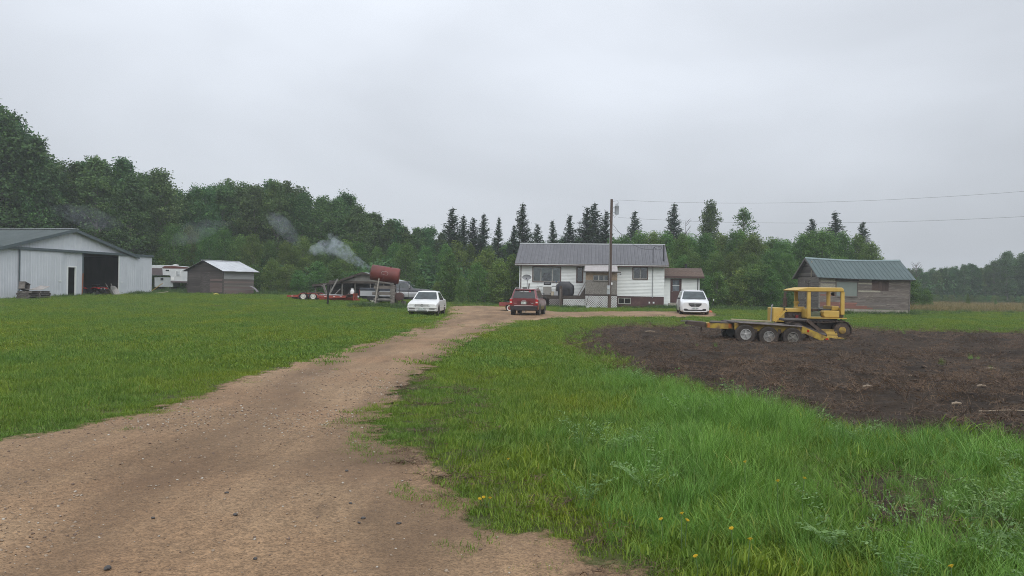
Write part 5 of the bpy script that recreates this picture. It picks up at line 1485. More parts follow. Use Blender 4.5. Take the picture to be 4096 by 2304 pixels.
MB().lathe([(.37, .09), (.46, .09), (.46, .075), (.37, .075)], (0, 0, 0), 'z', 14, True).build('collar', LATT, pt_)
MB().tube([(0, 0, .36), (0, 0, .43)], .03, 8).build('valve', GREYM, pt_)

# ------------------------------------------------------------------ small red utility trailer behind the suv
up = gnd(2040, 56.0)
ut = thing('utility_trailer', 'small red box trailer with a white walled wheel beside the dark red car', 'trailer', up, rad(2))
ured = mat('dull_red_paint', [(0.3, (0.14, 0.03, 0.025)), (0.7, (0.24, 0.055, 0.045))], .6, scale=3)
ux0, ux1 = (1997 - 2040) / FPX * 56, (2110 - 2040) / FPX * 56
MB().box(ux0, ux1, -.55, -.52, .36, .64).build('side_panel', ured, ut); MB().box(ux0, ux1, .52, .55, .36, .64).build('side_panel', ured, ut)
MB().box(ux0, ux0 + .03, -.52, .52, .36, .62).build('tailgate', ured, ut); MB().box(ux1 - .03, ux1, -.52, .52, .36, .62).build('front_panel', ured, ut); MB().box(ux0 + .03, ux1 - .03, -.52, .52, .36, .40).build('floor', GREYW, ut)
for s_ in (-1, 1):
    w_ = MB().lathe([(-.07, .15), (-.07, .24), (-.05, .26), (.05, .26), (.07, .24), (.07, .15)], (0, 0, 0), 'y', 18, True).build('wheel', RUB, ut, smooth=35); w_.location = (-.02, s_ * .66, .26)
    MB().lathe([(s_ * .072, .2), (s_ * .078, .2), (s_ * .078, .14), (s_ * .072, .14)], (0, 0, 0), 'y', 18, True).build('white_wall', STEELW, w_)
    MB().lathe([(s_ * .02, .145), (s_ * .06, .14), (s_ * .075, .05)], (0, 0, 0), 'y', 14).build('hub', ured, w_)
    MB().prism([(-.34, .40), (-.26, .52), (.22, .52), (.30, .40), (.26, .40), (.20, .49), (-.24, .49), (-.30, .40)], s_ * .57, s_ * .78, 'xz').build('fender', ured, ut)
hs_ = []
for k in range(60):
    a = k * .5; hs_.append((.1 + .28 * math.cos(a), .2 * math.sin(a), .45 + .004 * k))
tag(MB().tube(hs_, .02, 6).build('garden_hose', mat('green_hose', (.02, .06, .035), .5), loc=up), 'coiled dark green hose lying in the small red trailer', 'hose')
# ================================================================== bulldozer on the field with its equipment trailer
YEL = mat('faded_yellow_paint', [(0.2, (0.33, 0.205, 0.038)), (0.42, (0.50, 0.325, 0.062)), (0.8, (0.60, 0.42, 0.11))], 0.5, scale=2.5, detail=6)
RUSTY = mat('rusty_yellow_paint', [(0.25, (0.09, 0.055, 0.028)), (0.45, (0.24, 0.15, 0.035)), (0.6, (0.40, 0.28, 0.03)), (0.85, (0.46, 0.33, 0.06))], 0.65, scale=4, detail=7)
RUST = mat('rust_brown_steel', [(0.25, (0.035, 0.025, 0.02)), (0.6, (0.08, 0.055, 0.04)), (0.85, (0.15, 0.10, 0.07))], 0.8, scale=5, detail=6, bmp=.2)
OILY = mat('oily_steel', [(0.3, (0.018, 0.015, 0.013)), (0.7, (0.05, 0.04, 0.034))], 0.55, scale=5)
DD = 33.0
op = gnd(3210, DD); op.z = float(FZ(np.array([op.x]), np.array([op.y]))[0])
doz = thing('bulldozer', 'yellow crawler bulldozer with canopy standing on the dark soil', 'bulldozer', op, rad(0))
s5 = 380 / 2202.0
def dx(zx, d=DD): return ((3060 + zx * s5) - 2048) / FPX * d - op.x
def dzz(zy, zx=900, d=DD): return W(3060 + zx * s5, 1130 + zy * s5, d).z - op.z
# coordinates: near side at y=-0.8, far side at +0.8 (dozer faces left)
YN = -.75
def bxz(mb, x0, x1, y0, y1, zt, zb_): return mb.box(dx(x0), dx(x1), y0, y1, dzz(zb_), dzz(zt))
can = MB().prism([(dx(560), dzz(185)), (dx(640), dzz(150)), (dx(830), dzz(112)), (dx(1610), dzz(108)), (dx(1650), dzz(150)), (dx(1655), dzz(205)), (dx(880), dzz(210)), (dx(620), dzz(205))], YN - .05, .8, 'xz').build('canopy', YEL, doz, bevel=.03)
for xx, w_ in ((865, 34), (1630, 34)):
    for y_ in (YN + .03, .72):
        MB().beam((dx(xx), y_, dzz(205)), (dx(xx + 5), y_, dzz(790 if xx < 1000 else 720)), .14, .10).build('canopy_post', YEL, doz, bevel=.01)
bxz(MB(), 820, 1720, YN - .05, .8, 795, 815).build('platform', YEL, doz)
bxz(MB(), 840, 1530, YN + .05, .75, 816, 870).build('underframe', OILY, doz)
MB().prism([(dx(1205), dzz(660)), (dx(1240), dzz(635)), (dx(1565), dzz(635)), (dx(1565), dzz(790)), (dx(1240), dzz(790)), (dx(1205), dzz(745))], YN, YN + .45, 'xz').build('fuel_tank', YEL, doz, bevel=.03)
bxz(MB(), 1480, 1640, -.35, .6, 530, 630).build('seat_back', YEL, doz, bevel=.03)
bxz(MB(), 1240, 1480, -.3, .35, 600, 650).build('seat', BLACK, doz, bevel=.03)
MB().prism([(dx(1640), dzz(560)), (dx(1700), dzz(600)), (dx(1715), dzz(720)), (dx(1640), dzz(740))], -.6, .6, 'xz').build('rear_cover', YEL, doz, bevel=.02)
bxz(MB(), 1575, 1700, -.6, .6, 722, 793).build('rear_winch', RUST, doz, bevel=.04)
MB().tube([(dx(1720), -.2, dzz(800)), (dx(1735), -.2, dzz(880))], .03, 6).build('drawbar', RUST, doz)
bxz(MB(), 808, 895, YN + .05, .7, 600, 795).build('cowl', YEL, doz, bevel=.02)
bxz(MB(), 430, 810, -.28, .32, 600, 690).build('hood', YEL, doz, bevel=.03)
bxz(MB(), 500, 740, -.2, .25, 594, 601).build('hood_top', mat('pale_yellow_paint', (.52, .45, .30), .5), doz)
bxz(MB(), 390, 820, -.22, .26, 690, 880).build('engine', RUST, doz, bevel=.02)
MB().tube([(dx(690), -.3, dzz(850)), (dx(690), -.3, dzz(750))], .06, 10).build('oil_filter', mat('red_filter', (.2, .03, .03), .5), doz)
for k in range(4):
    MB().tube([(dx(420 + k * 90), -.26, dzz(720)), (dx(450 + k * 90), -.32, dzz(780)), (dx(430 + k * 100), -.27, dzz(860))], .018, 6).build('engine_pipe', OILY, doz)
bxz(MB(), 135, 395, -.36, .40, 590, 915).build('radiator_shell', YEL, doz, bevel=.025)
MB().beam((dx(160), -.42, dzz(910)), (dx(400), -.42, dzz(650)), .09, .07).build('lift_arm', YEL, doz)
MB().tube([(dx(370), -.42, dzz(570)), (dx(375), -.42, dzz(680)), (dx(430), -.42, dzz(640))], .025, 6).build('hydraulic_hose', OILY, doz)
MB().tube([(dx(110), -.2, dzz(910)), (dx(125), -.2, dzz(560))], .028, 8).tube([(dx(125), -.2, dzz(560)), (dx(150), -.2, dzz(520))], .03, 6).build('lift_cylinder', GREYM, doz)
MB().lathe([(dzz(560), .085), (dzz(360), .085), (dzz(352), .05), (dzz(240), .045), (dzz(228), .03)], (dx(475), .05, 0), 'z', 12).build('exhaust_stack', RUST, doz, smooth=40)
MB().lathe([(dzz(600), .06), (dzz(490), .06), (dzz(488), .11), (dzz(450), .12), (dzz(432), .07)], (dx(752), .1, 0), 'z', 12).build('air_cleaner', YEL, doz, smooth=50)
bxz(MB(), 720, 920, -.05, .3, 560, 602).build('dash', YEL, doz, bevel=.02)
for k in range(4):
    MB().tube([(dx(930 + k * 45), -.1 + .1 * k, dzz(720)), (dx(975 + k * 25), -.1 + .1 * k, dzz(560 + 14 * k))], .016, 6).build('control_lever', YEL if k % 2 else RUST, doz)
MB().beam((dx(970), -.2, dzz(550)), (dx(1130), -.2, dzz(770)), .04, .02).build('loose_strap', RUSTY, doz)
bxz(MB(), 930, 1190, -.5, .4, 680, 765).build('transmission', mat('green_grey_steel', (.09, .11, .07), .7), doz, bevel=.02)
bxz(MB(), 1000, 1180, -.3, .3, 600, 660).build('gear_cover', RUST, doz, bevel=.03)
MB().prism([(dx(1545), dzz(240)), (dx(1590), dzz(215)), (dx(1590), dzz(300)), (dx(1565), dzz(290))], -.1, .1, 'xz').build('work_lamp', BLACK, doz)
for y_ in (-.25, .25):
    MB().tube([(dx(1600), y_, dzz(1150)), (dx(1860), y_, dzz(1142 if y_ < 0 else 1195))], .03, 7).build('hitch_bar', GREYM, doz)
bxz(MB(), 560, 1600, -.5, .5, 900, 1180).build('belly_pan', OILY, doz)
# tracks: each a chain of separate shoes round rollers
xs0, xs1 = dx(560), dx(1610)                     # front idler and rear sprocket centres
tr_r = .36; zc_ = tr_r + .02
for s_ in (-1, 1):
    yc = s_ * .70
    fr_ = MB().box(xs0, xs1, yc - .12, yc + .12, zc_ - .17, zc_ + .03).build('track_frame', RUSTY, doz, bevel=.02)
    MB().box(dx(1270), dx(1660), yc - .14 if s_ < 0 else yc - .1, yc + .1 if s_ < 0 else yc + .14, dzz(1270), dzz(1190)).build('rock_guard', YEL, fr_)
    MB().box(dx(1240), dx(1500), yc - .15, yc + .15, dzz(1175), dzz(1105)).build('guide_bracket', YEL, fr_)
    MB().lathe([(yc - .15, .25), (yc - .13, .33), (yc + .13, .33), (yc + .15, .25)], (xs1, 0, zc_), 'y', 18).build('sprocket', RUST, doz, smooth=35)
    MB().lathe([(yc - .20 if s_ < 0 else yc + .20, .05), (yc - .19 if s_ < 0 else yc + .19, .13), (yc - .12 if s_ < 0 else yc + .12, .16)], (xs1, 0, zc_), 'y', 18).build('final_drive', RUSTY, doz, smooth=35)
    for k in range(9):
        a_ = 2 * math.pi * k / 9
        MB().lathe([(yc - .156, .03), (yc + .156, .03)], (xs1 + .28 * math.cos(a_), 0, zc_ + .28 * math.sin(a_)), 'y', 7).build('sprocket_bolt', OILY, doz)
    MB().lathe([(yc - .12, .18), (yc - .1, .33), (yc + .1, .33), (yc + .12, .18)], (xs0, 0, zc_), 'y', 18).build('idler', RUST, doz, smooth=35)
    for k in range(5):
        xx = xs0 + (xs1 - xs0) * (k + 1) / 6
        MB().lathe([(yc - .13, .10), (yc + .13, .10)], (xx, 0, .13), 'y', 12).build('roller', OILY, doz)
    MB().lathe([(yc - .1, .07), (yc + .1, .07)], ((xs0 + xs1) / 2, 0, zc_ + tr_r - .12), 'y', 10).build('carrier_roller', OILY, doz)
    L = xs1 - xs0; per = 2 * L + 2 * math.pi * tr_r; ns = 40; sl2 = per / ns
    shoe = MB().box(-sl2 * .47, sl2 * .47, -.19, .19, -.012, .012).box(-.012, .012, -.19, .19, .0121, .05).mesh('track_shoe', RUST)
    for k in range(ns):
        u = k * sl2
        if u < L: p, a = (xs0 + u, zc_ + tr_r - .05 * math.sin(math.pi * u / L)), 0
        elif u < L + math.pi * tr_r:
            a = -(u - L) / tr_r; p = (xs1 + tr_r * math.sin(-a), zc_ + tr_r * math.cos(a))
        elif u < 2 * L + math.pi * tr_r: p, a = (xs1 - (u - L - math.pi * tr_r), zc_ - tr_r), math.pi
        else:
            a = math.pi - (u - 2 * L - math.pi * tr_r) / tr_r; p = (xs0 + tr_r * math.sin(-a), zc_ + tr_r * math.cos(a))
        q = link('track_shoe', shoe, doz); q.location = (p[0], yc, p[1]); q.rotation_euler = (0, -a, 0)

# ------------------------------------------------------------------ three axle flat trailer in front of it
TD = 31.0
tp2 = gnd(2960, TD); tp2.z = float(FZ(np.array([tp2.x]), np.array([tp2.y]))[0]) - .03
eq = thing('equipment_trailer', 'low yellow three axle flat trailer with ramps on the soil before the bulldozer', 'trailer', tp2, rad(-1.0))
def ex(zx, k=6, d=TD):
    px = (2660 + zx * .30280) if k == 6 else ((2640 + zx * .19410) if k == 7 else (3060 + zx * s5))
    return (px - 2960) / FPX * d
def ez(zy, zx=900, k=6, d=TD):
    if k == 6: return W(2660 + zx * .30280, 1100 + zy * .30280, d).z - tp2.z
    return W(2640 + zx * .19410, 1200 + zy * .19410, d).z - tp2.z
xl, xr2 = ex(880), ex(1680)
zl, zr = ez(605, 900), ez(655, 1650)
zt = lambda x: zl + (zr - zl) * (x - xl) / (xr2 - xl)
YN2, YF2 = -.95, .85
for y_ in (YN2 + .06, YF2):
    MB().hexa([(xl - .1, y_ - .03, zt(xl) - .30), (xr2, y_ - .03, zt(xr2) - .30), (xr2, y_ + .03, zt(xr2) - .30), (xl - .1, y_ + .03, zt(xl) - .30)], [(xl - .1, y_ - .03, zt(xl) - .04), (xr2, y_ - .03, zt(xr2) - .04), (xr2, y_ + .03, zt(xr2) - .04), (xl - .1, y_ + .03, zt(xl) - .04)]).build('side_beam', RUSTY, eq)
# fender plate over the three wheels, and deck planks behind it
for y0_, y1_ in ((YN2 - .22, YN2 + .05), (YF2 + .05, YF2 + .3)):
    MB().hexa([(xl, y0_, zt(xl) - .03), (xr2, y0_, zt(xr2) - .03), (xr2, y1_, zt(xr2) - .03), (xl, y1_, zt(xl) - .03)], [(xl, y0_, zt(xl)), (xr2, y0_, zt(xr2)), (xr2, y1_, zt(xr2)), (xl, y1_, zt(xl))]).build('fender_plate', mat('worn_steel_plate', [(.3, (.14, .12, .11)), (.7, (.30, .27, .25))], .6, .3, scale=4), eq)
for i in range(8):
    y_ = YN2 + .1 + i * .21
    MB().hexa([(xl - .2, y_, zt(xl) - .04), (xr2 + .2, y_, zt(xr2) - .06), (xr2 + .2, y_ + .19, zt(xr2) - .06), (xl - .2, y_ + .19, zt(xl) - .04)], [(xl - .2, y_, zt(xl)), (xr2 + .2, y_, zt(xr2) - .015), (xr2 + .2, y_ + .19, zt(xr2) - .015), (xl - .2, y_ + .19, zt(xl))]).build('deck_plank', BRNW, eq)
WR = .37
for i, zx in enumerate((968, 1262, 1565)):
    wx = ex(zx); wz = ez((762, 790, 805)[i], zx)
    for s_ in (-1, 1):
        w_ = MB().lathe([(-.11, WR * .56), (-.11, WR * .92), (-.08, WR), (.08, WR), (.11, WR * .92), (.11, WR * .56)], (0, 0, 0), 'y', 26, True).build('wheel', MUDRUB, eq, smooth=35)
        w_.location = (wx, (YN2 - .1) if s_ < 0 else YF2 + .18, min(wz, WR + .02))
        o_ = s_ * .11; rr = WR * .56
        rm = (mat('silver_mag', (.34, .34, .33), .45, .2), mat('dull_mag', (.24, .235, .22), .55, .2), mat('muddy_mag', (.17, .16, .14), .75, .1))[i]
        MB().lathe([(o_ * .2, rr), (o_ * 1.0, rr), (o_ * 1.05, rr * .93), (o_ * .8, rr * .86), (o_ * .45, rr * .8)], (0, 0, 0), 'y', 22).build('rim', rm, w_, smooth=35)
        mb = MB()
        for k in range(5):
            a = 2 * math.pi * k / 5 + .3 * i + .31
            mb.beam((math.cos(a) * rr * .2, o_ * .72, math.sin(a) * rr * .2), (math.cos(a) * rr * .88, o_ * .62, math.sin(a) * rr * .88), .05, .02, up=(0, 1, 0), taper=1.7)
        mb.lathe([(o_ * .4, rr * .3), (o_ * .8, rr * .27), (o_ * .95, rr * .12)], (0, 0, 0), 'y', 12)
        mb.build('mag_spokes', rm, w_)
for zx in (1115, 1415):
    MB().box(ex(zx) - .05, ex(zx) + .05, YN2 - .02, YN2 + .1, .28, ez(700, zx)).build('spring_hanger', RUST, eq)
# front beam (neck), its orange end and tongue
nk = MB().hexa([(ex(525), -.5, ez(690, 525)), (ex(850), -.6, ez(705, 850)), (ex(850), .5, ez(705, 850)), (ex(525), .4, ez(690, 525))], [(ex(525), -.5, ez(628, 525)), (ex(850), -.6, ez(632, 850)), (ex(850), .5, ez(632, 850)), (ex(525), .4, ez(628, 525))]).build('neck_beam', RUSTY, eq)
MB().box(ex(532), ex(585), -.512, -.502, ez(684, 550), ez(632, 550)).build('orange_patch', mat('orange_paint', (.42, .13, .02), .6), nk)
MB().box(ex(795), ex(835), -.612, -.602, ez(690, 810), ez(640, 810)).build('orange_patch', mat('orange_paint', (.42, .13, .02), .6), nk)
MB().hexa([(ex(280), -.25, ez(650, 300)), (ex(525), -.35, ez(690, 525)), (ex(525), .2, ez(690, 525)), (ex(280), .1, ez(650, 300))], [(ex(280), -.25, ez(608, 300)), (ex(525), -.35, ez(622, 525)), (ex(525), .2, ez(622, 525)), (ex(280), .1, ez(608, 300))]).build('tongue', RUST, eq)
MB().tube([(ex(475), -.2, ez(680, 475)), (ex(475), -.2, ez(740, 475))], .03, 7).build('jack_leg', RUST, eq)
MB().tube([(ex(340), -.27, ez(650, 340)), (ex(350), -.28, ez(690, 340)), (ex(385), -.28, ez(685, 340)), (ex(400), -.27, ez(655, 340))], .014, 6).build('safety_chain', OILY, eq)
# slanted tail and ramp
tlp = MB().hexa([(ex(1690), YN2 - .02, ez(735, 1690)), (ex(2000), YN2 - .02, ez(870, 2000)), (ex(2000), YN2 + .06, ez(870, 2000)), (ex(1690), YN2 + .06, ez(735, 1690))], [(ex(1700), YN2 - .02, ez(655, 1690)), (ex(2040), YN2 - .02, ez(805, 2040)), (ex(2040), YN2 + .06, ez(805, 2040)), (ex(1700), YN2 + .06, ez(655, 1690))]).build('beaver_tail', RUSTY, eq)
MB().box(ex(2000) , ex(2045), YN2 - .06, YN2 + .1, ez(865, 2020), ez(795, 2020)).build('tail_bracket', RUSTY, tlp, bevel=.02)
MB().lathe([(YN2 - .075, .055), (YN2 - .06, .055)], (ex(2012), 0, ez(830, 2012)), 'y', 12).build('tail_lamp', REDL, tlp)
MB().box(ex(1765), ex(1790), YN2 - .035, YN2 - .022, ez(735, 1780), ez(705, 1780)).build('side_reflector', REDL, tlp)
for k, y_ in enumerate((YN2 + .15, .1)):
    MB().beam((ex(1650), y_, ez(640, 1650)), (ex(2010), y_, ez(770 + 20 * k, 2010)), .3, .07).build('tail_plank', BRNW, eq)
MB().beam((ex(1790), YN2 + .25, ez(590, 1790)), (ex(2030), YN2 + .3, ez(780, 2030)), .22, .12).build('loading_ramp', RUST, eq)
# loose boards on the trailer
for (a0, b0, a1, b1_, y_, w_, m_, lab) in [(565, 618, 850, 630, -.4, .25, OILY, 'dark board lying across the front of the yellow trailer neck'), (600, 606, 880, 622, -.1, .2, GREYW, 'grey board lying behind the dark board on the trailer neck'),
                                   (925, 590, 1460, 618, .5, .12, mat('pale_plank', (.40, .33, .22), .8), 'long pale plank lying along the far side of the low trailer deck'), (210, 605, 300, 607, -.1, .14, LOGW, 'short weathered plank sticking out over the trailer tongue'), (290, 600, 510, 622, -.05, .3, GREYW, 'weathered plank lying along the trailer tongue')]:
    a = Vector((ex(a0), y_, ez(b0, a0))); b_ = Vector((ex(a1), y_, ez(b1_, a1)))
    tag(MB().beam((0, 0, 0), b_ - a, w_, .04).build('loose_plank', m_, loc=tp2 + a), lab, 'plank')
for k in range(6):
    y_ = -.7 + k * .22
    a = Vector((ex(1510 + 10 * k), y_, ez(600, 1550) + .04)); b_ = Vector((ex(1790), y_, ez(606, 1750) + .05))
    tag(MB().tube([(0, 0, 0), b_ - a], .05, 7).build('fence_rail', BRNW if k % 2 else OILY, loc=tp2 + a), 'dark pole in the bundle at the rear of the low trailer deck', 'pole', 'poles bundled on the low trailer')
# ================================================================== utility pole and wires
POLEW = mat('brown_pole_wood', [(0.25, (0.055, 0.036, 0.028)), (0.6, (0.10, 0.068, 0.053)), (0.85, (0.15, 0.11, 0.09))], 0.85, scale=5, stretch=(1, 1, .15), detail=6, bmp=.2)
CANM = mat('transformer_grey', (0.34, 0.37, 0.40), 0.4, 0.2)
WIRE = mat('black_wire', (0.03, 0.03, 0.032), 0.5)
pb = gnd(2438, 65.6)
pole = thing('utility_pole', 'tall brown wooden utility pole in front of the house porch', 'utility pole', pb)
ptop = W(2447, 797, 65.6) - pb
MB().tube([(0, 0, -.3), tuple(ptop * .35), tuple(ptop * .7), tuple(ptop)], [.145, .135, .118, .105], 14).build('shaft', POLEW, pole, smooth=50)
def pw(px, py, dy=0.0): return W(px, py, 65.6 + dy) - pb
tc_ = pw(2467, 841, -.05)
tr_ = MB().lathe([(-.34, .15), (-.32, .17), (.28, .17), (.30, .185), (.33, .185), (.36, .14)], tc_, 'z', 18).build('transformer', CANM, pole, smooth=40)
for ox in (-.06, .08):
    MB().lathe([(.35, .03), (.40, .05), (.43, .03), (.47, .045), (.50, .02), (.54, .015)], tc_ + Vector((ox, 0, 0)), 'z', 10).build('bushing', GREYM, tr_, smooth=50)
for dz1 in (-.2, .2):
    MB().beam(tc_ + Vector((-.15, 0, dz1)), tc_ + Vector((-.45, 0, dz1)), .05, .05).build('bracket', CANM, tr_)
MB().tube([pw(2448, 806), pw(2470, 803), pw(2476, 812), pw(2462, 818)], .012, 6).build('jumper_wire', WIRE, pole)
MB().tube([pw(2452, 858), pw(2458, 870), pw(2466, 860)], .012, 6).build('jumper_wire', WIRE, pole)
mb_ = pw(2434, 1160, -.17); mt2 = MB().box(mb_.x - .13, mb_.x + .13, mb_.y - .07, mb_.y + .07, pw(2434, 1177).z, pw(2434, 1142).z).build('meter_box', YELM, pole, bevel=.02)
MB().lathe([(-.15, .07), (-.09, .085), (-.06, .09)], (mb_.x - .02, mb_.y + .0, mb_.z + .1), 'y', 14).build('meter', mat('meter_glass', (.5, .5, .48), .2), mt2)
MB().tube([(mb_.x + .05, mb_.y + .03, mb_.z + .3), (pw(2441, 900).x - .05, -.14, pw(2441, 900).z), ], .022, 6).build('conduit', GREYM, pole)
MB().box(pw(2443, 1137).x, pw(2443, 1137).x + .12, -.18, -.13, pw(2443, 1139).z, pw(2443, 1130).z).build('junction_box', LATT, pole)
MB().tube([pw(2456, 965, -.05), pw(2448, 962, -.05)], .02, 6).build('cable_clamp', GREYM, pole)
def wire(name, pts, label, r=.0065):
    pts = [Vector(p) for p in pts]
    return tag(MB().tube([p - pts[0] for p in pts], r, 5).build(name, WIRE, loc=pts[0]), label, 'wire')
A2 = Vector((8.6, 65.4)); B2 = Vector((45, 40.0))
for (z0, b_, a_, lab) in ((9.03, -4.315, 4.674, 'upper thin power line running from the pole top across the sky'), (7.6, -4.274, 4.284, 'lower thin power line running from below the transformer across the sky')):
    wire('power_line', [(A2.x + (B2.x - A2.x) * t_, A2.y + (B2.y - A2.y) * t_, z0 + b_ * t_ + a_ * t_ * t_) for t_ in np.linspace(0, 1.02, 40)], lab)
def cat(p, q, sag, n=18): return [p.lerp(q, k / n) - Vector((0, 0, sag * 4 * (k / n) * (1 - k / n))) for k in range(n + 1)]
wire('service_cable', cat(W(2452, 898, 65.6), SERVICE, .75), 'slack black service cable drooping from the pole to the roof mast', .014)
wire('service_cable', cat(W(2450, 915, 65.6), VENT, .25), 'tighter thin cable running from the pole to the roof vent pipe', .008)
lpz = SERVICE + Vector((.1, 0, -.05))
wire('cable_loop', [lpz + Vector((.32 * math.cos(a), 0, .16 * math.sin(a) + .1)) for a in np.linspace(-2.6, 2.4, 14)], 'small loop of cable hanging by the roof mast', .012)

# ================================================================== rusty tank on a log crib
TD2 = 56.0
tb = gnd(1540, TD2)
RTANK = mat('rusty_red_tank', [(0.2, (0.045, 0.016, 0.011)), (0.45, (0.115, 0.02, 0.015)), (0.7, (0.165, 0.027, 0.021)), (0.9, (0.20, 0.055, 0.038))], 0.55, scale=1.6, stretch=(1, 1, .35), detail=7)
def t3(zx, zy, yl=0.0):
    p = W(1140 + zx * .26398, 1020 + zy * .26398, TD2 + yl); return p - tb
c_ = (t3(1300, 270) + t3(1730, 320)) / 2
tank = thing('fuel_tank', 'rusty red fuel tank tilted on top of the log crib', 'tank', tb + Vector((c_.x, 0, c_.z)), rz=rad(3), ry=rad(8.0))
TL, TR_ = 1.0, .56
MB().lathe([(-TL, .05), (-TL - .0, TR_ * .55), (-TL + .05, TR_ * .97), (-TL + .09, TR_), (-.01, TR_), (0, TR_ + .006), (.01, TR_), (TL - .09, TR_), (TL - .05, TR_ * .97), (TL, TR_ * .93), (TL + .005, .05)], (0, 0, 0), 'x', 32).build('shell', RTANK, tank, smooth=40)
MB().tube([(.35, -.1, TR_ - .03), (.35, -.1, TR_ + .07)], .05, 10).build('filler_cap', RUST, tank)
MB().tube([(-.55, 0, TR_ - .03), (-.55, 0, TR_ + .04)], .04, 8).build('vent', RUST, tank)
mk_ = mat('worn_white_lettering', (.55, .5, .47), .7)
lo = MB()
ring = [(.23 * math.copysign(abs(math.cos(a)) ** .45, math.cos(a)), .115 * math.copysign(abs(math.sin(a)) ** .45, math.sin(a))) for a in np.linspace(0, 2 * math.pi, 30)]
for k, ((ax_, az_), (bx_, bz_)) in enumerate(zip(ring[:-1], ring[1:])):
    if k in (12, 13, 17, 18, 20): continue
    f_ = lambda u, w_: (u + .02, -math.sqrt(max(0, (TR_ + .006) ** 2 - (w_ + .08) ** 2)), w_ + .08)
    lo.beam(f_(ax_, az_), f_(bx_, bz_), .012, .022, up=(0, -1, .1))
lo.build('faded_emblem', mk_, tank)
for s_ in (-1, 1):
    MB().beam((-TL * .95, s_ * .34, -TR_ + .0), (TL * .75, s_ * .34, -TR_ + .0), .12, .10).build('cradle_beam', LOGW, tank)
crib = thing('log_crib', 'stacked grey logs and slabs holding up the rusty tank', 'log crib', tb, rad(4))
ztop = t3(1500, 430).z
nl = 8; lh = (ztop + .05) / nl
for i in range(nl):
    z = lh * (i + .5); r_ = lh * .52
    if i % 2 == 0:
        for y_ in (-.45, .45):
            x0 = -.75 + random.uniform(-.1, .06); x1 = .72 + random.uniform(-.05, .1)
            if i >= 4: MB().box(x0, x1, y_ - .06, y_ + .06, z - r_, z + r_).build('slab', GREYW, crib)
            else: MB().tube([(x0, y_, z), (x1, y_, z + random.uniform(-.02, .02))], [r_, r_ * .92], 9).build('log', LOGW, crib)
    else:
        for x_ in (-.52, .5):
            MB().tube([(x_, -.62, z), (x_, .6, z)], [r_ * 1.02, r_], 9).build('log', LOGW, crib)
MB().box(.45, .72, -.6, -.2, 0.05, ztop - .1).build('upright_slab', GREYW, crib)
MB().box(.55, .75, .2, .6, 0.02, ztop - .15).build('upright_slab', BRNW, crib)
a = t3(1352, 775, -.9); b_ = t3(1425, 355, -.75)
tag(MB().tube([(0, 0, -.1), b_ - a], [.05, .045], 8).build('leaning_pole', mat('pale_grey_pole', [(.3, (.26, .235, .20)), (.7, (.38, .35, .31))], .85, scale=4), loc=tb + a), 'pale grey pole leaning up against the rusty tank', 'pole')
a = t3(1725, 790, -.2); b_ = t3(1738, 450, -.2)
tag(MB().tube([(0, 0, 0), b_ - a, b_ - a + Vector((.1, 0, .03))], .02, 6).build('fuel_hose_pipe', OILY, loc=tb + a), 'thin dark hose pipe standing beside the small rusty drum', 'pipe')
dr_ = thing('steel_drum', 'small rusty brown drum on legs beside the log crib', 'drum', tb + Vector((t3(1740, 700).x, -.1, 0)))
zc2 = t3(1740, 628).z
MB().lathe([(-.4, .2), (-.38, .29), (.38, .29), (.4, .2)], (0, 0, zc2), 'y', 20).build('shell', mat('dark_rust_drum', [(.3, (.04, .018, .015)), (.7, (.09, .035, .028))], .7, scale=4), dr_, smooth=40)
for x_ in (-.2, .2):
    for y_ in (-.25, .25): MB().beam((x_ * 1.1, y_, -.1), (x_, y_, zc2 - .2), .05, .05).build('leg', DARK, dr_)
for k, zx in enumerate((1772, 1810)):
    a = t3(zx, 800, .1 * k)
    tag(MB().tube([(0, 0, -.15), (.0, 0, t3(zx, 695).z)], .09, 10).build('stump_post', LOGW, loc=tb + Vector((a.x, .1 * k, 0))), ('grey stump post under the small drum', 'second grey stump post just right of the first under the drum')[k], 'post')
sp_ = gnd(1140 + 650 * .26398, 56.5)
tag(MB().tube([(0, 0, -.2), (.02, 0, W(1312, 1136, 56.5).z - sp_.z)], [.07, .065], 9).build('black_post', mat('charred_post', (.018, .015, .014), .9), loc=sp_), 'black upright post standing alone on the lawn before the red trailer', 'post')
for k, (zx, zy, L, rz_) in enumerate(((1250, 690, .9, 20), (1190, 700, .7, -30), (1330, 690, .8, 70))):
    p = gnd(1140 + zx * .264, 58.5 + .3 * k)
    tag(MB().tube([(0, 0, .1), (L * math.cos(rad(rz_)), L * math.sin(rad(rz_)) * .5, .13)], .1, 8).build('cut_log', LOGW, loc=p), ('short cut log on the grass behind the tank stand', 'small cut log near the trailer tongue', 'cut log lying against the crib foot')[k], 'log')

# ================================================================== old truck camper between barn and plank shed
CD = 80.0
cp2 = gnd(700, CD)
cmp_ = thing('truck_camper', 'old white slide-in camper with brown stripe behind the barn corner', 'camper', cp2, rad(0))
def q2(zx, zy, yl=0.0):
    p = W(580 + zx * .20186, 980 + zy * .20186, CD + yl) - cp2; return (p.x, p.z)
CWHT = mat('camper_white', [(.3, (.50, .52, .53)), (.7, (.62, .64, .64))], .5, scale=2)
top_ = [q2(60, 402), q2(480, 402), q2(640, 412), q2(800, 432), q2(930, 436)]
MB().prism([q2(930, 735), q2(505, 735), q2(505, 618), q2(480, 603), q2(60, 598)] + top_, -.02, 2.0, 'xz').build('body', CWHT, cmp_, bevel=.04)
MB().prism([q2(355, 465), q2(345, 440), q2(390, 418), q2(560, 415), q2(700, 425), q2(930, 448), q2(930, 470)], -.035, -.022, 'xz').build('brown_stripe', mat('brown_stripe_paint', (.11, .035, .028), .6), cmp_)
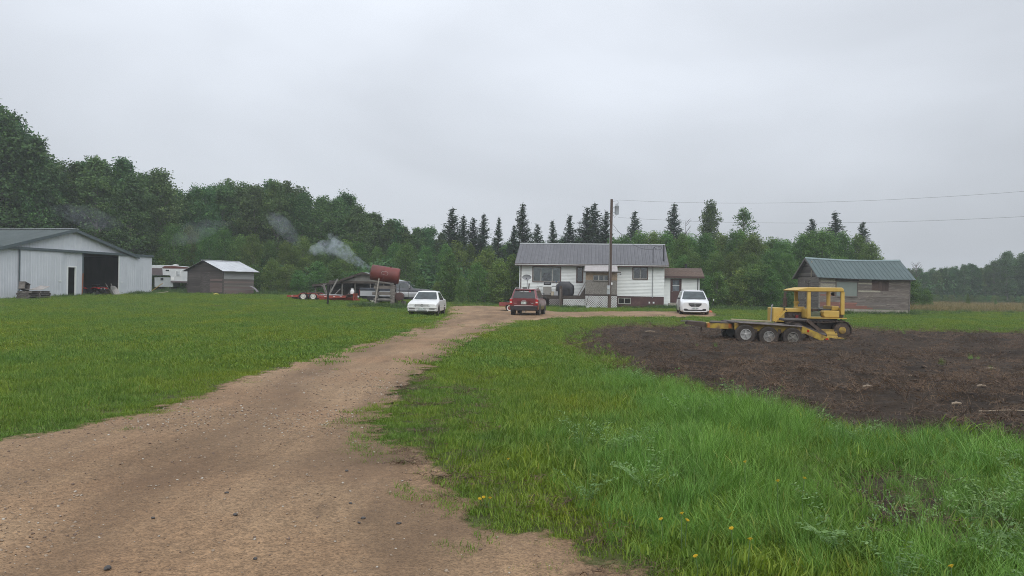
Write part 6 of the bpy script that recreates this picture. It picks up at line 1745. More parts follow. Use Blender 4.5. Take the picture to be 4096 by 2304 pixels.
MB().prism([q2(60, 590), q2(355, 592), q2(345, 458), q2(60, 455)], -.034, -.022, 'xz').build('dark_front_panel', mat('grey_brown_panel', (.12, .095, .10), .7), cmp_)
MB().box(q2(510, 730)[0], q2(930, 730)[0], -.036, -.022, q2(510, 742)[1], q2(510, 712)[1]).build('lower_trim', mat('grey_brown_panel', (.12, .095, .10), .7), cmp_)
for (x0, y0, x1, y1, m_) in ((412, 488, 485, 515, DGL), (615, 520, 702, 612, LAMP), (738, 495, 772, 525, LAMP)):
    (xa, za), (xb, zb_) = q2(x0, y1), q2(x1, y0)
    w_ = MB().box(xa - .04, xb + .04, -.05, -.022, za - .04, zb_ + .04).build('window_frame', LATT, cmp_)
    MB().box(xa, xb, -.056, -.0505, za, zb_).build('window', m_, w_)
(xa, za), (xb, zb_) = q2(520, 700), q2(578, 630)
MB().box(xa, xb, -.04, -.022, za, zb_).build('hatch', LATT, cmp_)
MB().prism([q2(180, 640), q2(505, 640), q2(505, 735), q2(545, 735), q2(545, 830), q2(180, 830)], .1, 1.9, 'xz').build('lower_box', mat('camper_grey', (.36, .39, .39), .6), cmp_)
MB().box(q2(300, 690)[0], q2(355, 690)[0], .08, .098, q2(300, 700)[1], q2(300, 650)[1]).build('small_window', DGL, cmp_)
MB().lathe([(q2(530, 400)[1], .3), (q2(530, 385)[1], .28), (q2(530, 380)[1], .1)], (q2(535, 390)[0], .9, 0), 'z', 14).build('roof_vent', LATT, cmp_)
for zx in (200, 470, 800):
    xx = q2(zx, 800)[0]
    MB().box(xx - .1, xx + .1, .3, 1.7, -.1, q2(zx, 831 if zx < 600 else 735)[1]).build('support', DARK, cmp_)

# ================================================================== by the barn
def bl_(zx, zy, yl): 
    x_, z_ = b1(zx, zy, yl); return BM_ @ Vector((x_, yl, z_))
def on_ground(v): return Vector((v.x, v.y, Gf(v.x, v.y)))
bz_rot = math.atan2(dv.y, dv.x)
base = on_ground(bl_(545, 1200, -1.6))
slat = MB().box(-1.0, 1.0, -.045, .045, 0, .02).mesh('slat', GREYW); strg = MB().box(-.04, .04, -.5, .5, 0, .09).mesh('stringer', GREYW)
for k in range(4):
    pl = thing('pallet', ('grey wooden pallet at the bottom of the stack by the barn', 'second grey pallet up in the stack by the barn', 'third grey pallet up in the stack by the barn', 'topmost skewed pallet of the stack by the barn')[k], 'pallet', base + Vector((0, 0, .02 + .135 * k)), bz_rot + rad((0, 4, -3, 9)[k]), 'pallets stacked by the barn')
    for y_ in (-.45, -.22, 0, .22, .45):
        link('slat', slat, pl).location = (0, y_, .112)
    for y_ in (-.45, 0, .45): link('slat', slat, pl).location = (0, y_, 0)
    for x_ in (-.92, 0, .92): link('stringer', strg, pl).location = (x_, 0, .021)
top = base + Vector((0, 0, .58))
ws = MB(); secs = []
for u in np.linspace(-1, 1, 9):
    z = .05 + .22 * max(0, u) ** 2 + .03 * u * u
    secs.append([(u * .95, -.42, z), (u * .95, .42, z + .05), (u * .95, .42, z + .07), (u * .95, -.42, z + .02)])
o = ws.loft(secs).build('warped_sheet', mat('grey_plywood', [(.3, (.22, .20, .19)), (.7, (.36, .34, .32))], .85, scale=3), smooth=40, loc=top); o.rotation_euler = (0, 0, bz_rot)
tag(o, 'warped grey plywood sheet lying on the pallet stack', 'plywood')
tbx = thing('broken_cabinet', 'tilted grey cabinet frame on top of the pallet stack', 'cabinet', top + Vector((-.25, -.75, .05)), bz_rot + rad(20), ry=rad(14))
MB().box(-.35, .35, -.2, .2, .0, .04).build('base', GREYW, tbx); MB().box(-.35, -.31, -.2, .2, .04, .48).build('side', GREYW, tbx); MB().box(.31, .35, -.2, .2, .04, .48).build('side', GREYW, tbx); MB().box(-.31, .31, .17, .2, .04, .48).build('back', GREYM, tbx); MB().box(-.38, .38, -.22, .22, .481, .51).build('top', GREYW, tbx)
# quad bike inside the doorway
qp = BM_ @ Vector(((b1(1404, 1030, 1.6)[0] + b1(1590, 1030, 1.6)[0]) / 2, 1.6, -.02))
qd = thing('quad_bike', 'red quad bike parked just inside the open barn door', 'quad bike', qp, bz_rot)
qr = mat('quad_red', (.42, .02, .018), .35, coat=.4)
for x_ in (-.42, .42):
    for y_ in (-.6, .6):
        w_ = MB().lathe([(-.12, .14), (-.12, .24), (-.08, .28), (.08, .28), (.12, .24), (.12, .14)], (0, 0, 0), 'x', 16, True).build('wheel', RUB, qd, smooth=40); w_.location = (x_, y_, .28)
        MB().lathe([(-.1, .13), (.1, .13)], (0, 0, 0), 'x', 12).build('rim', GREYM, w_)
    MB().prism([(-1.0, .62), (-.85, .74), (-.45, .76), (-.25, .60), (-.32, .58), (-.5, .70), (-.82, .68)], x_ - .16, x_ + .16, 'yz').build('front_fender', qr, qd, bevel=.02)
    MB().prism([(.25, .60), (.45, .74), (.95, .74), (1.0, .64), (.9, .66), (.5, .67)], x_ - .16, x_ + .16, 'yz').build('rear_fender', qr, qd, bevel=.02)
    MB().box(x_ * .45 - .05, x_ * .45 + .05, -.98, -.95, .60, .68).build('headlight', LAMP, qd)
MB().box(-.2, .2, -.9, .8, .35, .66).build('chassis', BLACK, qd, bevel=.04); MB().prism([(-.3, .66), (-.1, .84), (.6, .8), (.75, .68)], -.16, .16, 'yz').build('seat', BLACK, qd, bevel=.04)
MB().tube([(-.42, -.28, .98), (-.2, -.38, .95), (.2, -.38, .95), (.42, -.28, .98)], .02, 6).tube([(0, -.5, .7), (0, -.38, .95)], .03, 6).build('handlebar', BLACK, qd)
for y_ in (-.7, .7):
    MB().tube([(-.4, y_ - .2, .8), (.4, y_ - .2, .8), (.4, y_ + .2, .8), (-.4, y_ + .2, .8), (-.4, y_ - .2, .8)], .013, 6).build('rack', BLACK, qd)
for k, (zx, h_, w_, yl, m_, lab) in enumerate(((1635, .75, .3, 1.2, GREYM, 'dull metal can standing inside the barn beside the quad bike'), (1820, 1.15, .5, 2.2, DARK, 'dark cupboard deep inside the barn doorway'), (1735, .6, .7, 2.0, BRNW, 'low wooden bench inside the barn doorway'))):
    x_ = b1(zx, 1100, yl)[0]
    tag(MB().box(-w_ / 2, w_ / 2, -.2, .2, 0, h_).box(-w_ / 2 - .02, w_ / 2 + .02, -.22, .22, h_, h_ + .03).build(('metal_can', 'tool_cupboard', 'work_bench')[k], m_, bevel=.015, loc=BM_ @ Vector((x_, yl, -.02))), lab, ('can', 'cupboard', 'bench')[k])
# tipped wheelbarrow
wbp = on_ground(bl_(1790, 1200, -.9))
wbw = thing('wheelbarrow', 'grey wheelbarrow tipped on its side in the barn doorway', 'wheelbarrow', wbp, bz_rot, rx=rad(55))
tubm = mat('grey_zinc_tub', [(.3, (.22, .21, .20)), (.7, (.36, .35, .33))], .55, .3, scale=4)
secs = []
for z, wx, wy in ((.0, .22, .3), (.1, .30, .4), (.28, .36, .55), (.30, .37, .57), (.29, .35, .54), (.12, .28, .38), (.02, .2, .28)):
    secs.append([(wx * math.copysign(abs(math.cos(t_)) ** .6, math.cos(t_)), wy * math.copysign(abs(math.sin(t_)) ** .6, math.sin(t_)), z + .25) for t_ in np.linspace(0, 2 * math.pi, 20, endpoint=False)])
MB().loft(secs).build('tub', tubm, wbw, smooth=50)
for s_ in (-1, 1):
    MB().beam((s_ * .08, -.75, .22), (s_ * .3, .95, .3), .05, .05).build('handle', LOGW, wbw)
    MB().tube([(s_ * .25, .3, .25), (s_ * .27, .35, .0), (s_ * .27, .5, .0), (s_ * .25, .5, .27)], .018, 6).build('leg', RUST, wbw)
w_ = MB().lathe([(-.04, .12), (-.05, .18), (0, .2), (.05, .18), (.04, .12)], (0, -.72, .2), 'x', 16).build('wheel', RUB, wbw)
pst = on_ground(bl_(1322, 1180, -.35)); 
tag(MB().beam((0, 0, -.05), (.04, .02, 1.75), .07, .05).build('rusty_bar', mat('orange_rust', (.22, .08, .035), .85), loc=pst), 'rusty orange bar leaning at the left side of the barn opening', 'bar')
for k, (zx, yl, L, rz_) in enumerate(((2150, -2.3, 1.7, 8), (2350, -2.0, 1.4, -6), (1500, -2.1, 1.2, 4))):
    p = on_ground(bl_(zx, 1230, yl)); o = MB().box(-L / 2, L / 2, -.1, .1, .03, .07).build('weathered_plank', GREYW, loc=p); o.rotation_euler = (0, rad(1.5), bz_rot + rad(rz_ - 60))
    tag(o, ('weathered plank lying in the grass below the right barn door', 'weathered plank lying in the grass past the barn corner', 'weathered plank lying in the grass before the barn opening')[k], 'plank')
for k, (px, d, a1_, m_) in enumerate(((622, 74, 50, mat('fresh_timber', (.42, .28, .12), .7)), (645, 73.5, 8, mat('pale_board', (.52, .46, .36), .7)))):
    p = gnd(px, d); o = MB().beam((-.6, 0, .08), (.6, .1, .08 + 1.2 * math.sin(rad(a1_))), .12, .05).build('broken_board', m_, loc=p)
    tag(o, ('yellow timber leaning up near the barn corner', 'pale splintered board lying near the barn corner')[k], 'board')
p = gnd(864, 72.0)
o = MB().lathe([(0, .28), (.08, .3), (.16, .2), (.2, .03)], (0, 0, 0), 'z', 12).build('yellow_cover', mat('yellow_plastic', (.5, .42, .10), .5), smooth=50, loc=p); tag(o, 'small yellow plastic dome in the grass before the plank shed', 'cover')
p = gnd(1012, 75.0)
cs = MB(); secs = []
for a in np.linspace(-.9, .9, 9): secs.append([(.45 * math.sin(a) + .1, y_, .45 + .45 * math.cos(a) * .6 - .3 * a) for y_ in (-.35, .35)] + [(.43 * math.sin(a) + .1, y_, .44 + .43 * math.cos(a) * .6 - .3 * a) for y_ in (.35, -.35)])
tag(cs.loft(secs).build('curved_sheet', mat('rust_edged_sheet', [(.3, (.16, .15, .15)), (.6, (.27, .26, .27)), (.8, (.25, .12, .09))], .6, .2, scale=2.5), smooth=40, loc=p), 'curved metal sheet leaning at the right end of the plank shed', 'metal sheet')
# trimmer by the van
p = gnd(2842, 60)
tm = thing('string_trimmer', 'orange grass trimmer standing in the lawn beside the white minivan', 'trimmer', p, rad(10))
MB().lathe([(.0, .16), (.1, .17), (.17, .1), (.2, .04)], (0, 0, 0), 'z', 12).build('motor', mat('orange_plastic', (.45, .10, .03), .45), tm, smooth=50)
MB().tube([(0, 0, .15), (.22, 0, .75), (.26, 0, .95)], .02, 6).build('shaft', BLACK, tm); MB().tube([(.26, 0, .92), (.27, 0, 1.05)], .03, 6).build('grip', LATT, tm)
# wreck in the far field
p = gnd(3880, 86)
wk = thing('car_wreck', 'half sunk pale car wreck in the dry grass of the far field', 'car wreck', p, rad(6))
wx = lambda px: (px - 3880) / FPX * 86
wz = lambda py: W(3880, py, 86).z - p.z
pale = mat('chalky_car_paint', [(.3, (.26, .25, .24)), (.7, (.42, .41, .39))], .7, scale=3)
MB().hexa([(wx(3872), -.7, wz(1262)), (wx(3938), -.7, wz(1262)), (wx(3938), .7, wz(1262)), (wx(3872), .7, wz(1262))], [(wx(3884), -.6, wz(1240)), (wx(3924), -.6, wz(1240)), (wx(3924), .6, wz(1240)), (wx(3884), .6, wz(1240))]).build('cabin', pale, wk, bevel=.06)
MB().hexa([(wx(3842), -.68, wz(1240)), (wx(3924), -.68, wz(1239)), (wx(3924), .68, wz(1239)), (wx(3842), .68, wz(1240))], [(wx(3850), -.6, wz(1234)), (wx(3918), -.6, wz(1231)), (wx(3918), .6, wz(1231)), (wx(3850), .6, wz(1234))]).build('roof', mat('mossy_roof', [(.3, (.15, .15, .10)), (.7, (.34, .33, .27))], .9, scale=4), wk, bevel=.03)
MB().box(wx(3828), wx(3882), -.6, .6, wz(1262), wz(1243)).build('hull', mat('rust_dark', (.06, .05, .045), .9), wk, bevel=.05)
MB().box(wx(3822), wx(3836), -.5, .5, wz(1250), wz(1245)).build('bumper', pale, wk)

# ================================================================== smoke from the open shed's stove
def smoke(name, path, d, dens, lo=.42, scale=.9, label='', seed=0):
    m = bpy.data.materials.new(name + '_air'); m.use_nodes = True
    t = m.node_tree; t.nodes.clear()
    o = t.nodes.new('ShaderNodeOutputMaterial'); pv = t.nodes.new('ShaderNodeVolumePrincipled')
    pv.inputs['Color'].default_value = (.78, .87, .96, 1)
    n = noise(t, mapping(t, coord(t, 'World'), (1, 1, 1), (seed, 0, 0)), scale, 5, .62, 1.2)
    mr = t.nodes.new('ShaderNodeMapRange'); mr.inputs['From Min'].default_value = lo; mr.inputs['From Max'].default_value = .72; mr.inputs['To Max'].default_value = dens
    t.links.new(n.outputs['Fac'], mr.inputs['Value']); t.links.new(mr.outputs[0], pv.inputs['Density']); t.links.new(pv.outputs[0], o.inputs['Volume'])
    pts = [W(px, py, d + i * .25) for i, (px, py, r_) in enumerate(path)]
    rs = [r_ for _, _, r_ in path]
    fine, fr = [], []
    for i in range(len(pts) - 1):
        for k in range(4):
            u = k / 4; fine.append(pts[i].lerp(pts[i + 1], u)); fr.append((rs[i] + (rs[i + 1] - rs[i]) * u) * random.uniform(.85, 1.12))
    fine.append(pts[-1]); fr.append(rs[-1])
    ob = MB().tube([p - fine[0] for p in fine], fr, 12).build(name, m, smooth=180, loc=fine[0], kind='stuff')
    return tag(ob, label, 'smoke')
flue = OM @ Vector((s3(1290, 250, 1.0)[0], 1.0, s3(1290, 330, 1.0)[1]))
tag(MB().tube([(0, 0, -.6), (0, 0, .35)], .08, 8).lathe([(.35, .13), (.42, .02)], (0, 0, 0), 'z', 10).build('stove_pipe', OILY, loc=flue), 'black stove pipe behind the rusty tank where the smoke rises', 'stove pipe')
smoke('smoke_plume', [(1492, 1078, .12), (1465, 1064, .26), (1432, 1048, .42), (1400, 1028, .6), (1370, 1002, .8), (1335, 988, .8), (1295, 990, .7), (1258, 1000, .55), (1232, 1012, .15)], 71.5, .8, .41, 1.5, 'white smoke drifting left from behind the rusty tank')
smoke('smoke_wisp', [(1372, 985, .2), (1352, 968, .5), (1332, 948, .42), (1310, 938, .12)], 74.5, 1.1, .47, 1.5, 'faint wisp of smoke rising above the main plume', 4)
smoke('smoke_wisp', [(1205, 990, .15), (1178, 955, .55), (1150, 925, .85), (1120, 895, .9), (1092, 872, .7), (1062, 855, .15)], 75, .20, .34, .8, 'blue grey puff of smoke before the dark trees', 9)
smoke('smoke_wisp', [(930, 890, .2), (860, 905, .7), (800, 920, 1.1), (740, 945, 1.1), (680, 975, .25)], 77, .10, .32, .6, 'thin bluish smoke hanging behind the plank shed', 17)
smoke('smoke_wisp', [(500, 905, .2), (430, 890, .8), (360, 872, 1.2), (280, 850, 1.1), (200, 832, .25)], 76, .075, .32, .6, 'thin bluish smoke hanging behind the barn roof', 23)

# ================================================================== bare dead trees
def dead_tree(px, pybase, pytop, d, seed, label):
    r_ = random.Random(seed)
    gx = (px - 2048) / FPX * d; h = W(px, pytop, d).z - Gf(gx, d)
    o = thing('dead_tree', label, 'tree', (gx, d, Gf(gx, d)))
    mb = MB(); br = MB()
    mb.tube([(0, 0, -.2), (.1, 0, h * .5), (.0, 0, h)], [.12, .07, .012], 6)
    for k in range(14):
        z = h * (.5 + .48 * r_.random()); a = r_.uniform(0, 6.28); l = (h - z) * .5 + .5
        p0 = Vector((.05, 0, z)); p1 = p0 + Vector((math.cos(a) * l * .6, math.sin(a) * l * .6, l * .7)); br.tube([p0, p0.lerp(p1, .5) + Vector((0, 0, -.06)), p1], [.035, .022, .008], 5)
        for j in range(2):
            q_ = p0.lerp(p1, r_.uniform(.4, .8)); b2 = a + r_.uniform(-1, 1); br.tube([q_, q_ + Vector((math.cos(b2) * .4, math.sin(b2) * .4, .35))], [.016, .006], 4)
    mb.build('trunk', M_BARK_D, o); br.build('branches', M_BARK_D, o)
M_BARK_D = mat('grey_dead_wood', (.13, .12, .115), .9)
dead_tree(3662, 1240, 1050, 112, 3, 'bare dead tree rising out of the misty wood')
dead_tree(2738, 1200, 885, 95, 5, 'bare dead tree standing beside a spruce behind the house')
dead_tree(1155, 1170, 790, 92, 8, 'bare pale snag among the poplars behind the trailer')

# ================================================================== dandelions, stones, sticks
DYEL = mat('dandelion_yellow', [(.3, (.50, .33, .01)), (.7, (.62, .45, .02))], .7)
DSTEM = mat('dandelion_stem', (.09, .16, .05), .6)
fl_m = MB()
for k in range(26):
    a = k * 2.4; r_ = .003 + .0175 * math.sqrt(k / 26)
    fl_m.beam((r_ * .5 * math.cos(a), r_ * .5 * math.sin(a), .0), (r_ * math.cos(a) * 1.25, r_ * math.sin(a) * 1.25, .012 - .010 * k / 26), .007, .003)
fl_m.lathe([(-.012, .006), (0, .013), (.006, .01)], (0, 0, 0), 'z', 8)
fl = fl_m.mesh('flower_head', DYEL)
for k, (x, y, h) in enumerate([(1665, 1305, .20), (1718, 1292, .30), (1725, 1308, .24), (1888, 1357, .26), (1877, 1162, .42), (1280, 1155, .12), (1206, 1254, .10), (1218, 1250, .12), (1232, 1253, .11), (2022, 1203, .40), (1752, 1398, .18), (2398, 1425, .3), (1840, 1328, .3), (1960, 1210, .42)]):
    X, Y = flat(x * K, y * K, h)
    o = thing('dandelion', 'yellow dandelion flower in the grass beside the drive', 'flower', (X, Y, Gf(X, Y)), random.uniform(0, 6), 'dandelions in the verge')
    MB().tube([(0, 0, 0), (.01, .0, h * .6), (0, -.01, h)], .0028, 5).build('stem', DSTEM, o)
    f = link('flower_head', fl, o); f.location = (0, -.01, h); f.rotation_euler = (rad(25), rad(random.uniform(-15, 15)), 0); f.scale = (.62, .62, .62)
STONE = mat('dark_wet_stone', [(.3, (.03, .027, .026)), (.7, (.08, .072, .068))], .6, scale=8)
for k, (px, py, r_) in enumerate([(941, 2080, .022), (1452, 2078, .02), (1436, 2096, .015), (1595, 2095, .02), (907, 1987, .018), (1021, 2246, .016), (1387, 1888, .022), (430, 2285, .03), (1402, 2023, .018), (612, 2090, .018)]):
    X, Y = flat(px, py, .03)
    rs_ = random.Random(k); bm = bmesh.new(); bmesh.ops.create_icosphere(bm, subdivisions=2, radius=r_ * .75)
    for v_ in bm.verts: v_.co *= rs_.uniform(.82, 1.12); v_.co.z *= .6; v_.co.x *= 1.35
    me = bpy.data.meshes.new('stone'); bm.to_mesh(me); bm.free(); me.materials.append(STONE)
    o = link('stone', me); o.location = (X, Y, float(drive_z(np.array([X]), np.array([Y]))[0]) + r_ * .3); o.rotation_euler = (0, 0, rs_.uniform(0, 6))
    tag(o, 'small dark stone lying on the pale gravel of the drive', 'stone', 'dark stones on the gravel')
STK = mat('bleached_stick', [(.3, (.22, .17, .12)), (.7, (.38, .31, .23))], .85, scale=8)
for k, (px, py, L, a) in enumerate([(3825, 1662, .16, 10), (3925, 1590, .14, -15), (3640, 1528, .12, 30), (3470, 1600, .18, 5), (4040, 1688, .9, 3), (3960, 1480, .3, 12), (3120, 1432, .25, -20), (2600, 1345, .4, 15)]):
    X, Y = flat(px, py, -.05)
    z = float(FZ(np.array([X]), np.array([Y]))[0])
    o = MB().tube([(-L / 2, 0, 0), (0, .02 * L, .015), (L / 2, 0, .005)], [.016, .02, .012] if L < .5 else .008, 7).build('stick', STK, loc=(X, Y, z + .03)); o.rotation_euler = (0, 0, rad(a))
    tag(o, 'pale broken stick lying on the dark worked soil', 'stick', 'sticks on the field')
# ================================================================== trees
def leaf_mat(name, dark, mid, light, trans=0.3, rnd=0.22, hue=0.03):
    m = bpy.data.materials.new(name); m.use_nodes = True
    t = m.node_tree; t.nodes.clear()
    o = t.nodes.new('ShaderNodeOutputMaterial')
    at = t.nodes.new('ShaderNodeAttribute'); at.attribute_name = 'tint'
    r = ramp(t, [(0.0, dark), (0.5, mid), (1.0, light)])
    t.links.new(at.outputs['Fac'], r.inputs['Fac'])
    oi = t.nodes.new('ShaderNodeObjectInfo')
    hsv = t.nodes.new('ShaderNodeHueSaturation')
    a = t.nodes.new('ShaderNodeMapRange'); a.inputs['To Min'].default_value = 1 - rnd; a.inputs['To Max'].default_value = 1 + rnd
    t.links.new(oi.outputs['Random'], a.inputs['Value']); t.links.new(a.outputs[0], hsv.inputs['Value'])
    h = t.nodes.new('ShaderNodeMath'); h.operation = 'MULTIPLY_ADD'
    fr = t.nodes.new('ShaderNodeMath'); fr.operation = 'FRACT'; mu = t.nodes.new('ShaderNodeMath'); mu.operation = 'MULTIPLY'
    t.links.new(oi.outputs['Random'], mu.inputs[0]); mu.inputs[1].default_value = 7.31; t.links.new(mu.outputs[0], fr.inputs[0])
    t.links.new(fr.outputs[0], h.inputs[0]); h.inputs[1].default_value = hue * 2; h.inputs[2].default_value = 0.5 - hue
    t.links.new(h.outputs[0], hsv.inputs['Hue']); t.links.new(r.outputs[0], hsv.inputs['Color'])
    d = t.nodes.new('ShaderNodeBsdfPrincipled'); d.inputs['Roughness'].default_value = 0.65; d.inputs['Specular IOR Level'].default_value = 0.25
    tl = t.nodes.new('ShaderNodeBsdfTranslucent')
    t.links.new(hsv.outputs[0], d.inputs['Base Color']); t.links.new(hsv.outputs[0], tl.inputs['Color'])
    mx = t.nodes.new('ShaderNodeMixShader'); mx.inputs['Fac'].default_value = trans
    t.links.new(d.outputs[0], mx.inputs[1]); t.links.new(tl.outputs[0], mx.inputs[2]); t.links.new(mx.outputs[0], o.inputs['Surface'])
    return m
M_LEAF = leaf_mat('poplar_leaf', (0.044, 0.095, 0.036), (0.084, 0.168, 0.056), (0.165, 0.27, 0.08))
M_LEAF2 = leaf_mat('willow_leaf', (0.06, 0.12, 0.032), (0.112, 0.21, 0.048), (0.205, 0.315, 0.075), 0.35)
M_NEEDLE = leaf_mat('spruce_needle', (0.026, 0.052, 0.034), (0.042, 0.078, 0.046), (0.072, 0.112, 0.062), 0.1, 0.15, 0.015)
M_BARK = mat('poplar_bark', [(0.3, (0.10, 0.09, 0.075)), (0.6, (0.22, 0.21, 0.18)), (0.8, (0.34, 0.33, 0.29))], 0.9, scale=4, stretch=(1, 1, 0.3), bmp=0.4)
M_BARK2 = mat('spruce_bark', [(0.3, (0.05, 0.04, 0.032)), (0.7, (0.12, 0.095, 0.075))], 0.9, scale=5, stretch=(1, 1, 0.3), bmp=0.4)

def cards(C, L, Wd, rng, outward=None, up=0.35, tint=None, axis=None):
    """diamond leaf cards at C; returns verts, faces, tint"""
    n = len(C)
    if axis is None:
        a = rng.normal(size=(n, 3)); a[:, 2] *= 0.7
    else:
        a = axis + rng.normal(size=(n, 3)) * 0.25
    a /= np.linalg.norm(a, axis=1)[:, None] + 1e-9
    nn = rng.normal(size=(n, 3)); nn[:, 2] += up
    if outward is not None:
        nn += outward * 0.8
    bb = np.cross(a, nn); bb /= np.linalg.norm(bb, axis=1)[:, None] + 1e-9
    L = (L * rng.uniform(0.7, 1.35, n))[:, None]; Wd = (Wd * rng.uniform(0.7, 1.3, n))[:, None]
    mid = np.cross(bb, a) * L * 0.08
    V = np.stack([C - a * L * 0.5, C + bb * Wd * 0.5 + mid, C + a * L * 0.5, C - bb * Wd * 0.5 + mid], 1).reshape(-1, 3)
    F = np.arange(n * 4).reshape(n, 4)
    T = np.repeat(tint if tint is not None else rng.uniform(0, 1, n), 4)
    return V, F, T

def decid(seed, H=14.0, R=2.6, base=0.25, nclump=150, per=62, leaf=0.25, shape='oval', lm=None, sparse=1.0):
    rng = np.random.default_rng(seed)
    mb = MB()
    bend = rng.normal(size=2) * 0.25
    ax = lambda z: np.array([bend[0] * math.sin(z / H * 3), bend[1] * math.sin(z / H * 2.4), z])
    tr = H * 0.011 + 0.05
    mb.tube([ax(z) for z in np.linspace(-0.2, H * 0.93, 9)], [tr * (1.25 if i == 0 else 1) * (1 - i / 9) + 0.02 for i in range(9)], 7)
    cl, ow, sz = [], [], []
    k = 0
    while len(cl) < nclump:
        k += 1
        u = rng.uniform(0, 1) ** 0.9
        z = H * (base + (1 - base) * u)
        if shape == 'oval':
            pr = math.sin(math.pi * min(1, (u * 0.84 + 0.14))) ** 0.8
        elif shape == 'cone':
            pr = (1 - u) ** 0.7 * 0.9 + 0.14
        else:
            pr = math.sin(math.pi * min(1, (u * 0.68 + 0.32))) ** 0.5
        th = rng.uniform(0, 2 * math.pi)
        lob = 0.70 + 0.30 * math.sin(th * 3 + seed + z * 1.1) * math.cos(z * 0.9 + seed * 2 + th)
        rr = R * pr * lob * (rng.uniform(0.1, 1.0) ** 0.5)
        c = ax(z) + np.array([math.cos(th) * rr, math.sin(th) * rr, rng.normal() * 0.2])
        cl.append(c); ow.append([math.cos(th) * 0.8, math.sin(th) * 0.8, 0.5]); sz.append(rng.uniform(0.65, 1.25))
    for _ in range(nclump // 9):                        # leading shoots that break the outline
        th = rng.uniform(0, 6.283); u = rng.uniform(.55, 1.02); z = H * (base + (1 - base) * u)
        pr = math.sin(math.pi * min(.97, u * .84 + .14)) ** .8 * R * rng.uniform(.85, 1.12)
        cl.append(ax(min(z, H)) + np.array([math.cos(th) * pr, math.sin(th) * pr, rng.uniform(.2, .7)])); ow.append([math.cos(th), math.sin(th), .6]); sz.append(rng.uniform(.35, .6))
    cl, ow, sz = np.array(cl), np.array(ow), np.array(sz)
    for i in range(0, nclump, 4):                       # limbs reaching to the clumps
        c = cl[i]
        rr = math.hypot(c[0], c[1])
        z0 = max(H * base * 0.7, c[2] - rr * 0.75 - 0.3)
        p0 = ax(z0)
        mb.tube([p0, (p0 + c) / 2 + np.array([0, 0, 0.12 * rr]), c], [0.02 + tr * 0.28, 0.02 + tr * 0.14, 0.012], 5)
    Cs, Os, Ts = [], [], []
    for c, w, s_ in zip(cl, ow, sz):
        n = int(per * s_)
        rad_ = 0.26 * R * s_ * 0.68
        p = np.clip(rng.normal(size=(n, 3)), -1.5, 1.5) * rad_ * np.array([1, 1, 0.72]) + c
        Cs.append(p); Os.append(np.repeat(w[None], n, 0))
        Ts.append(np.clip(rng.normal(0.45, 0.2) + rng.normal(size=n) * 0.14, 0, 1))
    C, O, T = np.concatenate(Cs), np.concatenate(Os), np.concatenate(Ts)
    keep = C[:, 2] > 0.15
    C, O, T = C[keep], O[keep], T[keep]
    V, F, TT = cards(C, leaf, leaf * 0.62, rng, O, 0.4, T)
    return mb.mesh('trunk', M_BARK, True), np_mesh('crown', V, F, [lm or M_LEAF], TT)

def spruce(seed, H=12.0, R=1.9):
    rng = np.random.default_rng(seed)
    mb = MB()
    mb.tube([(0, 0, -0.2), (0, 0, H * 0.5), (0, 0, H)], [0.17, 0.09, 0.012], 7)
    Cs, As, Ts = [], [], []
    z = H * 0.07
    while z < H * 0.985:
        u = z / H
        r = R * (1 - u) ** 0.82 * rng.uniform(0.75, 1.1) + 0.06
        nb = max(4, int(10 * (1 - u) + 4))
        for k in range(nb):
            th = rng.uniform(0, 2 * math.pi); l = r * rng.uniform(0.65, 1.15)
            droop = -0.34 + 0.75 * u + rng.normal() * 0.08
            m_ = max(3, int(l * 9) + 2)
            s_ = np.linspace(0.12, 1, m_) + rng.normal(size=m_) * 0.02
            P = np.stack([np.cos(th) * s_ * l, np.sin(th) * s_ * l, z + droop * s_ * l + 0.22 * l * s_ ** 2], 1)
            tb = np.clip(rng.normal(0.45, 0.17), 0, 1)
            for q in range(3):
                Cs.append(P + rng.normal(size=P.shape) * 0.075 * (0.6 + s_[:, None]))
                sd = (q - 1) * 0.85
                As.append(np.repeat([[math.cos(th + sd), math.sin(th + sd), droop - 0.15]], m_, 0))
                Ts.append(np.clip(tb + 0.25 * (s_ - 0.5) + rng.normal(size=m_) * 0.1, 0, 1))
            if k % 3 == 0 and l > 0.5:
                mb.tube([(0, 0, z), tuple(P[-1] * np.array([0.9, 0.9, 1]))], [0.03, 0.01], 4)
        z += H * 0.018 + 0.05
    C, A, T = np.concatenate(Cs), np.concatenate(As), np.concatenate(Ts)
    V, F, TT = cards(C, 0.32, 0.11, rng, None, 1.2, T, A)
    return mb.mesh('trunk', M_BARK2, True), np_mesh('crown', V, F, [M_NEEDLE], TT)

DEC = [decid(11, 14, 2.5, 0.2, 190), decid(12, 14, 2.9, 0.18, 210), decid(13, 14, 2.2, 0.22, 170), decid(14, 14, 2.7, 0.14, 200, shape='round'),
       decid(15, 14, 2.0, 0.3, 120, per=44), decid(16, 14, 3.1, 0.1, 230, shape='round')]
SHR = [decid(31, 5, 1.9, 0.04, 120, 52, 0.2, 'round', M_LEAF2), decid(32, 5, 1.6, 0.03, 110, 52, 0.2, 'oval', M_LEAF2), decid(33, 5, 2.2, 0.03, 140, 52, 0.2, 'round', M_LEAF2)]
LIGHT = [decid(41, 12, 3.0, 0.06, 230, 60, 0.23, 'round', M_LEAF2), decid(42, 12, 3.4, 0.05, 250, 60, 0.23, 'round', M_LEAF2)]
SPR = [spruce(51, 12, 3.0), spruce(52, 12, 2.6), spruce(53, 12, 3.3)]
SPARSE = [decid(61, 14, 2.0, 0.34, 70, 36, 0.26, 'oval')]
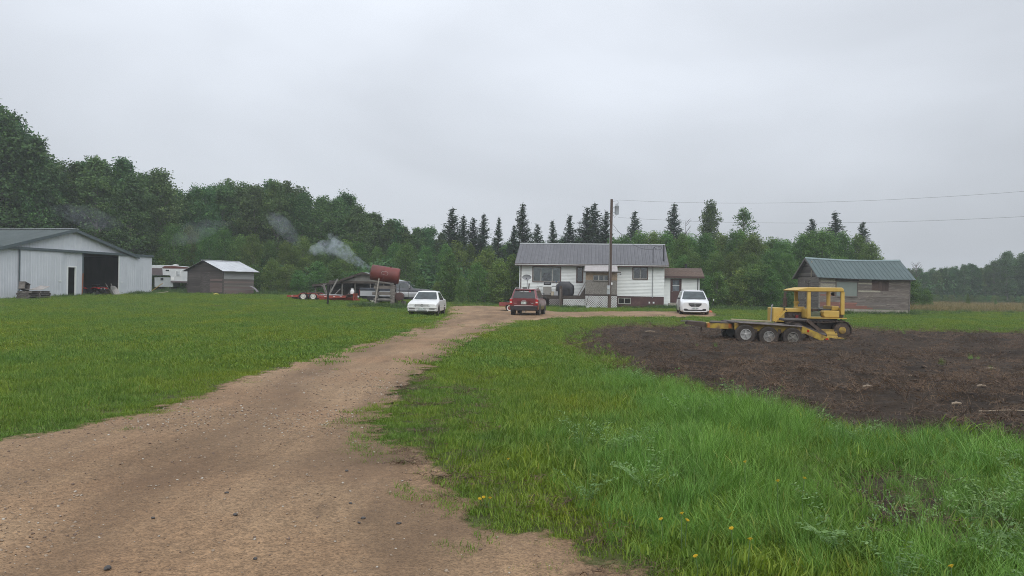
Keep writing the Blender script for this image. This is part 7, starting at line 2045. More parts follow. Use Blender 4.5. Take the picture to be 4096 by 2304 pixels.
def put_tree(name, proto, x, y, h, h0, wide, label, group, cat='tree', rz=None):
    s_ = h / h0
    o = thing(name, label, cat, (x, y, Gf(x, y) - 0.03), random.uniform(0, 6.28) if rz is None else rz, group)
    o.scale = (s_ * wide, s_ * wide, s_)
    link('trunk', proto[0], o); link('crown', proto[1], o)
    return o
def top_h(px, py, d):
    return W(px, py, d).z
def row(name, protos, h0, prof, d0, d1, step, label, group, jit=0.12, wide=(0.85, 1.15), drop=0.0, cat='tree'):
    """trees along a pixel profile (photo px / 1.59 scale): tops follow the photographed skyline"""
    xs_ = [p[0] for p in prof]; ys_ = [p[1] for p in prof]
    x = xs_[0]
    while x <= xs_[-1]:
        d = random.uniform(d0, d1)
        px = (x + random.uniform(-0.35, 0.35) * step) * K
        py = np.interp(x, xs_, ys_) * K
        gx = (px - 2048) / FPX * d
        h = top_h(px, py, d) - Gf(gx, d)
        h = max(1.5, h * random.uniform(1 - jit, 1 + jit * 0.4) - drop)
        put_tree(name, random.choice(protos), gx, d, h, h0, random.uniform(*wide), label, group, cat)
        x += step * random.uniform(0.8, 1.2)
# tall poplars behind the barn
row('poplar_tree', DEC[:4], 14, [(-60, 270), (5, 278), (40, 320), (75, 355), (105, 395)], 78, 82, 24, 'tallest dark poplar rising behind the green roof of the metal barn', 'tallest poplars behind the barn', 0.05, (0.9, 1.15))
row('poplar_tree', DEC[:4], 14, [(115, 412), (165, 425), (190, 402), (340, 425), (408, 445)], 82, 88, 20, 'dark leafy poplar in the clump right behind the barn gable', 'poplars behind the barn gable', 0.09, (0.95, 1.25))
row('poplar_tree', DEC[:5], 14, [(420, 492), (455, 488), (500, 456), (545, 480), (590, 464), (700, 474), (830, 494), (885, 503), (925, 535), (985, 548)], 90, 98, 18, 'leafy poplar in the wood behind the plank shed and red trailer', 'poplars behind the plank shed', 0.10, (0.9, 1.25))
row('poplar_tree', DEC, 14, [(-80, 330), (100, 420), (420, 500), (985, 565)], 102, 112, 24, 'poplar deeper in the wood, seen only between the front trunks', 'poplars deeper in the left wood', 0.1, (1.0, 1.3), 1.0)
row('poplar_tree', DEC, 14, [(990, 562), (1015, 582), (1060, 562), (1100, 595), (1160, 600)], 95, 103, 20, 'mid green tree between the left wood and the pointed spruces', 'trees between wood and spruces', 0.1, (1.0, 1.3))
row('poplar_tree', DEC, 14, [(1000, 600), (1200, 615), (1540, 600)], 104, 114, 26, 'broadleaf tree standing behind the line of spruces', 'broadleaf trees behind the spruces', 0.08, (1.0, 1.3))
row('edge_tree', LIGHT, 12, [(440, 560), (560, 590), (700, 600), (860, 610), (1000, 625), (1290, 610)], 84, 90, 38, 'mid green bushy tree along the edge of the wood beyond the yard', 'bushy trees along the wood edge', 0.12, (0.85, 1.1))
row('edge_tree', LIGHT, 12, [(-40, 540), (200, 560), (420, 560)], 92, 98, 40, 'bushy tree filling in behind the barn roof', 'bushy trees behind the barn', 0.1, (1.0, 1.2))
# spruces on the skyline
SPRUCES = [(1135, 522, 88, 0, 1.15), (1163, 542, 92, 1, 1.0), (1188, 548, 91, 1, 1.15), (1214, 538, 90, 1, 1.0), (1252, 546, 86, 1, 0.75), (1290, 566, 85, 1, 0.9),
           (1312, 511, 88, 0, 0.95), (1350, 562, 95, 2, 0.9), (1388, 554, 92, 1, 0.9), (1432, 540, 96, 2, 1.0), (1475, 520, 95, 2, 1.0), (1492, 510, 97, 0, 1.1), (1522, 530, 95, 1, 1.0),
           (1594, 530, 96, 0, 0.95), (1693, 511, 97, 0, 1.0), (2040, 549, 92, 0, 1.0), (2098, 532, 92, 0, 1.1), (2168, 557, 88, 0, 1.05)]
for (x, y, d, k_, w_) in SPRUCES:
    gx = (x * K - 2048) / FPX * d
    h = top_h(x * K, y * K, d) - Gf(gx, d)
    if x < 1540:
        lab, grp = 'dark pointed spruce on the skyline left of the utility pole', 'spruces left of the utility pole'
    elif x < 1800:
        lab, grp = 'dark spruce standing alone above the hedge behind the house roof', 'lone spruces behind the house'
    else:
        lab, grp = 'dark spruce top rising behind the green roofed shed', 'spruces behind the green roofed shed'
    own = {1135: 'broad spruce standing first at the wood end of the spruce line', 1312: 'tallest slender spruce rising above the dish end of the house roof', 1252: 'narrow short spruce standing in a gap of the spruce line', 1492: 'tall spruce in the dense clump behind the middle of the house roof',
           1594: 'small regular spruce standing alone behind the house roof', 1693: 'tall ragged spruce beside the bare dead tree', 2168: 'leaning spruce at the open end of the thicket', 2098: 'tallest of the spruces behind the green roofed shed'}.get(x)
    put_tree('spruce_tree', SPR[k_], gx, d, h, 12, w_, own or lab, grp)
for (x, y, d, pr, w_, lab) in [(1787, 513, 95, DEC[3], 0.75, 'tall round broadleaf tree above the hedge between two spruces'),
                             (1866, 528, 92, SPARSE[0], 1.15, 'thin sparse broadleaf tree with sky showing through its crown')]:
    gx = (x * K - 2048) / FPX * d
    put_tree('broadleaf_tree', pr, gx, d, top_h(x * K, y * K, d) - Gf(gx, d), 14, w_, lab, None)
# lighter trees and willows behind the house, right of it
row('willow_tree', LIGHT, 12, [(1545, 600), (1650, 590), (1720, 598), (1800, 590), (1850, 580), (1900, 592), (1960, 605), (2010, 600), (2070, 588), (2140, 592), (2190, 622), (2222, 655)], 80, 86, 34,
    'leafy green willow in the thicket behind the house and shed', 'willows behind the house', 0.05, (0.85, 1.1))
row('willow_tree', LIGHT, 12, [(1560, 640), (1760, 640), (1900, 635), (2010, 640)], 74, 78, 42, 'lower rounded willow at the front of the thicket beside the white van', 'low willows beside the van', 0.08, (0.95, 1.2))
row('willow_tree', LIGHT, 12, [(1540, 615), (1800, 610), (2150, 620)], 90, 97, 36, 'willow at the back of the thicket, mostly hidden', 'willows at the back of the thicket', 0.08, (1.1, 1.3))
# shrubs
for (x, y, d, k_, w_) in [(1125, 645, 72, 1, 0.9), (1160, 700, 70, 0, 0.7), (1200, 668, 71, 2, 0.75), (1255, 662, 72, 0, 0.95), (1290, 650, 74, 1, 0.8), (1222, 640, 76, 2, 0.9), (1060, 700, 76, 0, 0.9), (1100, 710, 74, 2, 0.7)]:
    gx = (x * K - 2048) / FPX * d
    put_tree('shrub', SHR[k_], gx, d, top_h(x * K, y * K, d) - Gf(gx, d), 5, w_, 'light green leafy shrub between the pickup and the house', 'shrubs left of the house', 'shrub')
row('shrub', SHR, 5, [(640, 672), (700, 655), (760, 680), (830, 660), (880, 690), (940, 680)], 80, 84, 40, 'bushy shrub at the wood edge behind the sagging open shed', 'shrubs behind the open shed', 0.1, (0.9, 1.3), cat='shrub')
row('shrub', SHR, 5, [(370, 640), (430, 655), (470, 650), (640, 690)], 84, 88, 34, 'bushy shrub rising behind the camper and plank shed', 'shrubs behind the camper', 0.1, (0.9, 1.3), cat='shrub')
row('shrub', SHR, 5, [(1780, 690), (1900, 665), (1990, 680)], 70, 73, 36, 'dark green bush at the lawn edge between van and shed', 'bushes between van and shed', 0.1, (0.9, 1.3), cat='shrub')
row('shrub', SHR, 5, [(2300, 705), (2345, 735)], 78, 80, 30, 'low green bush just beyond the corner of the green roofed shed', 'bushes beyond the shed corner', 0.1, (1.0, 1.3), cat='shrub')
# hazy far wood on the right
row('aspen_tree', DEC, 14, [(2225, 665), (2320, 682), (2400, 675), (2450, 668), (2500, 668), (2530, 640), (2580, 642), (2680, 630)], 150, 160, 12, 'hazy grey green aspen in the misty wood across the right field', 'misty aspens on the right', 0.10, (0.95, 1.3))
row('aspen_tree', DEC, 14, [(2225, 690), (2320, 690), (2700, 660)], 164, 178, 14, 'fainter aspen behind the first misty aspens on the right', 'fainter aspens on the right', 0.06, (0.9, 1.1))
row('shrub', SHR, 5, [(2290, 752), (2700, 748)], 144, 149, 14, 'low hazy bush along the foot of the misty aspens', 'hazy bushes below the aspens', 0.15, (1.0, 1.6), cat='shrub')
for (x, y, d, k_, w_) in [(2435, 741, 96, 1, 0.5), (2505, 755, 97, 0, 0.6)]:
    gx = (x * K - 2048) / FPX * d
    put_tree('shrub', SHR[k_], gx, d, top_h(x * K, y * K, d) - Gf(gx, d), 5, w_, 'small yellow green bush beside the half sunk wreck in the far field', 'bushes by the far wreck', 'shrub')
# dense undergrowth inside the woods, nobody could count it
rng = np.random.default_rng(99)
def under(name, spans, label_kind, n, hmin, hmax):
    Cs, Ts = [], []
    for (x0, x1, d0, d1, k_) in spans:
        nn = int(n * k_)
        d = rng.uniform(d0, d1, nn); px = rng.uniform(x0, x1, nn) * K
        gx = (px - 2048) / FPX * d
        bump_ = hmin + (hmax - hmin) * (0.55 * vnoise(gx, d, 0.28, 3) + 0.45 * vnoise(gx, d, 0.9, 9))
        z = G(gx, d) + bump_ * rng.uniform(0, 1, nn) ** 0.8
        Cs.append(np.stack([gx, d, z], 1)); Ts.append(np.clip(0.15 + 0.5 * vnoise(gx, d + z, 0.8, 6) + rng.normal(size=nn) * 0.15, 0, 1))
    C, T = np.concatenate(Cs), np.concatenate(Ts)
    V, F, TT = cards(C, 0.42, 0.26, rng, np.array([[0, -0.7, 0.4]]), 0.4, T)
    return link(name, np_mesh(name, V, F, [M_LEAF], TT), kind='stuff')
tag(under('undergrowth', [(-120, 640, 86, 100, 0.8), (560, 1300, 84, 100, 1.0), (1280, 1560, 86, 98, 0.35), (1540, 2230, 80, 96, 0.8), (2215, 2700, 150, 172, 0.7)], 'stuff', 26000, 1.6, 5.2),
    'dense dark undergrowth filling the foot of the woods', 'undergrowth')
# ================================================================== grass, weeds, gravel stones, stubble
def grass_mat(name, stops, patch, trans=0.25, scale=0.35):
    """blade colour: random per blade, shifted by broad patches over the lawn"""
    m = bpy.data.materials.new(name); m.use_nodes = True
    t = m.node_tree; t.nodes.clear()
    o = t.nodes.new('ShaderNodeOutputMaterial')
    at = t.nodes.new('ShaderNodeAttribute'); at.attribute_name = 'tint'
    r = ramp(t, stops); t.links.new(at.outputs['Fac'], r.inputs['Fac'])
    v = coord(t, 'World')
    n = noise(t, mapping(t, v, (1, 0.7, 0)), scale, 4, 0.6)
    pr = ramp(t, patch); t.links.new(n.outputs['Fac'], pr.inputs['Fac'])
    c = mixc(t, 1.0, r.outputs[0], pr.outputs[0], 'MULTIPLY')
    n2 = noise(t, mapping(t, v, (1, 1, 0)), 2.2, 3, 0.6)
    r2 = ramp(t, [(0.3, (0.78, 0.8, 0.8)), (0.7, (1.2, 1.15, 1.1))]); t.links.new(n2.outputs['Fac'], r2.inputs['Fac'])
    c = mixc(t, 1.0, c, r2.outputs[0], 'MULTIPLY')
    d = t.nodes.new('ShaderNodeBsdfPrincipled'); d.inputs['Roughness'].default_value = 0.55; d.inputs['Specular IOR Level'].default_value = 0.3
    tl = t.nodes.new('ShaderNodeBsdfTranslucent'); mx = t.nodes.new('ShaderNodeMixShader'); mx.inputs['Fac'].default_value = trans
    t.links.new(c, d.inputs['Base Color']); t.links.new(c, tl.inputs['Color'])
    t.links.new(d.outputs[0], mx.inputs[1]); t.links.new(tl.outputs[0], mx.inputs[2]); t.links.new(mx.outputs[0], o.inputs['Surface'])
    return m
LP = [(0.3, (0.74, 0.94, 1.0)), (0.48, (1.0, 1.03, 0.85)), (0.66, (1.4, 1.15, 0.6))]
M_LAWN = grass_mat('lawn_blade', [(0.0, (0.084, 0.15, 0.02)), (0.55, (0.13, 0.222, 0.03)), (0.86, (0.195, 0.278, 0.046)), (1.0, (0.29, 0.26, 0.09))], LP)
M_TALL = grass_mat('tall_grass_blade', [(0.0, (0.075, 0.165, 0.024)), (0.6, (0.15, 0.31, 0.045)), (0.9, (0.25, 0.41, 0.10)), (1.0, (0.38, 0.43, 0.19))], [(0.3, (0.82, 0.92, 1.0)), (0.6, (1.0, 1.0, 0.9)), (0.75, (1.15, 1.02, 0.7))], 0.18, 0.6)
M_WEED = grass_mat('weed_leaf', [(0.0, (0.05, 0.10, 0.03)), (0.6, (0.085, 0.155, 0.045)), (1.0, (0.15, 0.22, 0.075))], [(0.3, (0.9, 0.9, 0.9)), (0.7, (1.1, 1.1, 1.0))], 0.3, 1.0)
M_VETCH = grass_mat('vetch_leaf', [(0.0, (0.10, 0.19, 0.06)), (0.6, (0.16, 0.27, 0.09)), (1.0, (0.26, 0.37, 0.16))], [(0.3, (0.9, 0.95, 0.95)), (0.7, (1.1, 1.1, 1.0))], 0.25, 1.0)
M_STRAW = grass_mat('straw', [(0.0, (0.05, 0.035, 0.023)), (0.5, (0.115, 0.081, 0.053)), (0.85, (0.215, 0.162, 0.107)), (1.0, (0.36, 0.29, 0.20))], [(0.3, (0.7, 0.62, 0.6)), (0.7, (1.15, 1.0, 0.9))], 0.05, 0.5)
M_DRY = grass_mat('dry_grass', [(0.0, (0.13, 0.13, 0.05)), (0.5, (0.23, 0.19, 0.09)), (1.0, (0.34, 0.27, 0.14))], [(0.3, (0.8, 0.9, 0.8)), (0.7, (1.1, 1.0, 0.9))], 0.2, 0.4)

def blades(rng, n, radius, hmin, hmax, width, lean=0.35, curl=0.5, seg=3, square=True):
    """n tapering, bending blades: strips of seg quads"""
    if square:
        P = rng.uniform(-radius, radius, (n, 2))
    else:
        th = rng.uniform(0, 6.283, n); r_ = radius * np.sqrt(rng.uniform(0, 1, n)); P = np.stack([np.cos(th) * r_, np.sin(th) * r_], 1)
    H = rng.uniform(hmin, hmax, n) * rng.uniform(0.6, 1, n)
    az = rng.uniform(0, 6.283, n); dx, dy = np.cos(az), np.sin(az)
    ln = rng.uniform(0.05, 1, n) * lean; cu = rng.uniform(0.1, 1, n) * curl
    wd = width * rng.uniform(0.6, 1.3, n)
    tw = az + math.pi / 2 + rng.normal(size=n) * 0.5
    sx, sy = np.cos(tw), np.sin(tw)
    rows_ = []
    for k in range(seg + 1):
        s_ = k / seg
        off = H * (ln * s_ + cu * s_ * s_)
        z = H * (s_ - 0.32 * cu * s_ ** 3) - 0.01 * (k == 0)
        w = wd * (1 - s_ ** 1.6) * 0.5 + 0.0006
        c = np.stack([P[:, 0] + dx * off, P[:, 1] + dy * off, z], 1)
        e = np.stack([sx * w, sy * w, np.zeros(n)], 1)
        rows_ += [c - e, c + e]
    V = np.stack(rows_, 1)                                   # n, 2(seg+1), 3
    m_ = 2 * (seg + 1)
    base = (np.arange(n) * m_)[:, None, None]
    q = np.array([[2 * k, 2 * k + 1, 2 * k + 3, 2 * k + 2] for k in range(seg)])[None]
    F = (base + q).reshape(-1, 4)
    T = np.repeat(rng.beta(2.2, 2.2, n), m_)
    return V.reshape(-1, 3), F, T
def vetch(rng, nst=7, h=0.38):
    """feathery weed: bending stems with paired leaflets"""
    Vs, Fs, Ts, n0 = [], [], [], 0
    for i in range(nst):
        az = rng.uniform(0, 6.28); L = h * rng.uniform(0.7, 1.25)
        for j in range(14):
            s_ = (j + 2.0) / 15.5
            c = np.array([math.cos(az) * L * s_ * 0.7, math.sin(az) * L * s_ * 0.7, L * (s_ - 0.35 * s_ ** 3) + 0.02]) + rng.normal(size=3) * 0.004
            for sd in (-1, 1):
                a2 = az + sd * 1.15
                ax_ = np.array([[math.cos(a2), math.sin(a2), 0.2 * rng.normal()]])
                cc_ = c[None] + ax_ * 0.017
                V, F, T = cards(cc_, 0.034, 0.011, rng, None, 2.0, np.array([np.clip(0.5 + rng.normal() * 0.2, 0, 1)]), ax_)
                Vs.append(V); Fs.append(F + n0); Ts.append(T); n0 += 4
    V2, F2, T2 = blades(rng, nst * 2, 0.03, h * 0.6, h, 0.006, 0.5, 0.6, 2, False)
    Vs.append(V2); Fs.append(F2 + n0); Ts.append(T2)
    return np.concatenate(Vs), np.concatenate(Fs), np.concatenate(Ts)
def broad(rng, n=26, h=0.3, leaf=0.09):
    th = rng.uniform(0, 6.28, n); r_ = 0.12 * np.sqrt(rng.uniform(0, 1, n)); z = h * rng.uniform(0.15, 1, n)
    C = np.stack([np.cos(th) * r_, np.sin(th) * r_, z], 1)
    V, F, T = cards(C, leaf, leaf * 0.5, rng, None, 1.4, rng.uniform(0.1, 0.9, n), np.stack([np.cos(th), np.sin(th), np.zeros(n) + 0.1], 1))
    V2, F2, T2 = blades(rng, 6, 0.04, h * 0.7, h, 0.006, 0.3, 0.2, 2, False)
    return np.concatenate([V, V2]), np.concatenate([F, F2 + len(V)]), np.concatenate([T, T2])

PROTO_COLS = {}
def protos(key, items):
    c = bpy.data.collections.new(key)
    for i, me in enumerate(items):
        o = bpy.data.objects.new('%s_%02d' % (key, i), me)
        c.objects.link(o)
    PROTO_COLS[key] = c
    return c
def scatter(name, col, P, rz, sc, idx, tilt=None, kind='stuff', label=None, cat=None):
    """instance the meshes of a collection on points (geometry nodes)"""
    n = len(P)
    me = bpy.data.meshes.new(name)
    me.vertices.add(n); me.vertices.foreach_set('co', np.asarray(P, np.float32).ravel())
    rot = np.zeros((n, 3), np.float32); rot[:, 2] = rz
    if tilt is not None: rot[:, :2] = tilt
    a = me.attributes.new('rot', 'FLOAT_VECTOR', 'POINT'); a.data.foreach_set('vector', rot.ravel())
    a = me.attributes.new('scl', 'FLOAT', 'POINT'); a.data.foreach_set('value', np.asarray(sc, np.float32))
    a = me.attributes.new('pick', 'INT', 'POINT'); a.data.foreach_set('value', np.asarray(idx, np.int32))
    o = link(name, me, kind=kind)
    if label: tag(o, label, cat)
    ng = bpy.data.node_groups.new(name + '_nodes', 'GeometryNodeTree')
    ng.interface.new_socket('Geometry', in_out='INPUT', socket_type='NodeSocketGeometry')
    ng.interface.new_socket('Geometry', in_out='OUTPUT', socket_type='NodeSocketGeometry')
    N = ng.nodes.new
    gi, go = N('NodeGroupInput'), N('NodeGroupOutput')
    ci = N('GeometryNodeCollectionInfo'); ci.inputs['Collection'].default_value = col
    ci.inputs['Separate Children'].default_value = True; ci.inputs['Reset Children'].default_value = True
    ip = N('GeometryNodeInstanceOnPoints'); ip.inputs['Pick Instance'].default_value = True
    def na(nm, ty):
        q = N('GeometryNodeInputNamedAttribute'); q.data_type = ty; q.inputs['Name'].default_value = nm
        return [s_ for s_ in q.outputs if s_.enabled and s_.name == 'Attribute'][0]
    L = ng.links.new
    L(gi.outputs[0], ip.inputs['Points']); L(ci.outputs[0], ip.inputs['Instance'])
    L(na('pick', 'INT'), ip.inputs['Instance Index'])
    rt = N('FunctionNodeEulerToRotation'); L(na('rot', 'FLOAT_VECTOR'), rt.inputs[0]); L(rt.outputs[0], ip.inputs['Rotation'])
    L(na('scl', 'FLOAT'), ip.inputs['Scale'])
    L(ip.outputs[0], go.inputs[0])
    md = o.modifiers.new('scatter', 'NODES'); md.node_group = ng
    return o
rg = np.random.default_rng(2024)
def bl(*a, m=None, **k):
    V, F, T = blades(rg, *a, **k)
    return np_mesh('blades', V, F, [m], T)
def wrap(f, m, *a, **k):
    V, F, T = f(rg, *a, **k)
    return np_mesh('leaves', V, F, [m], T)
C_LAWN = protos('lawn_patch', [bl(230, 0.26, 0.025, 0.085, 0.0055, m=M_LAWN, lean=0.5, curl=0.7, seg=2) for _ in range(5)])
C_FAR = protos('far_patch', [bl(300, 0.6, 0.02, 0.07, 0.016, m=M_LAWN, lean=0.7, curl=0.8, seg=2) for _ in range(4)])
C_TALL = protos('tall_patch', [bl(120, 0.16, 0.2, 0.56, 0.0046, m=M_TALL, lean=0.28, curl=0.6, seg=4, square=False) for _ in range(5)]
                + [bl(70, 0.18, 0.2, 0.46, 0.0055, m=M_TALL, lean=0.6, curl=1.2, seg=4, square=False) for _ in range(2)])
C_WEED = protos('weed', [wrap(vetch, M_VETCH) for _ in range(5)] + [wrap(broad, M_VETCH, 30, 0.3, 0.04)])
def flatstraw(n):
    V, F, T = blades(rg, n, 0.34, 0.08, 0.26, 0.0065, lean=1.5, curl=1.0, seg=3, square=False)
    V[:, 2] = V[:, 2] * 0.22 + 0.012 + 0.03 * np.abs(np.sin(V[:, 0] * 31 + V[:, 1] * 47)) * (V[:, 2] > 0.01)
    return np_mesh('straws', V, F, [M_STRAW], T)
C_STRAW = protos('stubble', [flatstraw(60) for _ in range(5)] + [bl(20, 0.2, 0.03, 0.10, 0.006, m=M_STRAW, lean=0.8, curl=1.2, seg=2, square=False) for _ in range(2)])
C_DRY = protos('dry_patch', [bl(90, 0.5, 0.25, 0.7, 0.022, m=M_DRY, lean=0.35, curl=0.5, seg=3) for _ in range(4)])
C_ROUGH = protos('rough_patch', [bl(70, 0.32, 0.15, 0.48, 0.018, m=M_WEED, lean=0.4, curl=0.7, seg=3) for _ in range(4)])

def frustum(d0, d1, dens, pad=1.06, lo=-1.0, hi=1.0):
    """random ground points inside the view wedge between depths d0 and d1"""
    area = 0.64 * pad * (d1 * d1 - d0 * d0) * (hi - lo) / 2
    n = int(area * dens)
    d = np.sqrt(rg.uniform(d0 * d0, d1 * d1, n)); x = rg.uniform(lo, hi, n) * 0.64 * pad * d
    return x, d
def lawn_keep(x, y, jit=0.55):
    w = (vnoise(x, y, 2.2, 8) - 0.5) * 2 * jit + (vnoise(x, y, 0.5, 18) - 0.5) * 0.7
    return (poly_sd(DRIVE, x, y) + w < 0.02) & (poly_sd(FIELD, x, y) + w < 0.05)
def gxy(px, d):
    p = gnd(px, d); return (p.x, p.y)
def hxy(M, x, y):
    p = M @ Vector((x, y, 0)); return (p.x, p.y)
ROUGH_LINES = [
    (hxy(BM_, 0, -.45), hxy(BM_, ox0, -.4), 26, .2, .4, .9), (hxy(BM_, sd_r0 + 1.2, -.5), hxy(BM_, sd_r1, -.45), 34, .2, .7, 1.3),
    (hxy(SM, 0, -.3), hxy(SM, WS, -.3), 26, .2, .5, 1.0), (hxy(SM, WS + .3, 0), hxy(SM, WS + .3, LS), 26, .2, .5, 1.0),
    (hxy(CM, 0, -.4), hxy(CM, CL, -.45), 80, .22, .7, 1.3), (hxy(CM, CL + .3, -.5), hxy(CM, CL + .4, CW), 30, .3, .7, 1.4), (hxy(CM, -.3, 0), hxy(CM, -.3, CW), 20, .2, .7, 1.2),
    (hxy(HM, 2.2, DY - .35), hxy(HM, qx0, DY - .35), 60, .15, .5, 1.0), (hxy(HM, qx1, -.3), hxy(HM, HL + 1.2, -.4), 46, .2, .5, 1.0), (hxy(HM, HL - 1.2, -.7), hxy(HM, HL + 1.3, -.3), 50, .3, .8, 1.35),
    (hxy(HM, qx0, PY - .3), hxy(HM, qx1, PY - .3), 14, .12, .35, .6),
    (gxy(1440, 55.2), gxy(1650, 55.0), 120, .35, .7, 1.35), (gxy(1405, 54.5), gxy(1490, 54.5), 40, .3, .7, 1.3),
    (gxy(1180, 74), gxy(1480, 74), 60, .8, .8, 1.5), (gxy(1000, 77), gxy(1180, 78), 60, .8, .8, 1.5), (gxy(600, 78), gxy(760, 79), 40, .6, .8, 1.4),
    (gxy(1780, 66), gxy(2060, 68), 60, 1.0, .4, .9), (gxy(2850, 68), gxy(3190, 68), 110, .9, .7, 1.3), (gxy(3660, 66), gxy(4060, 72), 60, 1.6, .5, 1.2)]
def finish(name, col, x, y, sc, npk, label, cat, dz=0.0, tilt=0.12, zf=None, maskb=True):
    if maskb:
        ok = np.ones(len(x), bool)
        for p in BUILT:
            ok &= poly_sd(p, x, y) < 0.02
        x, y, sc = x[ok], y[ok], sc[ok]
    z = (G(x, y) if zf is None else zf(x, y)) + dz
    n = len(x)
    scatter(name, col, np.stack([x, y, z], 1), rg.uniform(0, 6.283, n), sc, rg.integers(0, npk, n), rg.normal(size=(n, 2)) * tilt, label=label, cat=cat)
# near lawn
x, y = frustum(3.2, 19, 30)
sdt = poly_sd(TALL, x, y)
k = lawn_keep(x, y) & (poly_sd(BARE, x, y) < 0)
x, y, sdt = x[k], y[k], sdt[k]
near_drive = S(-1.6, 0.1, poly_sd(DRIVE, x, y))
sc = rg.uniform(0.8, 1.35, len(x)) * (1 + 0.45 * S(-1.2, 0.6, sdt)) * (1 - 0.35 * near_drive)
finish('lawn_grass', C_LAWN, x, y, sc, 5, 'short green lawn grass on both sides of the gravel drive', 'grass')
# mid and far lawn
x, y = frustum(16, 40, 9)
k = lawn_keep(x, y); x, y = x[k], y[k]
x2, y2 = frustum(38, 78, 4.5)
k = lawn_keep(x2, y2, 0.5); x2, y2 = x2[k], y2[k]
x, y = np.concatenate([x, x2]), np.concatenate([y, y2])
finish('far_lawn_grass', C_FAR, x, y, rg.uniform(0.75, 1.2, len(x)), 4, 'mown green grass of the farmyard lawn beyond the foreground', 'grass')
# tall grass band along the field
x, y = frustum(3.0, 23, 30, 1.1, -0.1, 1.0)
sdt = poly_sd(TALL, x, y) + (vnoise(x, y, 0.9, 31) - 0.5) * 1.1
sdd = poly_sd(DRIVE, x, y)
bare = S(-0.25, 0.45, poly_sd(BARE, x, y) + (vnoise(x, y, 1.6, 3) - 0.5) * 0.5)
k = (sdt > 0) & (sdd < -0.25) & (rg.uniform(0, 1, len(x)) > bare * 0.78) & (poly_sd(FIELD, x, y) < 0.15)
k &= rg.uniform(0, 1, len(x)) < 0.35 + 0.65 * S(0.1, 1.1, sdt)
x, y, sdt = x[k], y[k], sdt[k]
sc = (0.45 + 0.55 * S(0, 1.8, sdt)) * (0.5 + 0.5 * S(0.05, -1.0, poly_sd(BARE, x, y))) * (0.72 + 0.5 * vnoise(x, y, 0.7, 12)) * rg.uniform(0.8, 1.15, len(x)) * (1 - 0.25 * S(11, 20, y))
finish('tall_grass', C_TALL, x, y, sc, 7, 'tall fresh green grass along the edge of the worked field', 'grass', -0.01, 0.16)
# trampled dead grass where the verge thins out
x, y = frustum(3.2, 15, 26, 1.06, -0.2, 0.9)
sdd = poly_sd(DRIVE, x, y); sdt = poly_sd(TALL, x, y)
k = (sdd > -1.5) & (sdd < 0.35) & (sdt < 0.1) & (rg.uniform(0, 1, len(x)) < 0.4 * S(0.35, 0.6, vnoise(x, y, 0.8, 91) + 0.25 * S(-0.8, 0, sdd)))
x, y = x[k], y[k]
finish('verge_thatch', C_STRAW, x, y, rg.uniform(0.35, 0.7, len(x)), 7, 'flattened brown dead grass along the edge of the gravel', 'dead grass', 0.02, 0.15)
x, y = frustum(4, 9, 40, 1.1, 0.3, 1.0)
k = (poly_sd(BARE, x, y) > -0.15) & (rg.uniform(0, 1, len(x)) < 0.6); x, y = x[k], y[k]
finish('bare_patch_straw', C_STRAW, x, y, rg.uniform(0.3, 0.7, len(x)), 7, 'brown roots and dead stalks on the bare soil in the tall grass', 'dead grass', 0.02, 0.3)
# feathery weeds among it
x, y = frustum(3.0, 15, 5, 1.1, -0.1, 1.0)
k = (poly_sd(TALL, x, y) > 0.2) & (vnoise(x, y, 0.8, 44) > 0.64) & (poly_sd(FIELD, x, y) < 0.0) & (poly_sd(BARE, x, y) < 0.1)
x, y = x[k], y[k]
finish('vetch_weeds', C_WEED, x, y, rg.uniform(0.8, 1.3, len(x)), 6, 'feathery vetch and leafy weeds among the tall grass', 'weeds')
# sparse tufts at the ragged edge of the drive and stray tufts on it
x, y = frustum(3.5, 46, 9)
sd = poly_sd(DRIVE, x, y)
pt = (poly_sd(kp([(1020, 855), (1060, 846), (1125, 850), (1110, 862), (1040, 864)]), x, y) > 0) | (poly_sd(kp([(1120, 822), (1170, 818), (1190, 823), (1130, 828)]), x, y) > 0)
k = ((sd > -0.6) & (sd < 0.75) & (rg.uniform(0, 1, len(x)) < 0.9 * (1 - np.abs(sd) / 0.75))) | pt | ((sd > 0) & (vnoise(x, y, 1.1, 71) > 0.86) & (rg.uniform(0, 1, len(x)) < 0.1))
x, y = x[k], y[k]
finish('verge_tufts', C_LAWN, x, y, rg.uniform(0.35, 0.7, len(x)), 5, 'thin grass creeping over the ragged edge of the gravel', 'grass', 0.01)
# stubble on the field
x, y = frustum(8, 24, 26, 1.06, 0.0, 1.0)
x2, y2 = frustum(24, 44, 9, 1.06, 0.0, 1.0)
x, y = np.concatenate([x, x2]), np.concatenate([y, y2])
sd = poly_sd(FIELD, x, y)
k = (sd > -0.4) & (rg.uniform(0, 1, len(x)) < 0.10 + 0.62 * S(0.3, 0.75, vnoise(x, y, 0.45, 23) * .6 + .4 * (0.5 + 0.5 * np.sin(2 * math.pi * (y + 0.12 * x + 0.5 * vnoise(x, y, .3, 44)) / 0.62))) + 0.6 * S(1.2, 0, sd))
x, y = x[k], y[k]
finish('field_stubble', C_STRAW, x, y, rg.uniform(0.4, 0.9, len(x)) * (1 + 0.4 * S(20, 40, y)), 7, 'brown roots and stubble turned up over the worked soil', 'stubble', -0.01, 0.4, FZ)
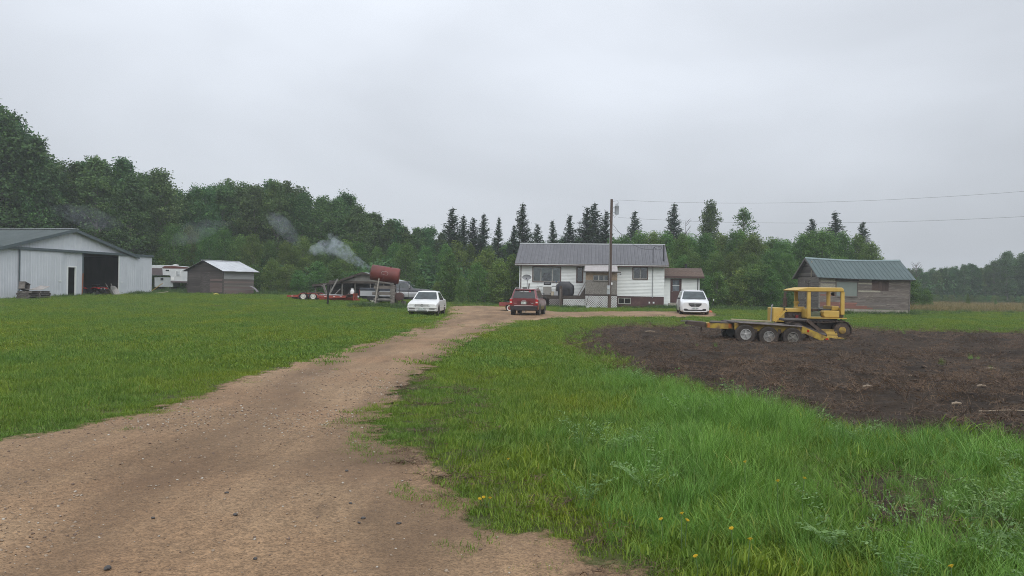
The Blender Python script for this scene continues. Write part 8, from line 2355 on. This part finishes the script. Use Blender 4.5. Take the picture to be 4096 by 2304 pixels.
# green shoots in the field
x, y = frustum(9, 40, 2.0, 1.06, 0.1, 1.0)
sd = poly_sd(FIELD, x, y)
k = (sd > -0.2) & ((vnoise(x, y, 0.55, 83) > 0.78) | (sd < 0.7)) & (rg.uniform(0, 1, len(x)) < 0.5)
x, y = x[k], y[k]
finish('field_shoots', C_TALL, x, y, rg.uniform(0.22, 0.45, len(x)), 7, 'patches of new green shoots in the worked soil', 'grass', 0, 0.3, FZ)
# rough growth: foot of the woods, along buildings, far right field
pts = []
def along(a, b, n, spread, s0, s1):
    for _ in range(n):
        u = random.random()
        pts.append((a[0] + (b[0] - a[0]) * u + random.gauss(0, spread), a[1] + (b[1] - a[1]) * u + random.gauss(0, spread), random.uniform(s0, s1)))
def gp(px, d):
    p = gnd(px, d); return (p.x, p.y)
for a, b, n, sp, s0, s1 in ROUGH_LINES:
    along(a, b, n, sp, s0, s1)
x, y = frustum(78, 92, 3.0, 1.06, -1, 0.72)
pts += [(a, b, random.uniform(1.0, 1.9)) for a, b in zip(x, y) if vnoise(a, b, 0.3, 5) > 0.35]
P = np.array(pts)
finish('rough_weeds', C_ROUGH, P[:, 0], P[:, 1], P[:, 2], 4, 'rank weeds along walls, fences and the wood edge', 'weeds', 0, 0.1)
x, y = frustum(72, 116, 1.6, 1.06, 0.72, 1.0)
k = vnoise(x, y, 0.12, 15) + 0.006 * (y - 72) > 0.42
x, y = x[k], y[k]
finish('dry_grass', C_DRY, x, y, rg.uniform(0.8, 1.5, len(x)), 4, 'pale dry grass in the field below the misty wood', 'grass', 0, 0.1)
# loose stones on the gravel
def pebble(seed, m):
    r_ = np.random.default_rng(seed)
    bm = bmesh.new(); bmesh.ops.create_icosphere(bm, subdivisions=1, radius=1)
    for v_ in bm.verts:
        v_.co *= r_.uniform(0.75, 1.2); v_.co.z *= 0.55
    me = bpy.data.meshes.new('pebble'); bm.to_mesh(me); bm.free(); me.materials.append(m)
    me.polygons.foreach_set('use_smooth', [True] * len(me.polygons))
    return me
M_PEB = [mat('pebble_tan', [(0.3, (0.2, 0.145, 0.1)), (0.7, (0.33, 0.26, 0.19))], 0.8, scale=2, kind='World'), mat('pebble_pale', [(0.3, (0.3, 0.26, 0.21)), (0.7, (0.46, 0.42, 0.36))], 0.75, scale=2, kind='World'),
         mat('pebble_brown', [(0.3, (0.10, 0.07, 0.05)), (0.7, (0.19, 0.13, 0.1))], 0.8, scale=2, kind='World')]
C_PEB = protos('gravel_stone', [pebble(i, M_PEB[[0, 0, 1, 2, 0, 2][i]]) for i in range(6)])
x, y = frustum(3.6, 16, 210, 1.05, -1, 0.5)
k = poly_sd(DRIVE, x, y) + (vnoise(x, y, 2.2, 8) - 0.5) * 0.5 > 0.1
x, y = x[k], y[k]
k = rg.uniform(0, 1, len(x)) < 0.18 + 0.82 * S(0.4, 0.7, vnoise(x, y, 0.6, 55) * 0.6 + vnoise(x, y, 2.0, 56) * 0.4)
x, y = x[k], y[k]
sz = 0.0045 + 0.011 * rg.uniform(0, 1, len(x)) ** 3 + 0.0006 * np.clip(y - 6, 0, 10)
finish('gravel_stones', C_PEB, x, y, sz, 6, 'small loose stones scattered over the gravel drive', 'gravel', 0.003, 0.3, drive_z, False)
# clods on the field
M_CLOD = mat('soil_clod', [(0.3, (0.022, 0.016, 0.013)), (0.6, (0.05, 0.036, 0.028)), (0.8, (0.085, 0.06, 0.045))], 0.95, scale=6, kind='World', bmp=0.5, bdist=0.02)
C_CLOD = protos('soil_clods', [pebble(40 + i, M_CLOD) for i in range(5)])
x, y = frustum(8, 43, 9, 1.06, 0, 1)
k = poly_sd(FIELD, x, y) > 0.1; x, y = x[k], y[k]
finish('field_clods', C_CLOD, x, y, 0.015 + 0.05 * rg.uniform(0, 1, len(x)) ** 3, 5, 'dark clods of soil lying on the worked field', 'soil', 0.0, 0.4, FZ, False)
# ================================================================== haze: damp air over the whole yard
m = bpy.data.materials.new('damp_air'); m.use_nodes = True
t = m.node_tree; t.nodes.clear()
o = t.nodes.new('ShaderNodeOutputMaterial'); pv = t.nodes.new('ShaderNodeVolumePrincipled')
pv.inputs['Color'].default_value = (0.90, 0.94, 1.0, 1); pv.inputs['Density'].default_value = 0.0008; pv.inputs['Anisotropy'].default_value = 0.2
t.links.new(pv.outputs[0], o.inputs['Volume'])
hz = MB().box(-420, 420, -80, 540, -1.5, 24).build('haze', m, kind='stuff')
tag(hz, 'thin grey mist softening the far trees', 'haze')
